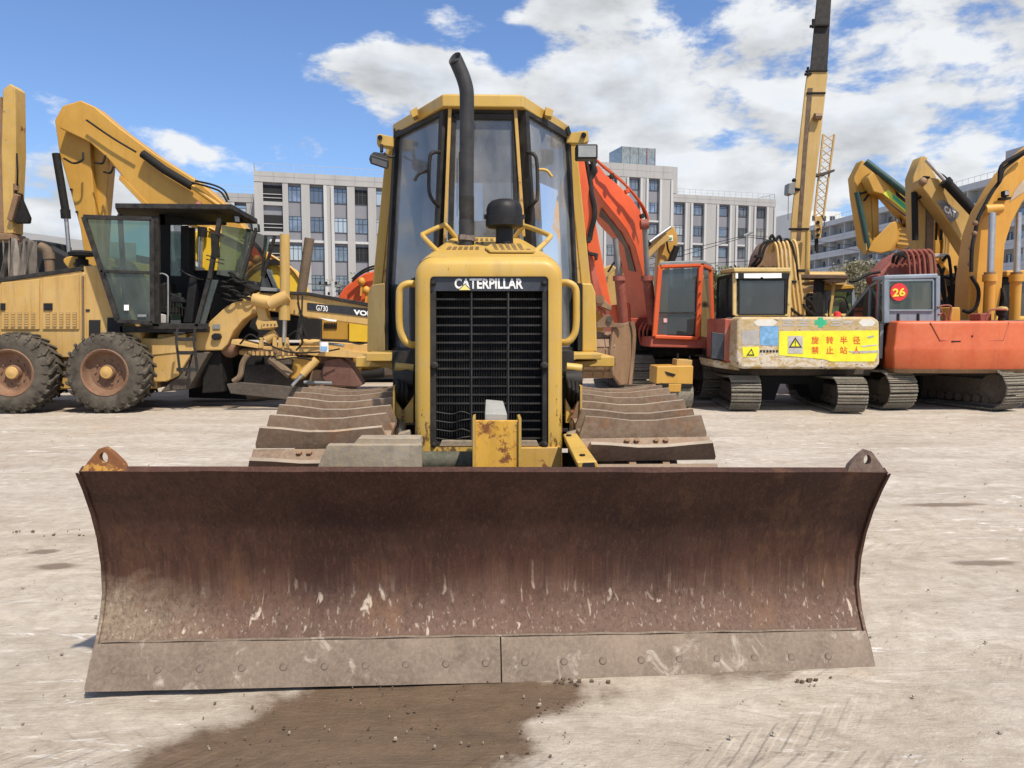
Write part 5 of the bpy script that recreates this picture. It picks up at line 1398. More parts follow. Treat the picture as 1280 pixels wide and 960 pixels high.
# arm (dipper)
m = MB(); m.poly([(700, 175), (712, 170), (726, 190), (731, 203), (741, 262), (745, 280), (757, 345), (765, 385), (748, 388), (738, 345), (720, 280), (704, 225)], 12.6, .35); am = m.build('arm', ORNG, oe, bevel=.02, seg=2)
m = MB(); m.poly([(726, 190), (736, 205), (738, 225), (741, 262), (731, 203)], 12.95, .3); m.build('arm_head', ORNG, am, bevel=.01)
m = MB(); m.poly([(735, 310), (740, 318), (756, 380), (748, 390), (740, 350)], 12.55, .06); m.build('arm_side_plate', UND, am, bevel=.01)
hose('hydraulic_hose', [(733, 188, 12.9), (740, 200, 12.8), (742, 212, 12.75), (738, 222, 12.75), (739, 240, 12.6), (743, 258, 12.55), (743, 272, 12.5), (739, 288, 12.5), (737, 300, 12.5)], .042, RUBB, oe, n=8)
hose('hydraulic_hose', [(731, 194, 12.9), (735, 210, 12.8), (736, 225, 12.75), (741, 250, 12.6), (743, 268, 12.55), (738, 290, 12.52)], .03, RUBB, oe, n=8)
MB().poly([(731, 206), (744, 203), (748, 214), (740, 226), (733, 222)], 12.85, .2).build('hose_bracket', BLKD, oe, bevel=.02)
MB().poly([(733, 297), (739, 297), (739, 303), (733, 303)], 12.45, .1).build('hose_clamp', BLKD, am, bevel=.01)
m = MB(); m.poly([(736, 314), (748, 317), (747, 325), (744, 325), (744, 320), (736, 318)], 12.45, .1); m.build('bracket', BLKD, am, bevel=.008)
# boom cylinders
for (t0, t1, b1), w in ((((769, 298, 13.9), (774, 345, 14.0), (780, 410, 14.2)), 1), (((806, 284, 13.6), (809, 345, 13.9), (816, 405, 14.1)), 1)):
    m = MB(); m.tube([P(*t1), P(*b1)], .095, 14); m.tube([P(*t1), P(t1[0], t1[1] + 6, t1[2])], .12, 14); cy = m.build('boom_cylinder', MAROON, oe)
    MB().tube([P(*t0), P(*t1)], .05, 12).build('cylinder_rod', STEELG, cy)
# boom foot and swing frame
MB().poly([(785, 398), (818, 396), (818, 425), (785, 425)], 14.6, .5).build('boom_foot', UND, oe, bevel=.02)
m = MB(); m.poly([(762, 382), (788, 378), (790, 420), (764, 420)], 14.2, .5); m.build('front_frame', ORNG, oe, bevel=.03)
MB().poly([(785, 414), (815, 412), (815, 440), (785, 440)], 14.4, .3).build('swing_motor', RUBB, oe, bevel=.02)
for x in (801, 806, 811): hose('hydraulic_hose', [(x, 430, 14.3), (x - 2, 415, 14.2), (x + 3, 404, 14.2), (x + 6, 410, 14.3)], .02, UND, oe)
MB().poly([(740, 432), (900, 432), (900, 446), (740, 446)], 14.5, 2.2).build('swing_platform', BLKD, oe, bevel=.03)
MB().poly([(760, 392), (878, 392), (878, 432), (760, 432)], 16.4, .8).build('engine_housing', ORNG, oe, bevel=.05)
MB().tube([Vector((P(845, 470, 15.5).x, 15.6, .75)), Vector((P(845, 470, 15.5).x, 15.6, 1.0))], .7, 24).build('swing_bearing', MUD, oe)
# bolts of the bearing ring
for i in range(10): MB().cyl(P(795 + i * 3.6, 446, 14.42), P(795 + i * 3.6, 446, 14.38), .016, 6).build('bolt_head', BLKD, oe)
# cab
MB().poly([(814, 421), (893, 423), (890, 436), (812, 434)], 13.5, 1.3).build('cab_base', UND, oe, bevel=.02)
cf = MB()
fo = [(825, 333), (876, 331), (872, 423), (818, 421)]
q = [P(x, y, 13.5) for x, y in fo]
for a, b, w in ((0, 1, .10), (1, 2, .09), (2, 3, .12), (3, 0, .09)): cf.bar(q[a], q[b], .07, w, up=(0, 1, 0)) if a in (0, 2) else cf.bar(q[a], q[b], w, .07, up=(0, 1, 0))
cfo = cf.build('cab_front_frame', ORNG, oe, bevel=.02, seg=2)
MB().quad([P(828, 337, 13.52), P(873, 335, 13.52), P(869, 419, 13.52), P(822, 418, 13.52)], .01).build('windscreen', GLK, cfo)
MB().bar(P(822, 391, 13.5), P(870, 391, 13.5), .03, .03).build('windscreen_divider', BLKD, cfo)
q2 = [P(878, 332, 13.55), P(888, 336, 14.6), P(891, 424, 14.6), P(876, 423, 13.55)]
sf = MB()
for a, b in ((0, 1), (1, 2), (2, 3)): sf.bar(q2[a], q2[b], .07, .08, up=(1, 0, 0))
sfo = sf.build('cab_side_frame', ORNG, oe, bevel=.015)
MB().quad(q2, .01).build('side_glass', GLT, sfo)
MB().prism([P(824, 332, 13.45), P(880, 330, 13.45), P(889, 334, 14.75), P(836, 336, 14.75)], (0, 0, .07)).build('cab_roof', STEELG, oe, bevel=.02, seg=2)
MB().poly([(836, 360), (872, 358), (870, 422), (834, 422)], 14.7, .05).build('cab_rear_wall', DARK, oe)
m = MB(); m.poly([(846, 372), (852, 366), (862, 366), (868, 374), (868, 404), (846, 404)], 14.3, .25); m.build('driver_seat', RUBB, oe, bevel=.03)
m = MB(); m.ball(P(861.5, 354, 13.9), .10, .02, .085); m.build('round_sticker', plain('olive_sticker', (.28, .30, .08), .6), oe)
MB().rect(829.5, 398, 834, 403, 13.5, .006).build('window_sticker', plain('pink_sticker', (.75, .4, .42), .5), cfo)
for y in (352, 367, 380, 394): MB().cyl(P(875, y, 13.46), P(875, y, 13.42), .016, 6).build('bolt_head', BLKD, cfo)
MB().tube([P(866, 333, 13.9), P(840, 333, 13.6), P(835, 328.5, 13.6)], .02, 5).build('aerial', BLKD, oe) if False else None
# tracks (front ends face us, in shadow)
crawler(oe, (P(800, 490, 13.9).x, 13.9), (P(800, 490, 13.9).x - .05, 17.6), .6, .85)
crawler(oe, (P(905, 490, 13.6).x, 13.9), (P(905, 490, 13.6).x - .05, 17.6), .6, .85)
MB().box(P(800, 480, 14.2).x, P(890, 480, 14.2).x, 14.6, 17, .35, .75).build('carbody', MUD, oe)
# bucket and linkage
bk = MB(); secs = []
for k in range(11):
    a = R(-100 + 200 * k / 10); secs.append((-.42 * math.cos(a), .40 * math.sin(a)))
xb0, xb1 = P(716, 440, 12.3).x, P(770, 440, 12.3).x; zb = P(740, 445, 12.3).z
la = [[Vector((x, 12.72 + dy, zb + dz)) for dy, dz in secs] + [Vector((x, 12.75 + dy * .94, zb + dz * .94)) for dy, dz in reversed(secs)] for x in (xb0, xb1)]
bk.loft(la); bko = bk.build('bucket', BUCK, oe, sharp=20)
for k in range(5):       # wear strips along the shell, one row of plates above another
    for j in range(4):
        a0 = R(-60 + 27 * k); a1 = R(-60 + 27 * k + 21)
        x0 = xb0 + (xb1 - xb0) * (j / 4 + .01); x1 = xb0 + (xb1 - xb0) * ((j + 1) / 4 - .01)
        def cc(a, rr): return (12.72 - rr * math.cos(a) * 1.03, zb + rr * math.sin(a) * .98)
        p = [cc(a0, .425), cc(a1, .425), cc(a1, .405), cc(a0, .405)]
        m = MB(); m.prism([Vector((x0, y, z)) for y, z in p], (x1 - x0, 0, 0)); m.build('wear_plate', BUCK, bko, bevel=.004)
m = MB(); m.loft([[P(768, 408, 12.35), P(789, 402, 12.7), P(793, 418, 12.7), P(791, 450, 12.7), P(788, 480, 12.6), P(776, 482, 12.4), P(766, 468, 12.3), P(763, 440, 12.25)], [p + Vector((-.04, .05, 0)) for p in [P(768, 408, 12.35), P(789, 402, 12.7), P(793, 418, 12.7), P(791, 450, 12.7), P(788, 480, 12.6), P(776, 482, 12.4), P(766, 468, 12.3), P(763, 440, 12.25)]]])
m.build('bucket_side', BUCK, bko, bevel=.02, seg=2)
MB().tube(smooth([P(789, 402, 12.66), P(792, 418, 12.66), P(790, 450, 12.66), P(787, 481, 12.56)], 4), .045, 6).build('bucket_lip', BUCK, bko)
m = MB(); m.poly([(746, 404), (752, 398), (757, 393), (763, 394), (768, 404), (780, 404), (780, 409), (746, 410)], 12.3, .07); m.build('bucket_ear', BUCK, bko, bevel=.01)
MB().cyl(P(762, 399, 12.31), P(762, 399, 12.26), .05, 12).build('pin', MUD, bko)
MB().poly([(744, 371), (752, 370), (757, 376), (765, 383), (764, 389), (757, 386), (748, 382)], 12.35, .12).build('bucket_link', BUCK, oe, bevel=.015)
MB().tube([P(750, 374, 12.3), P(750, 374, 12.5)], .07, 12).build('link_pin', BUCK, oe)
MB().poly([(749, 385), (756, 388), (764, 402), (756, 404)], 12.4, .12).build('link_arm', UND, oe, bevel=.015)

# ---- small yellow roller beneath the cab
sr = thing('roller', 'small yellow trench roller with box hood parked under the orange cab', 'roller', (P(845, 505, 12.6).x, 12.9, 0))
MB().poly([(821, 458), (867, 457), (866, 481), (820, 480)], 12.5, .55).build('hood', EXBR if False else EXY, sr, bevel=.02, seg=2)
MB().poly([(846, 449), (866, 450), (865, 459), (845, 459)], 12.7, .3).build('fuel_tank', EXPALE, sr, bevel=.015)
MB().poly([(836, 480), (852, 480), (851, 490), (835, 490)], 12.45, .2).build('tow_bracket', EXY, sr, bevel=.01)
MB().poly([(825, 479), (866, 480), (866, 485), (825, 484)], 12.48, .3).build('bumper', RUBB, sr, bevel=.01)
m = MB(); a, b = P(832, 498, 12.55), P(866, 498, 12.55); m.tube([Vector((a.x, 12.75, .24)), Vector((b.x, 12.75, .24))], .24, 20); m.build('drum', SHOEG, sr)
MB().poly([(828, 484), (868, 484), (868, 498), (862, 500), (832, 500), (828, 496)], 12.75, .5).build('drum_frame', MUD, sr, bevel=.02)
for x, y in ((847, 446), (862, 449)): MB().tube([P(x, 450, 12.8), P(x, y - 4, 12.8)], .02, 6).build('lever', RUBB, sr)
MB().poly([(831, 464), (845, 468), (842, 471), (834, 469)], 12.49, .004).build('paint_chip', RUBB, sr)

# ---- excavator with the yellow warning board on its counterweight
we = thing('excavator', 'old battered yellow excavator with bright yellow Chinese warning board on its counterweight', 'excavator', (P(1005, 500, 12.8).x, 13.4, 0), 'crawler excavators parked on the right')
Yw = 12.0


def worn_material():
    m, t = newmat('patchwork_counterweight_paint')
    co = t.new('ShaderNodeTexCoord').outputs['Object']; sp = t.new('ShaderNodeSeparateXYZ', {0: co})
    n1 = t.noise(co, 3.2, 8, .72, .4); n2 = t.noise(t.mapping(co, (3, 3, 7)), 1.6, 7, .75, .6); n3 = t.noise(co, 24, 5, .75)
    c = t.mix(t.mapr(n1, .38, .60), (.46, .30, .08), (.40, .30, .15))
    low = t.mapr(t.math('ADD', sp.outputs[2], t.math('MULTIPLY', n1, .5)), 1.48, 1.22)
    c = t.mix(t.math('MULTIPLY', t.mapr(n2, .44, .52), t.math('ADD', .35, t.math('MULTIPLY', low, .6))), c, (.60, .54, .44))
    c = t.mix(t.math('MULTIPLY', t.mapr(n2, .58, .61), .85), c, (.17, .08, .035))
    c = t.mix(t.math('MULTIPLY', t.mapr(n3, .5, .72), .4), c, (.30, .20, .10))
    surf(t, c, .6, 0, t.math('ADD', n2, t.math('MULTIPLY', n3, .3)), .5, .01)
    return m


WORN = worn_material()
m = MB(); pl_ = [(922, 402), (926, 396), (1092, 396), (1100, 401), (1100.5, 455), (1094, 462), (926, 461), (920, 450)]
m.poly(pl_, Yw, .8); cw = m.build('counterweight', WORN, we, bevel=.05, seg=3)
m = MB(); q = [P(922, 400, Yw + .03), P(919, 397, Yw + .9), P(917, 456, Yw + .9), P(920, 457, Yw + .03)]
m.poly([(906, 398), (921, 399), (920, 456), (905, 450)], Yw + .35, 1.0); m.build('side_panel', paint('faded_red_panel', (.34, .07, .045), (.45, .16, .11), rust=.4, dust=.4), we, bevel=.02)
MB().poly([(890, 415), (906, 417), (905, 450), (889, 448)], Yw + .36, .05).build('black_side_panel', DECALG, we, bevel=.01)
SG = MB().poly([(974, 414), (1101 - 3, 413), (1097.5, 440), (1093, 452), (1040, 452), (1030, 449), (973.5, 444)], Yw - .006, .012).build('warning_board', SIGNY, cw)
MB().rect(985, 420, 1003.5, 442, Yw - .010, .004).build('warning_label', GREYST, SG)
tr = MB().poly([(994.2, 421.5), (1002.5, 434.5), (986, 434.5)], Yw - .014, .004).build('warning_triangle', DECAL, SG)
MB().poly([(994.2, 424.8), (999.8, 433), (988.7, 433)], Yw - .018, .004).build('triangle_field', SIGNY, SG)
MB().poly([(993.6, 426.2), (994.9, 426.2), (994.6, 430.5), (993.9, 430.5)], Yw - .021, .003).build('exclamation_mark', DECAL, SG)
MB().rect(993.6, 431.2, 994.9, 432.3, Yw - .021, .003).build('exclamation_dot', DECAL, SG)
for s_, x in zip('旋转半径', (1019, 1037.3, 1054.7, 1070.7)): text(s_, x, 425.2, Yw - .010, 9.2, 9.6, SIGNR, SG, off=.012)
for s_, x in zip('禁止站人', (1019, 1037.3, 1054.7, 1070.7)): text(s_, x, 437.6, Yw - .010, 9.2, 9.2, SIGNR, SG, off=.012)
for pts in (((1075, 432.5), (1096, 430.5), (1097, 431.5), (1080, 434)), ((1084, 421), (1092, 419), (1093, 421), (1086, 423)), ((1060, 439), (1098, 438), (1097, 441), (1066, 442))):
    MB().poly(pts, Yw - .009, .003).build('scrape', GREYST, SG)
MB().poly([(950, 408), (973, 407.5), (972.8, 432), (950, 431.5)], Yw - .004, .01).build('blue_sticker', BLUEP, cw)
MB().poly([(927, 413), (949, 412), (949, 431), (928, 431)], Yw - .004, .01).build('white_sticker', GREYST, cw)
MB().poly([(928, 434), (949, 433.5), (948, 446), (929, 446)], Yw - .003, .008).build('yellow_sticker', SIGNY, cw)
m = MB().poly([(939.5, 435.5), (943, 444.5), (933, 444.5)], Yw - .008, .004).build('small_triangle', DECAL, cw)
MB().poly([(939.2, 438), (941, 443), (935.6, 443)], Yw - .011, .004).build('triangle_field', SIGNY, cw)
for x in range(6): MB().rect(950 + x * 4, 437.5, 952.6 + x * 4, 440.5, Yw - .006, .004).build('small_print', DECAL, cw)
MB().poly([(942, 403.5), (947, 399), (967, 399), (972, 403), (967, 407.5), (947, 407.5)], Yw - .003, .008).build('hexagon_sticker', plain('cream_sticker', (.62, .60, .54), .6, var=.12), cw)
MB().poly([(1073, 403), (1078, 399), (1090, 399), (1095, 403), (1090, 408), (1078, 408)], Yw - .003, .008).build('hexagon_sticker', plain('cream_sticker2', (.62, .60, .54), .6, var=.12), cw)
for x in (985.5, 1005, 1045):
    for k, w in enumerate((9, 6.5, 9)): MB().poly([(x - w + 1, 402 + k * 3.2 - 3), (x + w - 1, 402 + k * 3.2 - 3), (x + w - 2, 404 + k * 3.2 - 3), (x - w + 2, 404 + k * 3.2 - 3)], Yw - .003, .006).build('faded_print', GREYST, cw)
m = MB(); m.poly([(1018.5, 400), (1023, 400), (1023, 396.8), (1029, 396.8), (1029, 400), (1033.5, 400), (1033.5, 406), (1029, 406), (1029, 409.5), (1023, 409.5), (1023, 406), (1018.5, 406)], Yw - .003, .008); m.build('green_cross', GREEN, cw)
MB().rect(1053, 401, 1067, 404, Yw - .003, .006).build('faded_print', GREYST, cw)
# cab
CP = P(918.5, 340, 12.75); 
YEL2 = paint('worn_cab_yellow', (.50, .36, .13), rust=.45, dust=.3, sc=2)
q = [P(918, 341, 12.4), P(987, 341, 12.4), P(985, 394, 12.4), P(918, 394, 12.4)]
m = MB()
for a, b, w in ((0, 1, .12), (1, 2, .05), (2, 3, .03), (3, 0, .06)): m.bar(q[a], q[b], .05, w, up=(0, 0, 1) if a in (0, 2) else (0, 1, 0)) if a in (0, 2) else m.bar(q[a], q[b], w, .05, up=(0, 1, 0))
rf = m.build('cab_rear_frame', YEL2, we, bevel=.008)
pane_frame(we, [P(923.5, 350, 12.38), P(982, 350, 12.38), P(981, 393, 12.38), P(923.5, 393, 12.38)], .025, BLK, GLK, 'rear_window')
MB().rect(920, 341.5, 986.5, 348.5, 12.35, .03).build('rear_header', BLK, we)
MB().poly([(930, 341.8), (977, 341.4), (977, 347.4), (955, 347.8), (952, 346), (950, 347.8), (930, 347.6)], 12.335, .01).build('white_header_strip', WHITE, we)
MB().rect(919.5, 341.5, 922.5, 348, 12.335, .01).build('white_header_strip', WHITE, we)
MB().prism([P(900, 337.5, 13.6), P(917, 334.5, 12.33), P(989, 334.5, 12.33), P(985, 337.5, 13.6)], (0, 0, -.07)).build('cab_roof', YEL2, we, bevel=.015)
zl = [P(917, 341, 12.42), P(899, 344, 13.6), P(891, 448, 13.6 - .1), P(915, 452, 12.42)]
xa, xb = P(917, 400, 12.42).x, P(898, 400, 13.6).x
zt0, zt1, zm, zb0 = P(917, 341, 12.42).z, P(917, 341, 12.42).z, P(915, 418, 12.42).z, P(915, 450, 12.42).z
L0, L1 = Vector((xa, 12.42, 0)), Vector((xb - .02, 13.6, 0))
def lp(t, z): p = L0.lerp(L1, t); return Vector((p.x, p.y, z))
pane_frame(we, [lp(0.02, zt0 - .03), lp(.36, zt0 - .03), lp(.36, zm), lp(.02, zm)], .05, RUBB, GLK, 'side_window', .05)
pane_frame(we, [lp(.40, zt0 - .03), lp(.98, zt0 - .03), lp(.98, zm), lp(.40, zm)], .05, RUBB, GLK, 'cab_door_window', .05)
MB().quad([lp(0, zm), lp(1, zm), lp(1, zb0), lp(0, zb0)], .04).build('lower_door_panel', DECALG, we, bevel=.006)
MB().quad([lp(0, zm + .22), lp(1, zm + .22), lp(1, zm + .18), lp(0, zm + .18)], .06).build('door_rail', RUBB, we)
xr_ = P(987, 400, 12.4).x
pane_frame(we, [(xr_, 12.45, zt0 - .04), (xr_, 13.55, zt0 - .04), (xr_, 13.55, zm + .1), (xr_, 12.45, zm + .1)], .05, YEL2, GLD, 'right_window', .05)
pane_frame(we, [(xb, 13.62, zt0 - .04), (xr_, 13.62, zt0 - .04), (xr_, 13.62, zm + .1), (xb, 13.62, zm + .1)], .05, RUBB, GLD, 'front_window', .05)
m = MB(); m.poly([(945, 368), (960, 366), (962, 394), (944, 394)], 12.9, .25); m.build('driver_seat', RUBB, we, bevel=.03)
MB().poly([(915, 440), (1090, 440), (1090, 470), (915, 470)], 12.7, 1.8).build('swing_platform', MUD, we, bevel=.04)
MB().poly([(890, 449), (925, 455), (925, 464), (893, 459)], 12.5, .8).build('platform_edge', WORN, we, bevel=.02)
MB().poly([(985, 396), (1090, 396), (1092, 440), (985, 440)], 12.75, 1.6).build('engine_cover', YEL2, we, bevel=.04)
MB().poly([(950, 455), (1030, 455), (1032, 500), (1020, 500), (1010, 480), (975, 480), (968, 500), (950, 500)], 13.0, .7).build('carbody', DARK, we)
n0, f0 = G(939, 517), G(922, 500); n1, f1 = G(1075, 520), G(1043, 500)
dv = Vector((.13, 1.0, 0)).normalized() * 2.9
crawler(we, (n0.x, n0.y + .25), (n0.x + dv.x, n0.y + .25 + dv.y), .48, .58)
crawler(we, (n1.x, n1.y + .25), (n1.x + dv.x, n1.y + .25 + dv.y), .47, .58)
# boom foot with its bundle of yellow pipes, in front of the cab
m = MB(); m.poly([(944, 334), (948, 318), (955, 305), (962, 300), (974, 303), (985, 330), (990, 395), (960, 395)], 14.2, .45); bo = m.build('boom', BUCK, we, bevel=.03, seg=2)
for i in range(6):
    x = 968 + i * 5.0
    pts = [(x - 7, 316 - i * .8, 14.0), (x - 4, 306 - i * .6, 13.95), (x, 303.5 - i * .4, 13.9), (x + 3.2, 312, 13.85), (x + 5, 335, 13.8), (x + 8.5, 365, 13.8), (x + 12, 394, 13.8)]
    MB().tube(smooth([P(*p) for p in pts], 4), .032, 6).build('hydraulic_pipe', PIPEY, bo)
for pts in (((939, 333, 14.0), (948, 322, 13.9), (952, 307, 13.9), (962, 301, 13.9), (972, 306, 13.9), (974, 318, 13.9)), ((943, 334, 14.0), (951, 325, 13.9), (956, 309, 13.9), (965, 300, 13.9)), ((978, 303, 13.9), (984, 299, 13.9), (990, 306, 13.85), (994, 325, 13.8), (999, 350, 13.8)),
            ((962, 299, 13.9), (965, 294, 13.9), (968, 299, 13.9), (972, 305, 13.9)), ((969, 303, 13.9), (974, 295, 13.9), (978, 305, 13.9)), ((1003, 380, 13.8), (1010, 388, 13.7), (1018, 394, 13.8)), ((988, 385, 13.8), (994, 390, 13.7), (1002, 396, 13.8)), ((1004, 372, 13.8), (1012, 376, 13.7), (1019, 390, 13.8))):
    hose('hydraulic_hose', pts, .026, RUBB, bo)
for x, y in ((949, 320), (991, 352), (1002, 338)): MB().rect(x - 4, y - 1.5, x + 5, y + 2, 13.75, .1).build('pipe_clamp', RUBB, bo, bevel=.006)

# ---- roller with a brown canopy behind it
ca = thing('roller', 'machine with a flat brown canopy roof on black posts behind the warning board excavator', 'roller', (P(1028, 480, 14.8).x, 15.2, 0))
MB().prism([P(996, 343, 14.4), P(1060, 344, 14.4), P(1058, 347, 16.0), P(1000, 346, 16.0)], (0, 0, -.07)).build('canopy_roof', rusty('rusty_canopy', (.07, .035, .02), (.13, .07, .045), dust=.12), ca, bevel=.01)
MB().poly([(1030, 350), (1058, 346), (1057, 353), (1036, 353)], 14.45, 1.2).build('canopy_lining', BUCK, ca)
for x0, y0, x1, y1, w, mt in ((1023, 346, 1020, 396, .12, RUBB), (1028, 350, 1026, 396, .06, RUBB), (1043, 350, 1037, 394, .05, EXPALE)):
    MB().bar(P(x0, y0, 14.6), P(x1, y1, 14.6), w, w, up=(0, 1, 0)).build('canopy_post', mt, ca)
MB().poly([(1015, 366), (1022, 366), (1022, 396), (1014, 396)], 14.5, .3).build('filter_stack', RUBB, ca, bevel=.03)
for y in (370, 376, 382, 388): MB().rect(1010, y, 1018, y + 2, 14.4, .12).build('cooling_coil', RUBB, ca)
MB().poly([(1010, 392), (1062, 392), (1062, 440), (1010, 440)], 14.7, 1.6).build('machine_body', EXPALE, ca, bevel=.05)
m = MB(); m.tube([Vector((P(1015, 470, 15).x, 15.2, .65)), Vector((P(1065, 470, 15).x, 15.2, .65))], .65, 28); m.build('roller_drum', SHOEG, ca)
m = MB(); c = P(1057, 394, 12.3); m.revolve([(.06, -.02), (.055, .05), (.001, .07)], (c.x, 12.6, c.z), 'Z', 14); m = m.build('red_cap', RED, we)
# yellow-topped cab with a mirror loop
yc = thing('loader', 'yellow roofed loader cab with large round mirror loop between two excavators', 'loader', (P(1050, 480, 15.8).x, 16.3, 0))
MB().poly([(1028, 358), (1032, 355), (1066, 356), (1070, 361), (1028, 363)], 15.3, 1.5).build('cab_roof', EXY, yc, bevel=.02)
pane_frame(yc, [P(1030, 363, 15.4), P(1066, 363, 15.4), P(1066, 396, 15.4), P(1030, 396, 15.4)], .06, CABGREY, GLT, 'rear_window')
MB().bar(P(1035, 363, 15.35), P(1036, 396, 15.35), .09, .05, up=(0, 1, 0)).build('cab_pillar', CABGREY, yc)
m = MB(); m.tube(smooth([P(1036, 396, 14.6), P(1036, 378, 14.6), P(1042, 372, 14.6), P(1052, 371, 14.6), P(1058, 376, 14.6), P(1062, 394, 14.6)], 4), .018, 6); m.build('mirror_loop', RUBB, yc)
m = MB(); m.ball(P(1054, 386, 14.9), .085, .03, .16); m.build('mirror', RUBB, yc)
MB().poly([(1026, 396), (1074, 396), (1074, 450), (1026, 450)], 15.4, 1.6).build('machine_body', EXY, yc, bevel=.05)
lathe_tyre(yc, (P(1035, 470, 15.6).x, 15.7, .6), .6, .4); lathe_tyre(yc, (P(1085, 470, 15.6).x, 15.7, .6), .6, .4)

# ---- orange-red excavator with the number 26 on its cab
ne = thing('excavator', 'orange-red excavator with blue-grey cab numbered 26 on a red round sticker', 'excavator', (P(1190, 500, 12.8).x, 13.6, 0), 'crawler excavators parked on the right')
Yn = 12.15
zc0, zc1 = P(1190, 465, Yn).z, P(1190, 401, Yn).z
def pn(x, Y): return P(x, 430, Y).x
pts = [(pn(1105, 13.2), 13.5), (pn(1101.5, 12.9), 12.85), (pn(1108, 12.4), 12.4), (pn(1118, 12.2), Yn + .06), (pn(1135, Yn), Yn - .02), (pn(1190, Yn), Yn - .10), (pn(1255, Yn), Yn - .10), (pn(1320, Yn), Yn - .02), (pn(1338, 12.2), Yn + .08), (pn(1352, 12.4), Yn + .3), (pn(1356, 12.9), 12.85), (pn(1356, 13.2), 13.5)]
def ringz(z, k, dy=0): 
    c = Vector((pn(1225, 12.5), 13.2))
    return [Vector((c.x + (x - c.x) * k, c.y + (y - c.y) * k + dy, z)) for x, y in pts]
H = zc1 - zc0
m = MB(); m.loft([ringz(zc0 - .01, .955), ringz(zc0 + H * .08, .985), ringz(zc0 + H * .42, 1.0), ringz(zc0 + H * .47, .998), ringz(zc0 + H * .53, .986), ringz(zc0 + H * .90, .972), ringz(zc0 + H * .97, .960), ringz(zc1, .935)])
cw = m.build('counterweight', ORRED, ne, bevel=.02, seg=3, sharp=35)
m = MB(); dpl = Yn - .105 + .055
def gl(x, y): return P(x, y, 13.2 + (Yn - .10 + (max(0, 1190 - x) / 55 + max(0, x - 1255) / 65) * .08 - 13.2) * (.981 if y > 415 else .968))
gq = [gl(1163, 403), gl(1175, 425.5), gl(1254, 425.5), gl(1261, 403)]
for a, b in ((0, 1), (1, 2), (2, 3)): m.tube([gq[a], gq[b]], .008, 6)
m.build('hatch_groove', UND, cw, stuff=True)
MB().cyl(P(1215.5, 420, Yn + .02), P(1215.5, 420, Yn - .09), .014, 8).build('hatch_lock', RUBB, cw)
MB().rect(1190, 426, 1201, 427.5, Yn - .085, .05).build('hatch_slot', RUBB, cw)
m = MB(); m.loft([[Vector((x, y, z)) for x, y, z in [(p.x, p.y - .012, p.z + .004) for p in ringz(zc0 + H * .055, .993)]], [Vector((p.x, p.y, p.z)) for p in ringz(zc0 + H * -.02, .97)]]); m.build('scuffed_lower_lip', BUCK, cw)
# cab
qa = [P(1107, 347, 12.55), P(1171, 345, 12.55), P(1171, 402, 12.55), P(1107, 404, 12.55)]
m = MB()
for a, b, w in ((0, 1, .08), (1, 2, .08), (3, 0, .10)): m.bar(qa[a], qa[b], w, .08, up=(0, 1, 0))
m.build('cab_rear_frame', CABGREY, ne, bevel=.015, seg=2)
rw = pane_frame(ne, [P(1110, 351, 12.53), P(1166, 350, 12.53), P(1166, 388, 12.53), P(1110, 388, 12.53)], .03, CABGREY, GLT, 'rear_window')
MB().poly([(1109, 388), (1170, 388), (1170, 403), (1109, 404)], 12.54, .06).build('rear_panel', CABGREY, ne, bevel=.01)
for x in (1122, 1147): MB().rect(x, 392, x + 2.5, 402, 12.52, .03).build('panel_slot', RUBB, ne)
MB().prism([P(1090, 347, 13.7), P(1105, 344, 12.5), P(1172, 342.5, 12.5), P(1165, 345.5, 13.7)], (0, 0, -.07)).build('cab_roof', CABGREY, ne, bevel=.02, seg=2)
c = P(1123.7, 365, 12.5); m = MB(); m.revolve([(.001, -.0), (.148, -.0), (.148, .004), (.001, .004)], (c.x, 12.50, c.z), 'Y', 32); stk = m.build('round_sticker', RED, ne)
text('26', 1123.7, 365.5, 12.494, 16, 10.5, YELT, stk, off=.03, slope=-.08)
xa, xb = P(1106, 400, 12.55).x, P(1087, 400, 13.75).x
L0, L1 = Vector((xa, 12.58, 0)), Vector((xb, 13.75, 0)); zt0 = P(1106, 347.5, 12.55).z; zm = P(1106, 404, 12.55).z
pane_frame(ne, [lp(0, zt0), lp(.36, zt0), lp(.36, zm), lp(0, zm)], .05, CABGREY, GLK, 'side_window', .05)
MB().bar(lp(.40, zt0), lp(.40, zm), .06, .07, up=(0, 1, 0)).build('red_door_post', MAROON, ne)
pane_frame(ne, [lp(.46, zt0 - .03), lp(1, zt0 - .08), lp(1.0, zm), lp(.46, zm)], .05, CABGREY, GLK, 'cab_door_window', .05)
fx = lp(1.0, 0); pane_frame(ne, [Vector((fx.x, fx.y, zt0 - .08)), Vector((fx.x - .16, fx.y + .55, zm + .15)), Vector((fx.x - .16, fx.y + .55, zm - .4)), Vector((fx.x, fx.y, zm - .4))], .05, CABGREY, GLK, 'front_quarter_window', .05)
MB().quad([Vector((L0.x, L0.y, zm)), Vector((L1.x, L1.y, zm)), Vector((L1.x, L1.y, zm - .6)), Vector((L0.x, L0.y, zm - .6))], .05).build('lower_cab_side', CABGREY, ne)
pane_frame(ne, [P(1171, 347, 12.6), P(1163, 350, 13.75), P(1163, 398, 13.75), P(1171, 402, 12.6)], .05, CABGREY, GLD, 'right_window', .05)
m = MB(); m.poly([(1125, 372), (1140, 370), (1142, 400), (1124, 400)], 13.0, .25); m.build('driver_seat', RUBB, ne, bevel=.03)
m = MB(); m.tube([P(1160, 352, 12.6), P(1160, 386, 12.6)], .015, 5)
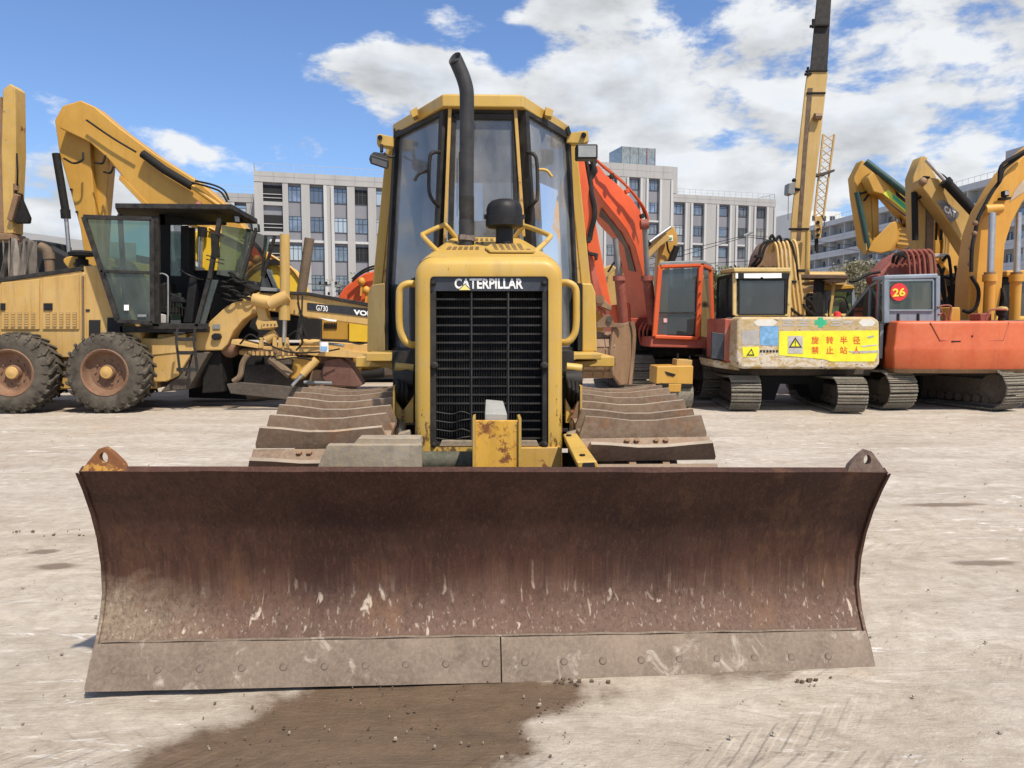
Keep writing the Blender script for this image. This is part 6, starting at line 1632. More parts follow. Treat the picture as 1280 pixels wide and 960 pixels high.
# boom hump
m = MB(); m.poly([(1096, 345), (1108, 332), (1119, 321), (1133, 314), (1147, 312), (1157, 317), (1163, 328), (1166, 350), (1166, 400), (1120, 400)], 14.2, .5); bo = m.build('boom', MAROON, ne, bevel=.04, seg=2)
for i in range(6):
    x = 1128 + i * 6.5
    MB().tube(smooth([P(x - 14, 332 - i, 14.1), P(x - 4, 317 - i * .6, 14.05), P(x + 2, 313.5, 14.0), P(x + 7, 322, 14.0), P(x + 9, 346, 14.0)], 4), .03, 6).build('hydraulic_pipe', MAROON, bo)
for pts in (((1062, 352, 14), (1072, 350, 14), (1085, 343, 14), (1100, 340, 14)), ((1116, 328, 14), (1118, 320, 13.9), (1125, 317, 13.9), (1133, 322, 13.9)), ((1120, 330, 14), (1124, 321, 13.9), (1131, 315, 13.9))): hose('hydraulic_hose', pts, .03, RUBB, bo)
MB().poly([(1158, 316), (1166, 318), (1168, 345), (1160, 345)], 14.1, .2).build('boom_edge', BUCK, bo, bevel=.02)
for pts in (((1172, 384, 12.5), (1178, 382, 12.5), (1187, 382, 12.5), (1189, 386, 12.5), (1186, 402, 12.5)), ((1173, 393, 12.5), (1180, 392, 12.6), (1184, 403, 12.6)), ((1176, 386, 12.6), (1182, 402, 12.6))):
    MB().tube(smooth([P(*p) for p in pts], 3), .016, 6).build('handrail', MAROON, ne)
m = MB(); c = P(1251.5, 399, 12.6)
m.revolve([(.05, -.04), (.05, .06), (.085, .07), (.085, .12), (.09, .14), (.08, .18), (.001, .20)], (c.x, 12.6, c.z), 'Z', 16); m.build('beacon_base', RUBB, ne)
m = MB(); m.revolve([(.095, .14), (.095, .17), (.07, .20), (.001, .21)], (c.x, 12.6, c.z + .01), 'Z', 16); m.build('beacon', EXPALE, ne)
MB().tube(smooth([P(1232, 400, 12.5), P(1236, 390, 12.5), P(1241, 387, 12.5), P(1258, 387, 12.5)], 3), .016, 6).build('handrail', MAROON, ne)
MB().poly([(1225, 392), (1240, 391), (1240, 402), (1225, 402)], 12.7, .3).build('filler_box', MAROON, ne, bevel=.02)
MB().poly([(1188, 384), (1201, 384), (1201, 402), (1188, 402)], 13.2, .4).build('tool_box', EXY, ne, bevel=.02)
MB().poly([(1110, 400), (1340, 400), (1340, 470), (1110, 470)], 13.3, 2.0).build('upper_structure', MUD, ne, bevel=.04)
nn, n2 = G(1141, 516), G(1266, 517.5)
dv = Vector((-.10, 1.0, 0)).normalized() * 3.5
crawler(ne, (nn.x, nn.y + .3), (nn.x + dv.x, nn.y + .3 + dv.y), .50, .66)
dv = Vector((-.30, 1.0, 0)).normalized() * 3.5
crawler(ne, (n2.x + .25, n2.y + .28), (n2.x + .2 + dv.x, n2.y + .3 + dv.y), .50, .72)
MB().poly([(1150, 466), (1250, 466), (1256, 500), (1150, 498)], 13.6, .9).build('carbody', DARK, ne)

# ---- far yellow excavators with folded arms
def cyl_px(name, mat, parent, a, b, r, n=12): return MB().tube([P(*a), P(*b)], r, n).build(name, mat, parent)
def under(parent, x0, x1, Y, mat=MUD):
    a, b = P(x0, 470, Y).x, P(x1, 470, Y).x
    MB().box(a, b, Y + .4, Y + 3.4, .9, 2.1).build('upper_structure', EXY, parent, bevel=.08)
    for x in (a + .3, b - .3): MB().box(x - .3, x + .3, Y, Y + 3.8, .02, .85).build('track', mat, parent, bevel=.25, seg=3)
fa = thing('excavator', 'far yellow excavator with curled bucket and green warning strip along its boom', 'excavator', (P(1170, 480, 20).x, 21, 0), 'yellow excavators with raised arms on the right')
Y = 19.0
m = MB(); m.poly([(1078.5, 199.5), (1083, 202), (1096, 215), (1099, 242), (1098.5, 294.5), (1093, 300), (1084, 313), (1080, 308), (1070, 245), (1067.5, 221)], Y, .35); am = m.build('arm', EXY, fa, bevel=.03, seg=2)
MB().poly([(1089, 240), (1098, 240), (1099, 295), (1092, 300)], Y - .03, .03).build('arm_flange', EXY, am, bevel=.006)
m = MB(); m.poly([(1084, 222), (1090, 215), (1098, 218), (1142, 250), (1200, 300), (1225, 345), (1225, 400), (1200, 400), (1190, 345), (1140, 283), (1104, 243), (1092, 240)], Y - .4, .35); bo = m.build('boom', EXY, fa, bevel=.03, seg=2)
m = MB(); m.poly([(1104, 242), (1109.8, 237), (1140.5, 261), (1137, 269)], Y - .415, .012); sg = m.build('warning_strip', plain('yellow_green_strip', (.60, .66, .06), .5, var=.1), bo)
for k in range(4):
    MB().poly([(1115 + k * .2, 243 + k * 1.6), (1116, 242.4 + k * 1.6), (1136, 259 + k * 1.6), (1135, 260 + k * 1.6)], Y - .42, .006).build('green_print', GREEN, sg)
MB().poly([(1103, 247), (1137, 272), (1131, 270), (1106, 250)], Y - .41, .01).build('black_stripe', DECAL, bo)
MB().poly([(1119, 238.5), (1138, 253), (1136, 256), (1121, 245)], Y - .41, .01).build('black_stripe', DECAL, bo)
m = cyl_px('arm_cylinder', HOSEG, fa, (1082, 202, Y - .3), (1145, 251, Y - .6), .085)
cyl_px('bucket_cylinder', HOSEG, fa, (1071, 240, Y - .15), (1086, 314, Y - .15), .07)
for pts in (((1071, 242, Y - .1), (1080, 241, Y - .1), (1087, 236, Y - .1), (1085, 224, Y - .1), (1087, 218, Y - .3)), ((1086, 219, Y - .3), (1083, 230, Y - .1), (1087, 240, Y - .1), (1080, 251, Y - .1))): hose('hydraulic_hose', pts, .028, RUBB, fa)
m = MB(); sec0 = [(1084, 314), (1090, 301), (1113, 278), (1121, 276), (1121, 300), (1112, 314), (1100, 317)]
m.loft([[P(x, y, Y - .35) for x, y in sec0], [P(x + 17, y + (2 if y < 290 else -4), Y + .15) for x, y in sec0]]); bk = m.build('bucket', EXY, fa, bevel=.03, seg=2)
MB().poly([(1122, 282), (1137, 284), (1139, 303), (1134, 311), (1121, 308)], Y - .25, .3).build('bucket_shell', EXPALE, bk, bevel=.04, seg=2)
for k in range(4): MB().poly([(1121.5, 285 + k * 6), (1138, 287 + k * 6), (1138, 289 + k * 6), (1121.5, 287 + k * 6)], Y - .28, .02).build('wear_strip', EXY, bk)
for k in range(5):
    m = MB(); x = 1115 + k * 4.6; m.loft([[P(x - 1.5, 279, Y - .3), P(x + 1.8, 279, Y - .3), P(x + 1.8, 279, Y - .1), P(x - 1.5, 279, Y - .1)], [P(x - 1, 272 + (k % 2), Y - .3), P(x + .6, 272 + (k % 2), Y - .3), P(x + .6, 272, Y - .2), P(x - 1, 272, Y - .2)]]); m.build('bucket_tooth', BUCK, bk)
MB().poly([(1082, 300), (1087, 300), (1088, 316), (1082, 318)], Y - .2, .2).build('bucket_link', EXPALE, fa, bevel=.02)
under(fa, 1150, 1240, 20.0)

fb = thing('excavator', 'far yellow excavator with chrome arm ram and dark lettered panel on its boom', 'excavator', (P(1200, 480, 17).x, 18, 0), 'yellow excavators with raised arms on the right')
Y = 16.5
m = MB(); m.poly([(1151, 197), (1155, 194), (1160, 197), (1162, 205), (1170, 219), (1172, 224), (1169, 246), (1167, 317), (1148, 312), (1143, 290), (1141.5, 221)], Y, .35); am = m.build('arm', EXPALE, fb, bevel=.03, seg=2)
MB().poly([(1159, 246), (1168, 243), (1167, 340), (1158, 330)], Y - .05, .25).build('arm_side_brown', WOODB, am, bevel=.02)
m = MB(); m.poly([(1152, 224), (1158, 221), (1174, 223), (1196, 240), (1222, 271), (1232, 290), (1230, 400), (1212, 400), (1214, 322), (1188, 281), (1160, 244), (1152, 234)], Y - .45, .4); bo = m.build('boom', EXPALE, fb, bevel=.03, seg=2)
m = MB(); m.poly([(1172, 252), (1180, 249.5), (1199, 266), (1198, 271), (1189, 279)], Y - .462, .012); sg = m.build('dark_panel', plain('worn_grey_panel', (.17, .17, .18), .5, var=.6, sc=9), bo)
text('CAT', 1187.5, 264.5, Y - .468, 14, 8.5, WHITE, sg, off=.04, slope=.62)
MB().poly([(1163, 233), (1174, 224.5), (1212, 262), (1222, 278), (1214, 300), (1208, 312), (1212, 280), (1190, 256)], Y - .455, .006).build('faded_paint', EXPALE, bo) if False else None
cyl_px('cylinder_rod', CHROME, fb, (1157.5, 200, Y - .45), (1184, 229, Y - .55), .04)
cyl_px('arm_cylinder', RUBB, fb, (1183, 228, Y - .6), (1220, 268, Y - .75), .10)
MB().tube([P(1181, 226, Y - .6), P(1185, 230.5, Y - .6)], .12, 12).build('cylinder_collar', RUBB, fb)
cyl_px('bucket_cylinder', RUBB, fb, (1143, 240, Y - .12), (1144, 300, Y - .12), .065)
for pts in (((1144, 250, Y - .1), (1151, 245, Y - .2), (1151, 230, Y - .2), (1154, 222, Y - .4), (1162, 222, Y - .5)), ((1170, 300, Y), (1172, 260, Y - .1), (1178, 270, Y), (1176, 300, Y)), ((1172, 262, Y), (1179, 258, Y - .1), (1182, 275, Y)), ((1170, 216, Y - .3), (1178, 219, Y - .4), (1186, 226, Y - .5))): hose('hydraulic_hose', pts, .028, RUBB, fb)
m = MB(); m.ball(P(1153.5, 227, Y - .5), .09, .08, .09); m.build('pivot_pin', BUCK, fb)
m = MB(); sec0 = [(1168, 278), (1176, 276), (1184, 292), (1188, 308), (1186, 322), (1180, 332), (1168, 326)]
m.poly(sec0, Y + .5, .7); bk = m.build('bucket', EXY, fb, bevel=.05, seg=2)
for k in range(3): MB().tube(smooth([P(1174 + k * 4, 278 + k * 5, Y + .46), P(1180 + k * 3, 300, Y + .46), P(1178 + k * 3, 324, Y + .46)], 3), .03, 5).build('wear_strip', EXPALE, bk)
for k in range(4): MB().bar(P(1169 + k * 3.6, 278, Y + .5), P(1168.5 + k * 3.6, 270, Y + .5), .06, .06).build('bucket_tooth', BUCK, bk)
under(fb, 1180, 1260, 18.0)
# clutter between: hoses, mirror, small white-lidded mast
for pts in (((1178, 326, 15), (1185, 320, 14.9), (1188, 335, 14.9), (1190, 360, 14.9)), ((1176, 345, 15), (1190, 348, 14.9), (1208, 345, 14.9)), ((1172, 330, 15), (1178, 345, 14.9), (1182, 380, 14.9)), ((1180, 335, 15), (1176, 355, 14.9), (1186, 395, 14.9)), ((1194, 332, 15), (1195, 345, 15), (1190, 352, 15))): hose('hydraulic_hose', pts, .03, RUBB, fb)
MB().poly([(1168, 317), (1186, 317), (1188, 321), (1168, 321)], 15.2, .3).build('lamp_shelf', GREYST, fb, bevel=.01)
MB().poly([(1170, 335), (1180, 340), (1186, 370), (1180, 376), (1174, 352)], 15.1, .2).build('boom_bracket', EXY, fb, bevel=.02)
MB().poly([(1185, 358), (1215, 350), (1218, 392), (1190, 392)], 15.4, .8).build('engine_cover', RUBB, fb, bevel=.05)
MB().poly([(1201, 358), (1214, 358), (1214, 390), (1200, 390)], 15.2, .05).build('cab_window', GLD, fb)
MB().poly([(1184, 345), (1216, 338), (1216, 352), (1186, 358)], 15.3, .5).build('tarpaulin_roll', MUD, fb, bevel=.06)

fc = thing('excavator', 'amber yellow excavator boom with two upright lift rams at the right edge', 'excavator', (P(1250, 490, 14.5).x, 15.4, 0), 'yellow excavators with raised arms on the right')
Y = 14.0
m = MB(); m.poly([(1209, 405), (1212, 345), (1220, 292), (1231, 262), (1248, 232), (1262, 212), (1280, 193), (1310, 168), (1345, 160), (1345, 200), (1305, 222), (1280, 251), (1266, 277), (1257, 305), (1253, 360), (1246, 405)], Y, .45); bo = m.build('boom', EXAMB, fc, bevel=.04, seg=2)
MB().poly([(1262, 252), (1280, 240), (1305, 214), (1290, 212), (1270, 236)], Y - .012, .012).build('grey_scuff', plain('grey_primer_patch', (.42, .33, .24), .6, var=.2), bo)
for x, x1 in ((1240.5, 1238), (1273, 1271)):
    dY = 0 if x < 1260 else .5
    m = MB(); m.tube([P(x1 - .5, 346, Y - .25 + dY), P(x1 - 3, 400, Y - .2 + dY)], .095, 14); m.tube([P(x1 - .5, 343, Y - .25 + dY), P(x1 - .8, 352, Y - .25 + dY)], .125, 14); cy = m.build('lift_cylinder', EXAMB, fc)
    cyl_px('cylinder_rod', CHROME, cy, (x, 266, Y - .2 + dY), (x1 - .3, 346, Y - .25 + dY), .058)
    MB().tube([P(x1 - .5, 340, Y - .25 + dY), P(x1 - .5, 346, Y - .25 + dY)], .10, 14).build('cylinder_collar', BUCK, cy)
m = MB(); c = P(1241, 262, Y - .1); m.tube([c + Vector((-.16, 0, 0)), c + Vector((.16, 0, .02))], .09, 14); m.build('pivot_boss', EXAMB, bo)
m = MB(); m.rect(1256, 238, 1262, 245, Y - .2, .12); l = m.build('boom_lamp', RUBB, fc, bevel=.01); MB().rect(1256.6, 238.7, 1261.4, 243.6, Y - .21, .01).build('lamp_lens', LAMPG, l)
MB().rect(1254, 246, 1264, 249, Y - .15, .15).build('lamp_bracket', BLKD, fc)
for pts in (((1281, 191, Y - .1), (1268, 200, Y - .1), (1254, 212, Y - .1), (1250, 226, Y - .1), (1240, 240, Y - .1), (1230, 258, Y - .1), (1222, 275, Y - .1), (1219, 292, Y - .1)), ((1284, 187, Y - .15), (1270, 195, Y - .15), (1252, 207, Y - .15), (1249, 228, Y - .15)), ((1219, 290, Y - .1), (1215, 310, Y - .15), (1214, 340, Y - .15)), ((1214, 345, Y - .1), (1223, 362, Y - .15), (1221, 382, Y - .15), (1212, 390, Y - .1), (1204, 388, Y)), ((1253, 360, Y), (1256, 375, Y - .1), (1253, 384, Y - .1))):
    hose('hydraulic_hose', pts, .034, RUBB, fc, n=8)
for x, y in ((1218, 292), (1214, 310), (1213, 330), (1219, 279)): m = MB(); m.ball(P(x, y, Y - .12), .05, .05, .05); m.build('hose_fitting', BUCK, fc)
pane_frame(fc, [P(1262, 345, 14.9), P(1330, 343, 14.9), P(1330, 400, 14.9), P(1262, 400, 14.9)], .08, EXAMB, GLK, 'cab_window')
MB().poly([(1258, 338), (1335, 336), (1335, 345), (1258, 346)], 14.7, 1.4).build('cab_roof', EXAMB, fc, bevel=.03)
MB().poly([(1200, 395), (1340, 395), (1340, 450), (1200, 450)], 14.8, 2.5).build('upper_structure', EXAMB, fc, bevel=.06)
MB().poly([(1253, 350), (1262, 345), (1262, 400), (1256, 400)], 14.8, .4).build('cab_front', RUBB, fc)
under(fc, 1215, 1330, 15.4)

# yellow arm behind the orange boom
fd = thing('excavator', 'pale yellow excavator arm with green logo behind the orange boom', 'excavator', (P(820, 480, 19).x, 20, 0))
Y = 18.5
m = MB(); m.poly([(840, 282), (843, 284), (847, 293), (847, 308), (840, 326), (834, 345), (833, 400), (818, 400), (822, 335), (823, 312), (828, 298)], Y, .35); am = m.build('arm', EXPALE if False else EXY, fd, bevel=.03, seg=2)
m = MB(); m.poly([(760, 345), (776, 331), (800, 312), (812, 305), (832, 290), (840, 298), (826, 308), (813, 322), (795, 335), (780, 352), (772, 385), (752, 385)], Y - .4, .35); bo = m.build('boom', EXPALE, fd, bevel=.03, seg=2)
m = cyl_px('arm_cylinder', RUBB, fd, (776, 330, Y - .5), (812, 303, Y - .5), .07); cyl_px('cylinder_rod', CHROME, fd, (810, 304, Y - .5), (838, 284, Y - .4), .04)
cyl_px('bucket_cylinder', RUBB, fd, (846, 308, Y - .1), (838, 331, Y - .1), .08)
MB().poly([(835, 294.5), (841, 294), (841, 301), (835, 301.5)], Y - .01, .01).build('logo_plate', WHITE, am)
m = MB(); m.ball(P(838, 298, Y - .015), .045, .01, .045); m.build('green_logo', GREEN, am)
for pts in (((828, 298, Y - .3), (833, 302, Y - .2), (835, 312, Y - .1), (838, 317, Y - .1), (842, 317, Y - .1)), ((760, 340, Y - .5), (768, 328, Y - .5), (776, 326, Y - .5), (782, 333, Y - .5))): hose('hydraulic_hose', pts, .026, RUBB, fd)
MB().poly([(752, 335), (765, 330), (785, 345), (788, 392), (752, 392)], Y + .3, .6).build('boom_foot', EXPALE, fd, bevel=.05)
under(fd, 740, 840, 19.5)

# ------------------------------------------------------------------ truck crane
cr = thing('crane', 'tall dusty yellow telescopic crane boom leaning up behind the warning board excavator', 'crane', (P(1000, 470, 22).x, 22.5, 0))
Yc = 21.0
def cx4(pts, Y, T):
    return [[P(x0, y, Y), P(x1, y, Y), P(x1 + 0, y, Y + T), P(x0, y, Y + T)] for (y, x0, x1) in pts]
m = MB(); m.loft(cx4([(400, 986.5, 1009), (280, 988.3, 1012), (187, 997.5, 1024), (106, 1006.5, 1033), (88, 1009, 1035)], Yc, .6)); b1 = m.build('boom_base_section', CRANE, cr, bevel=.04, seg=2)
m = MB(); m.loft(cx4([(300, 996, 1001), (187, 1004, 1009), (110, 1010, 1016)], Yc - .015, .02)); m.build('greasy_streak', plain('grease_brown', (.11, .07, .04), .6, var=.5), b1)
m = MB(); m.loft(cx4([(90, 1012, 1034), (0, 1020.5, 1039), (-60, 1026, 1043)], Yc + .06, .45)); b2 = m.build('boom_second_section', BLKD, cr, bevel=.03)
m = MB(); m.loft(cx4([(-58, 1028, 1042), (-160, 1037, 1048)], Yc + .1, .35)); m.build('boom_third_section', CRANE, cr, bevel=.03)
for y, x0, x1 in ((116, 1008, 1033), (88, 1008, 1035.5), (286, 987, 1012.5), (31, 1017.5, 1037.5)):
    MB().rect(x0 + .6, y - 1.2, x1 - .6, y + 1.2, Yc - .04, .12).build('boom_collar', RUBB, b1, bevel=.01)
for x, y in ((1006, 93), (1012.5, 33)):
    MB().tube([P(x, y, Yc), P(x + 8, y - 1, Yc)], .04, 6).build('roller_pin', RUBB, b1); MB().tube([P(x + 4, y - 9, Yc), P(x + 4, y + 2, Yc)], .04, 6).build('roller_pin', RUBB, b1)
MB().tube([P(1018, 146, Yc - .1), P(1026, 146, Yc - .1)], .10, 8).build('side_roller', BUCK, b1)
MB().poly([(986, 229), (994, 227), (994, 242), (990, 243.5), (985, 242)], Yc - .3, .3).build('control_box', STEELG, cr, bevel=.02)
MB().tube([P(993, 236, Yc - .1), P(999, 237, Yc)], .04, 6).build('box_bracket', RUBB, cr)
m = MB(); m.ball(P(992.5, 225.5, Yc - .2), .06, .06, .06); m.build('siren', RUBB, cr)
MB().tube([P(985.5, 243, Yc - .2), P(985, 275, Yc - .2)], .008, 4).build('cable', RUBB, cr)
m = MB(); m.tube([P(1008, 386, Yc - .4), P(1010, 290, Yc - .2)], .07, 10); m.build('lift_cable_pipe', EXPALE, cr)
# lattice jib alongside
def jp(x, y, far=0): return P(x, y, Yc + .3 + .38 * far)
jl = lambda t: (1029 + (1018 - 1029) * t, 168 + 102 * t); jr = lambda t: (1043 + (1029 - 1043) * t, 168 + 104 * t)
jib = MB(); NJ = 11
for fl_ in (0, 1):
    for f in (jl, jr): a, b = f(0), f(1); jib.bar(jp(*a, fl_), jp(*b, fl_), .045, .045, up=(0, 1, 0))
for k in range(NJ):
    t0, t1 = k / NJ, (k + 1) / NJ
    for fl_ in (0, 1):
        a, b = (jl(t0), jr(t1)) if (k + fl_) % 2 == 0 else (jr(t0), jl(t1)); jib.bar(jp(*a, fl_), jp(*b, fl_), .02, .02, up=(0, 1, 0))
    for f in (jl, jr): jib.bar(jp(*f(t0), 0), jp(*f(t1), 1), .028, .028, up=(1, 0, 0)); 
jb = jib.build('lattice_jib', CRANE, cr, stuff=True)
m = MB(); m.loft([[P(1018, 270, Yc + .3), P(1029, 270, Yc + .3), P(1029, 270, Yc + .65), P(1018, 270, Yc + .65)], [P(1019, 298, Yc + .3), P(1026, 298, Yc + .3), P(1026, 298, Yc + .65), P(1019, 298, Yc + .65)]]); jt = m.build('jib_foot', CRANE, cr, bevel=.02)
for y in (278, 287, 294): MB().cyl(P(1022.5, y, Yc + .31), P(1022.5, y, Yc + .26), .05, 10).build('jib_hole', DARK, jt)
MB().poly([(1020, 298), (1023, 298), (1023, 316), (1020, 313)], Yc + .4, .1).build('jib_pin_plate', RUBB, jt)
MB().poly([(1016, 212), (1022, 217), (1030, 215), (1044, 211), (1044, 214), (1031, 219), (1022, 221), (1016, 218)], Yc + .2, .15).build('jib_bracket', MUD, cr, bevel=.02)
MB().poly([(1016, 204), (1019, 204), (1020, 216), (1016, 216)], Yc + .2, .12).build('jib_hook', BUCK, cr, bevel=.02)
hose('jib_rope', [(1027, 268, Yc + .2), (1031, 280, Yc + .2), (1028, 285, Yc + .2)], .012, RUBB, cr)
m = MB(); a, b = P(975, 470, 22).x, P(1040, 470, 22).x
m.box(a - 1, b + 1.5, 21.3, 24, .9, 2.0); m.build('carrier', CRANE, cr, bevel=.1)
m = MB(); m.box(a, b, 21.2, 23, 2.0, 2.9); m.build('turntable', CRANE, cr, bevel=.1)
for k in range(4): lathe_tyre(cr, (a - .5 + k * 1.3, 21.2, .5), .5, .3)

# ------------------------------------------------------------------ buildings
def wallmat(name, col, var=.08, joints=None):
    m, t = newmat(name)
    co = t.new('ShaderNodeTexCoord').outputs['Object']
    n1 = t.noise(t.mapping(co, (.5, .5, .08)), 1.0, 6, .7); n2 = t.noise(co, .12, 4, .6)
    c = t.mix(t.mapr(n1, .35, .7), tuple(x * (1 - var) for x in col), tuple(x * (1 + var) for x in col))
    c = t.mix(t.math('MULTIPLY', t.mapr(n2, .4, .7), .25), c, tuple(x * .85 for x in col))
    surf(t, c, .8, spec=.3)
    return m


CLAD = wallmat('pale_grey_cladding', (.36, .355, .345)); FIN = wallmat('white_fin', (.46, .46, .455)); SPAN = wallmat('slate_spandrel', (.21, .215, .24)); WOOD_ = None
BALW = wallmat('white_balcony_wall', (.50, .52, .54)); BALS = wallmat('balcony_back_wall', (.34, .36, .38)); CONC = wallmat('rough_concrete', (.34, .33, .31))
WFR = plain('dark_window_frame', (.035, .038, .042), .5)
WGL = None
def wglass(name, tint, seed):
    m, t = newmat(name)
    co = t.new('ShaderNodeTexCoord').outputs['Object']; oi = t.new('ShaderNodeObjectInfo').outputs['Random']
    n = t.noise(co, .9, 3, .5)
    c = t.mix(t.mapr(n, .4, .6), tuple(x * .6 for x in tint), tint); c = t.mix(oi, c, tuple(x * .4 for x in tint)); c = t.mix(t.math('MULTIPLY', t.math('GREATER_THAN', t.math('FRACT', t.math('MULTIPLY', oi, 7.3)), .72), .7), c, (.62, .62, .58))
    surf(t, c, .07, .55, spec=.9)
    return m
WGL = wglass('window_pane', (.34, .38, .43), 1); WGD = plain('open_dark_room', (.012, .012, .014), .9)


class Facade:
    def __init__(s, px, D, bearing):
        """plane through the point seen at pixel px at distance D; bearing (degrees from +Y to +X) is its direction"""
        s.o = P(px, 402, D); s.o.z = 0; b = R(bearing)
        s.u = Vector((math.sin(b), math.cos(b), 0)); s.n = Vector((s.u.y, -s.u.x, 0))
        if s.n.dot(s.o - CAM) > 0: s.n = -s.n
    def at(s, x, y):
        d = ROT @ Vector(((x - 640) / FPX, -(y - 480) / FPX, -1)); t = (s.o - CAM).dot(s.n) / d.dot(s.n)
        p = CAM + d * t; return (p - s.o).dot(s.u), p.z
    def U(s, x): return s.at(x, 402)[0]
    def W(s, u, w, z): return s.o + s.u * u + s.n * w + Vector((0, 0, z))
    def box(s, m, u0, u1, w0, w1, z0, z1):
        vs = [s.W(u, w, z) for z in (z0, z1) for w in (w0, w1) for u in (u0, u1)]
        return m.add(vs, [(0, 1, 3, 2), (4, 6, 7, 5), (0, 4, 5, 1), (2, 3, 7, 6), (0, 2, 6, 4), (1, 5, 7, 3)])
    def window(s, parent, u0, u1, z0, z1, w, mull=(.33, .66), trans=None, open_=False, glassm=None):
        m = MB(); t = .055
        s.box(m, u0, u1, w, w + .06, z0, z0 + t); s.box(m, u0, u1, w, w + .06, z1 - t, z1)
        s.box(m, u0, u0 + t, w, w + .06, z0 + t, z1 - t); s.box(m, u1 - t, u1, w, w + .06, z0 + t, z1 - t)
        for q in mull: uu = u0 + (u1 - u0) * q; s.box(m, uu - .035, uu + .035, w, w + .055, z0 + t, z1 - t)
        if trans: zz = z0 + (z1 - z0) * trans; s.box(m, u0 + t, u1 - t, w, w + .05, zz - .03, zz + .03)
        f = m.build('window', WFR, parent)
        m = MB(); s.box(m, u0 + .03, u1 - .03, w - .01, w + .02, z0 + .03, z1 - .03); m.build('pane', glassm or (WGD if open_ else WGL), f)
        return f


def office(name, label, F, u0, u1, ztop, depth, bays, rows, rail=True, zb=0.0, group=None, extra=None):
    t = thing(name, label, 'building', F.W((u0 + u1) / 2, -depth / 2, 0), group)
    m = MB(); F.box(m, u0, u1, -depth, -.42, zb, ztop - .05); m.build('wall', SPAN, t)
    # pale cladding between the window bays, a parapet on top
    edges = [u0] + [e for b in bays for e in b[:2]] + [u1]
    wins = []
    for i in range(0, len(edges), 2):
        a, b = edges[i], edges[i + 1]
        if b - a < .05: continue
        m = MB(); F.box(m, a, b, -.42, 0, zb, rows[0][1] + .35); m.build('cladding_pier', CLAD, t)
        # thin fins either side of a pier, with a shadow gap
        if b - a > 1.2:
            for q in (a + .0, b - .38):
                m = MB(); F.box(m, q, q + .38, .002, .22, zb, rows[0][1] + .25); m.build('fin', FIN, t)
    m = MB(); F.box(m, u0, u1, -.42, .06, rows[0][1] + .352, ztop); m.build('parapet', CLAD, t)
    m = MB()
    zz = rows[0][1] + .9
    for (a, b, kind) in bays:
        for k, (z0, z1) in enumerate(rows):
            if kind == 'w': F.window(t, a + .02, b - .02, z0, z1, -.40, (.30, .68), .78)
            elif kind == 'o': F.window(t, a + .02, b - .02, z0, z1, -.40, (.3, .6), .62, open_=(k % 2 == 0))
            elif kind == 'p': F.window(t, a + .02, b - .02, z0, z1, -.40, (), .80)
            elif kind == 'b':
                m = MB(); F.box(m, a, b, -.41, -.36, z0 - .1, z1 + .05); lo = m.build('loggia', WGD, t)
                for q in (.18, .42): m = MB(); F.box(m, a, b, -.30, -.26, z0 + (z1 - z0) * q, z0 + (z1 - z0) * q + .07); m.build('loggia_rail', FIN, lo)
                m = MB(); F.box(m, a, b, -.33, -.05, z0 - .55, z0 - .12); m.build('loggia_slab', CLAD, lo)
    for (z0, z1) in rows[2:3]:
        m = MB(); F.box(m, u0, u1, -.40, -.03, z1 + .35, z1 + .65)
        m.build('string_course', FIN, t)
    if rail:
        m = MB(); F.box(m, u0, u1, -.35, -.31, ztop + .95, ztop + 1.0); F.box(m, u0, u1, -.35, -.31, ztop + .45, ztop + .48)
        n_ = int((u1 - u0) / 1.1)
        for i in range(n_ + 1): q = u0 + (u1 - u0 - .04) * i / n_; F.box(m, q, q + .035, -.35, -.31, ztop, ztop + .96)
        n2 = int(depth / 1.2)
        for q in (u0 + .03, u1 - .07):
            F.box(m, q, q + .04, -depth, -.36, ztop + .95, ztop + 1.0)
            for i in range(n2): F.box(m, q, q + .035, -.4 - i * 1.2, -.365 - i * 1.2, ztop, ztop + .96)
        m.build('roof_railing', plain('galvanised_rail', (.35, .38, .42), .5) if 'galvanised_rail' not in MATS else MATS['galvanised_rail'], t, stuff=True)
    # cladding joints as thin recessed strips on the parapet
    m = MB()
    i = u0 + 2.2
    while i < u1 - .5: F.box(m, i, i + .05, .058, .066, rows[0][1] + .5, ztop - .02); i += 2.4
    F.box(m, u0, u1, .058, .066, (rows[0][1] + .35 + ztop) / 2, (rows[0][1] + .35 + ztop) / 2 + .05)
    m.build('cladding_joints', SPAN, t, stuff=True)
    return t


FL_ = Facade(322, 92, 75.2)
def zz(F, x, y): return F.at(x, y)[1]
rowsL = [(zz(FL_, 372, b), zz(FL_, 372, a)) for a, b in ((233, 252), (270, 289), (306.5, 325.5), (343.5, 362), (380, 398))]
baysL = [(333, 357, 'b'), (364, 380, 'w'), (390.6, 407.5, 'w'), (420.3, 436.6, 'w'), (446, 462.3, 'o'), (472.4, 488.5, 'p'), (498, 514, 'w'), (526, 541, 'w')]
bl = [(FL_.U(a), FL_.U(b), k) for a, b, k in baysL]
office('office_building', 'pale grey office block behind the grader with dark open loggias at its left end', FL_, 0, FL_.U(556), zz(FL_, 322, 213.5), 16, bl, rowsL)
# its lower wing further left
F2 = Facade(270, 100, 75.2)
office('office_building', 'lower grey office wing between the yellow digger boom and the taller left block', F2, F2.U(205), F2.U(323), zz(F2, 300, 241.5), 14, [(F2.U(222), F2.U(232), 'w'), (F2.U(262), F2.U(272), 'w'), (F2.U(297.5), F2.U(312), 'p')], [(zz(F2, 300, b), zz(F2, 300, a)) for a, b in ((256, 276), (292, 312), (328, 348), (364, 384))])

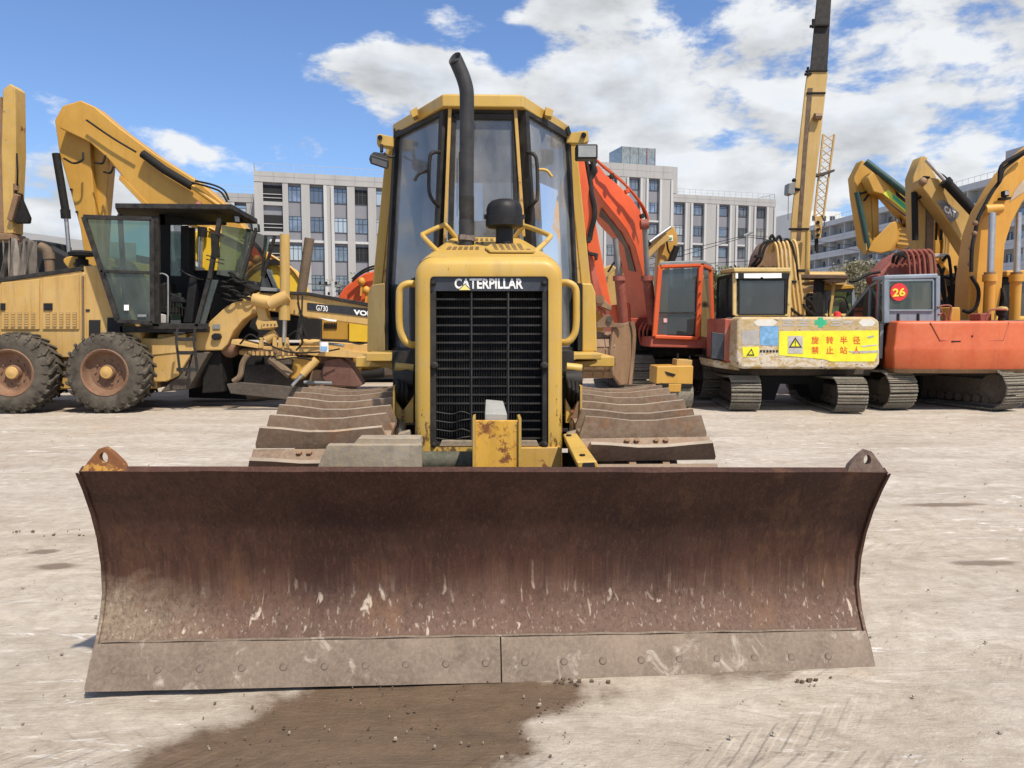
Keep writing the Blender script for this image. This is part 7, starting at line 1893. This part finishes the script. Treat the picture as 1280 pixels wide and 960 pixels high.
FR = Facade(845, 127, 75.2)
def rws(F, x, lst): return [(zz(F, x, b), zz(F, x, a)) for a, b in lst]
rR = rws(FR, 870, ((256.2, 268.2), (282.4, 294.4), (308.6, 320.6), (334.8, 346.8), (361, 373)))
bR = [(840, 853.5, 'w'), (863, 877, 'w'), (895, 908.6, 'p'), (918.4, 931.8, 'w'), (941, 954, 'w')]
office('office_building', 'pale grey office wing with roof railing left of the crane boom', FR, FR.U(838), FR.U(965.5), zz(FR, 845, 242.5), 15, [(FR.U(a), FR.U(b), k) for a, b, k in bR], rR)
rT = rws(FR, 815, ((225.5, 238), (253, 265.5), (280.3, 292.5), (307.5, 320), (334.8, 347), (362, 374)))
bT = [(700, 712, 'w'), (725, 737, 'w'), (756, 769, 'w'), (783.5, 797.7, 'w'), (807.7, 821.7, 'w')]
tw = office('office_building', 'taller grey office tower with a glazed box on its roof behind the orange boom', FR, FR.U(640), FR.U(837.9), zz(FR, 843, 208.5), 18, [(FR.U(a), FR.U(b), k) for a, b, k in bT], rT, rail=False)
m = MB(); FR.box(m, FR.U(837.9), FR.U(844), -17.9, -.1, zz(FR, 843, 241.5), zz(FR, 843, 208.5)); m.build('upper_corner', CLAD, tw)
u0, u1 = FR.U(781), FR.U(823); zt = zz(FR, 843, 208.5); z1 = zt + 3.2
m = MB(); FR.box(m, u0, u1, -7, -2, zt, z1); rb = m.build('roof_glass_box', glass('pale_roof_glass', (.72, .82, .86), .5, .25, (.55, .62, .66)), tw)
for i in range(5):
    m = MB(); q = u0 + (u1 - u0 - .12) * i / 4; FR.box(m, q, q + .12, -2.02, -1.9, zt, z1 + .02); m.build('glazing_bar', MAROON if i == 3 else STEELG, rb)

# white balcony building on the right, its front running away from us
FB = Facade(1241, 118, -2.6)
tB = thing('apartment_building', 'long white building with continuous balconies on the right receding behind the raised arms', 'apartment building', FB.W(20, -8, 0))
uN, uF = FB.U(1420), FB.U(965)
zr = zz(FB, 1241, 231); fh = 3.45
m = MB(); FB.box(m, uN, uF, -16, -1.6, 0, zr + .1); m.build('wall', BALS, tB)
m = MB(); FB.box(m, uN, uF, -16, .2, zr, zr + 1.1); m.build('roof_edge', BALW, tB)
k = 0; z = zr
NF = int(zr / fh)
for k in range(NF + 1):
    z0 = zr - fh * (k + 1)
    if z0 < 0: break
    m = MB(); FB.box(m, uN, uF, -1.6, .0, z0 - .22, z0); FB.box(m, uN, uF, -.14, .002, z0, z0 + 1.15); m.build('balcony', BALW, tB)
    m = MB(); FB.box(m, uN, uF, .004, .03, z0 + .52, z0 + .56); m.build('balcony_joint', BALS, tB)
bw = 6.6; nb = int((uF - uN) / bw)
sg_ = 1 if uF > uN else -1
wm = None
for i in range(abs(nb)):
    ua = uN + sg_ * i * bw
    m = MB(); FB.box(m, ua - .12, ua + .12, -1.6, -.16, 0, zr); m.build('dividing_wall', BALW, tB)
    for k in range(NF):
        z0 = zr - fh * (k + 1)
        if z0 < 3: continue
        for (q, w_) in ((1.1, 1.7), (4.3, 1.0)):
            a, b = sorted((ua + sg_ * q, ua + sg_ * (q + w_)))
            m = MB(); FB.box(m, a, b, -1.6, -1.50, z0 + 1.0, z0 + 2.6); f = m.build('window', WFR, tB)
            m = MB(); FB.box(m, a + .08, b - .08, -1.51, -1.47, z0 + 1.08, z0 + 2.52); m.build('pane', WGL, f)
m = MB(); FB.box(m, uN, uF, -.2, -.16, zr + 2.1, zr + 2.15)
for i in range(int(abs(uF - uN) / 1.5)): q = uN + sg_ * i * 1.5; FB.box(m, q, q + .05, -.2, -.16, zr + 1.1, zr + 2.12)
m.build('roof_railing', MATS['galvanised_rail'], tB, stuff=True)
us = sorted((FB.U(1243), FB.U(1400)))
m = MB(); FB.box(m, us[0], us[1], -14, -.4, zr + 1.1, zz(FB, 1245, 192)); m.build('stair_tower', wallmat('grey_render', (.40, .40, .42)), tB)
us = sorted((FB.U(1236), FB.U(1244))); m = MB(); FB.box(m, us[0], us[1], -1, .6, zr - .2, zr + 1.3); m.build('roof_canopy', STEELG, tB)
# pale block further off
F5 = Facade(1010, 185, 82)
bk_ = thing('apartment_building', 'faint pale high block just right of the crane boom beyond the balconies', 'apartment building', F5.W(6, -8, 0))
m = MB(); F5.box(m, F5.U(996), F5.U(1046), -18, 0, 0, zz(F5, 1030, 264)); m.build('wall', wallmat('pale_render', (.62, .62, .60)), bk_)
m = MB(); F5.box(m, F5.U(1046), F5.U(1062), -18, -2, 0, zz(F5, 1050, 269)); m.build('side_wing', MATS['pale_render'], bk_)
for i in range(4): m = MB(); F5.box(m, F5.U(1000 + i * 11), F5.U(1006 + i * 11), .002, .08, zz(F5, 1030, 276), zz(F5, 1030, 270)); m.build('window', WFR, bk_)

# low grey shed behind the far left arm
sh = thing('shed', 'long grey roofed shed beyond the grader hood at far left', 'shed', (P(60, 400, 30).x, 32, 0))
m = MB(); m.prism([P(-40, 282, 30), P(20, 289, 30), P(102, 300, 30), P(170, 304, 30), P(170, 322, 27), P(96, 320, 27), P(40, 301, 27), P(-40, 296, 27)], (0, 0, -.15)); m.build('roof', wallmat('grey_sheet_roof', (.23, .23, .22)), sh)
m = MB(); a, b = P(-40, 400, 28).x, P(170, 400, 28).x; m.box(a, b, 28.2, 36, 0, P(60, 318, 28.2).z); m.build('wall', wallmat('dark_shed_wall', (.06, .06, .06)), sh)

# utility pole and wires
up_ = thing('utility_pole', 'slim grey utility pole with crossarms standing between the two grader cylinders', 'utility pole', (P(416, 402, 48).x, 48, 0))
m = MB(); a = P(416, 355, 48); m.tube([Vector((a.x, 48, 0)), Vector((a.x, 48, a.z + .2))], [.17, .12], 8); m.build('pole', plain('pole_concrete', (.40, .40, .40), .8), up_)
for y, x0, x1 in ((357, 397, 425), (371, 410, 424), (382, 411, 423)):
    MB().bar(P(x0, y, 48), P(x1, y, 48), .09, .12).build('crossarm', STEELG, up_)
for x, y in ((400, 355), (408, 355), (420, 355), (424, 368), (411, 368), (423, 379)):
    MB().tube([P(x, y + 1, 48), P(x, y - 3, 48)], .07, 6).build('insulator', RUBB, up_)
up2 = thing('utility_pole', 'short dark lamp pole in front of the right office wing', 'utility pole', (P(933, 402, 60).x, 60, 0))
m = MB(); a = P(933, 294, 60); m.tube([Vector((a.x, 60, 0)), Vector((a.x, 60, a.z))], .10, 6); m.tube([P(930, 295, 60), P(940, 290, 60)], .12, 6); m.build('pole', STEELG, up2)
wr = [((200, 322, 46), (300, 350, 47), (416, 356, 48)), ((416, 356, 48), (560, 372, 50), (720, 345, 55), (933, 294, 60)), ((416, 358, 48), (560, 378, 50), (740, 350, 55), (933, 296, 60)), ((416, 364, 48), (560, 374, 50), (700, 340, 52), (780, 336, 55), (1000, 322, 62)),
      ((933, 294, 60), (1000, 300, 64), (1100, 312, 70), (1240, 345, 74)), ((933, 296, 60), (1000, 305, 64), (1100, 318, 70), (1240, 352, 74))]
for i, w in enumerate(wr):
    o = MB().tube(smooth([P(*p) for p in w], 8), .022, 4).build('power_line', RUBB)
    tag(o, ['black power line left of the slim pole', 'upper power line sagging between the slim pole and the lamp pole', 'lower power line sagging between the slim pole and the lamp pole', 'power line crossing low in front of both office blocks', 'upper power line in front of the balcony building', 'lower power line in front of the balcony building'][i], 'power line', 'power lines')

# trees: trunk, limbs and a crown of small leaves
LEAF = None
def leafmat(name, a, b):
    m, t = newmat(name)
    co = t.new('ShaderNodeTexCoord').outputs['Object']
    n = t.noise(co, 1.1, 4, .6); n2 = t.noise(co, 9, 2, .6)
    c = t.mix(t.mapr(n, .35, .65), a, b); c = t.mix(t.math('MULTIPLY', t.mapr(n2, .4, .7), .4), c, tuple(x * 1.5 for x in b))
    surf(t, c, .65, spec=.3)
    return m
LA, LB = leafmat('olive_leaves', (.06, .075, .025), (.13, .14, .055)), leafmat('dry_grey_leaves', (.12, .12, .06), (.24, .22, .14))
BARK = plain('bark', (.09, .07, .05), .9, var=.4)
def tree(label, x, ytop, Y, w, mat, seed, n=1500, leaf=.16, dens=1.0):
    rd = random.Random(seed); b = P(x, 402, Y); top = P(x, ytop, Y).z; rw = w * Y / FPX / 2
    t = thing('tree', label, 'tree', (b.x, Y, 0), 'trees between the machines and the buildings')
    m = MB(); tr_ = []
    m.tube([Vector((b.x, Y, 0)), Vector((b.x + .1, Y, top * .35)), Vector((b.x - .05, Y, top * .65))], [.16, .12, .06], 7); ends = []
    for k in range(9):
        a = rd.random() * 6.28; z0 = top * rd.uniform(.3, .6); e = Vector((b.x + math.cos(a) * rw * .8, Y + math.sin(a) * rw * .8, top * rd.uniform(.62, .97)))
        mdp = Vector(((b.x + e.x) / 2, (Y + e.y) / 2, (z0 + e.z) / 2 + .2)); m.tube([Vector((b.x, Y, z0)), mdp, e], [.06, .04, .015], 5); ends += [e, mdp]
        for j in range(3): q = e + Vector((rd.gauss(0, .4), rd.gauss(0, .4), rd.uniform(-.1, .6))); m.tube([mdp.lerp(e, .6), q], [.02, .008], 4); ends.append(q)
    m.build('trunk', BARK, t)
    m = MB(); cl = [(p, rd.uniform(.35, .8)) for p in ends for _ in range(1)]
    for i in range(n):
        p, r_ = rd.choice(cl); q = p + Vector((rd.gauss(0, r_ * .5), rd.gauss(0, r_ * .5), rd.gauss(0, r_ * .42)))
        if q.z > top * 1.02: q.z = top * rd.uniform(.9, 1.0)
        a = Vector((rd.gauss(0, 1), rd.gauss(0, 1), rd.gauss(0, 1))).normalized() * leaf * rd.uniform(.5, 1.2); c_ = a.cross(Vector((rd.gauss(0, 1), rd.gauss(0, 1), rd.gauss(0, 1)))).normalized() * leaf * .35
        m.add([q - a, q + c_, q + a, q - c_], [(0, 1, 2, 3)])
    m.build('crown', mat, t, stuff=True)
tree('olive green tree rising behind the right side of the orange cab', 893, 346, 40, 26, LA, 1, 1500)
tree('small green tree top over the roof of the warning board excavator cab', 915, 334, 44, 34, LA, 2, 1500)
tree('dry grey-green tree between the brown canopy and the red boom', 1078, 328, 46, 60, LB, 3, 1500)
tree('sparse dry tree just left of the red boom hump', 1105, 324, 50, 40, LB, 4, 1400)
tree('dry leafy tree behind the black mirror loop', 1052, 336, 50, 36, LB, 5, 1300)
tree('bare thin tree at the foot of the left office block near the orange boom', 458, 342, 60, 26, LB, 6, 160)
tree('second bare thin tree right of the slim utility pole', 432, 350, 64, 22, LB, 8, 120)
tree('green tree low behind the yellow arm with green logo', 862, 350, 52, 26, LA, 9, 1100)
# blue site sign
m = MB(); m.rect(445, 341, 452, 347, 58, .2); b_ = tag(m.build('site_sign', plain('blue_sign', (.04, .25, .70), .5)), 'small blue sign peeping over the orange boom foot', 'sign')
m = MB(); m.rect(448.6, 347, 449.2, 402, 58.05, .1); m.build('sign_post', STEELG, b_)
# low hoarding closing the yard far behind
for i in range(34):
    x0 = -42 + i * 3.0; m = MB(); m.box(x0, x0 + 2.98, 70 + (i % 2) * .02, 70.1 + (i % 2) * .02, 0, 2.3)
    if i == 0: hb = thing('site_hoarding', 'low grey sheet hoarding closing the far end of the yard', 'fence', (9, 70, 0)); 
    m.build('panel', CONC, hb)
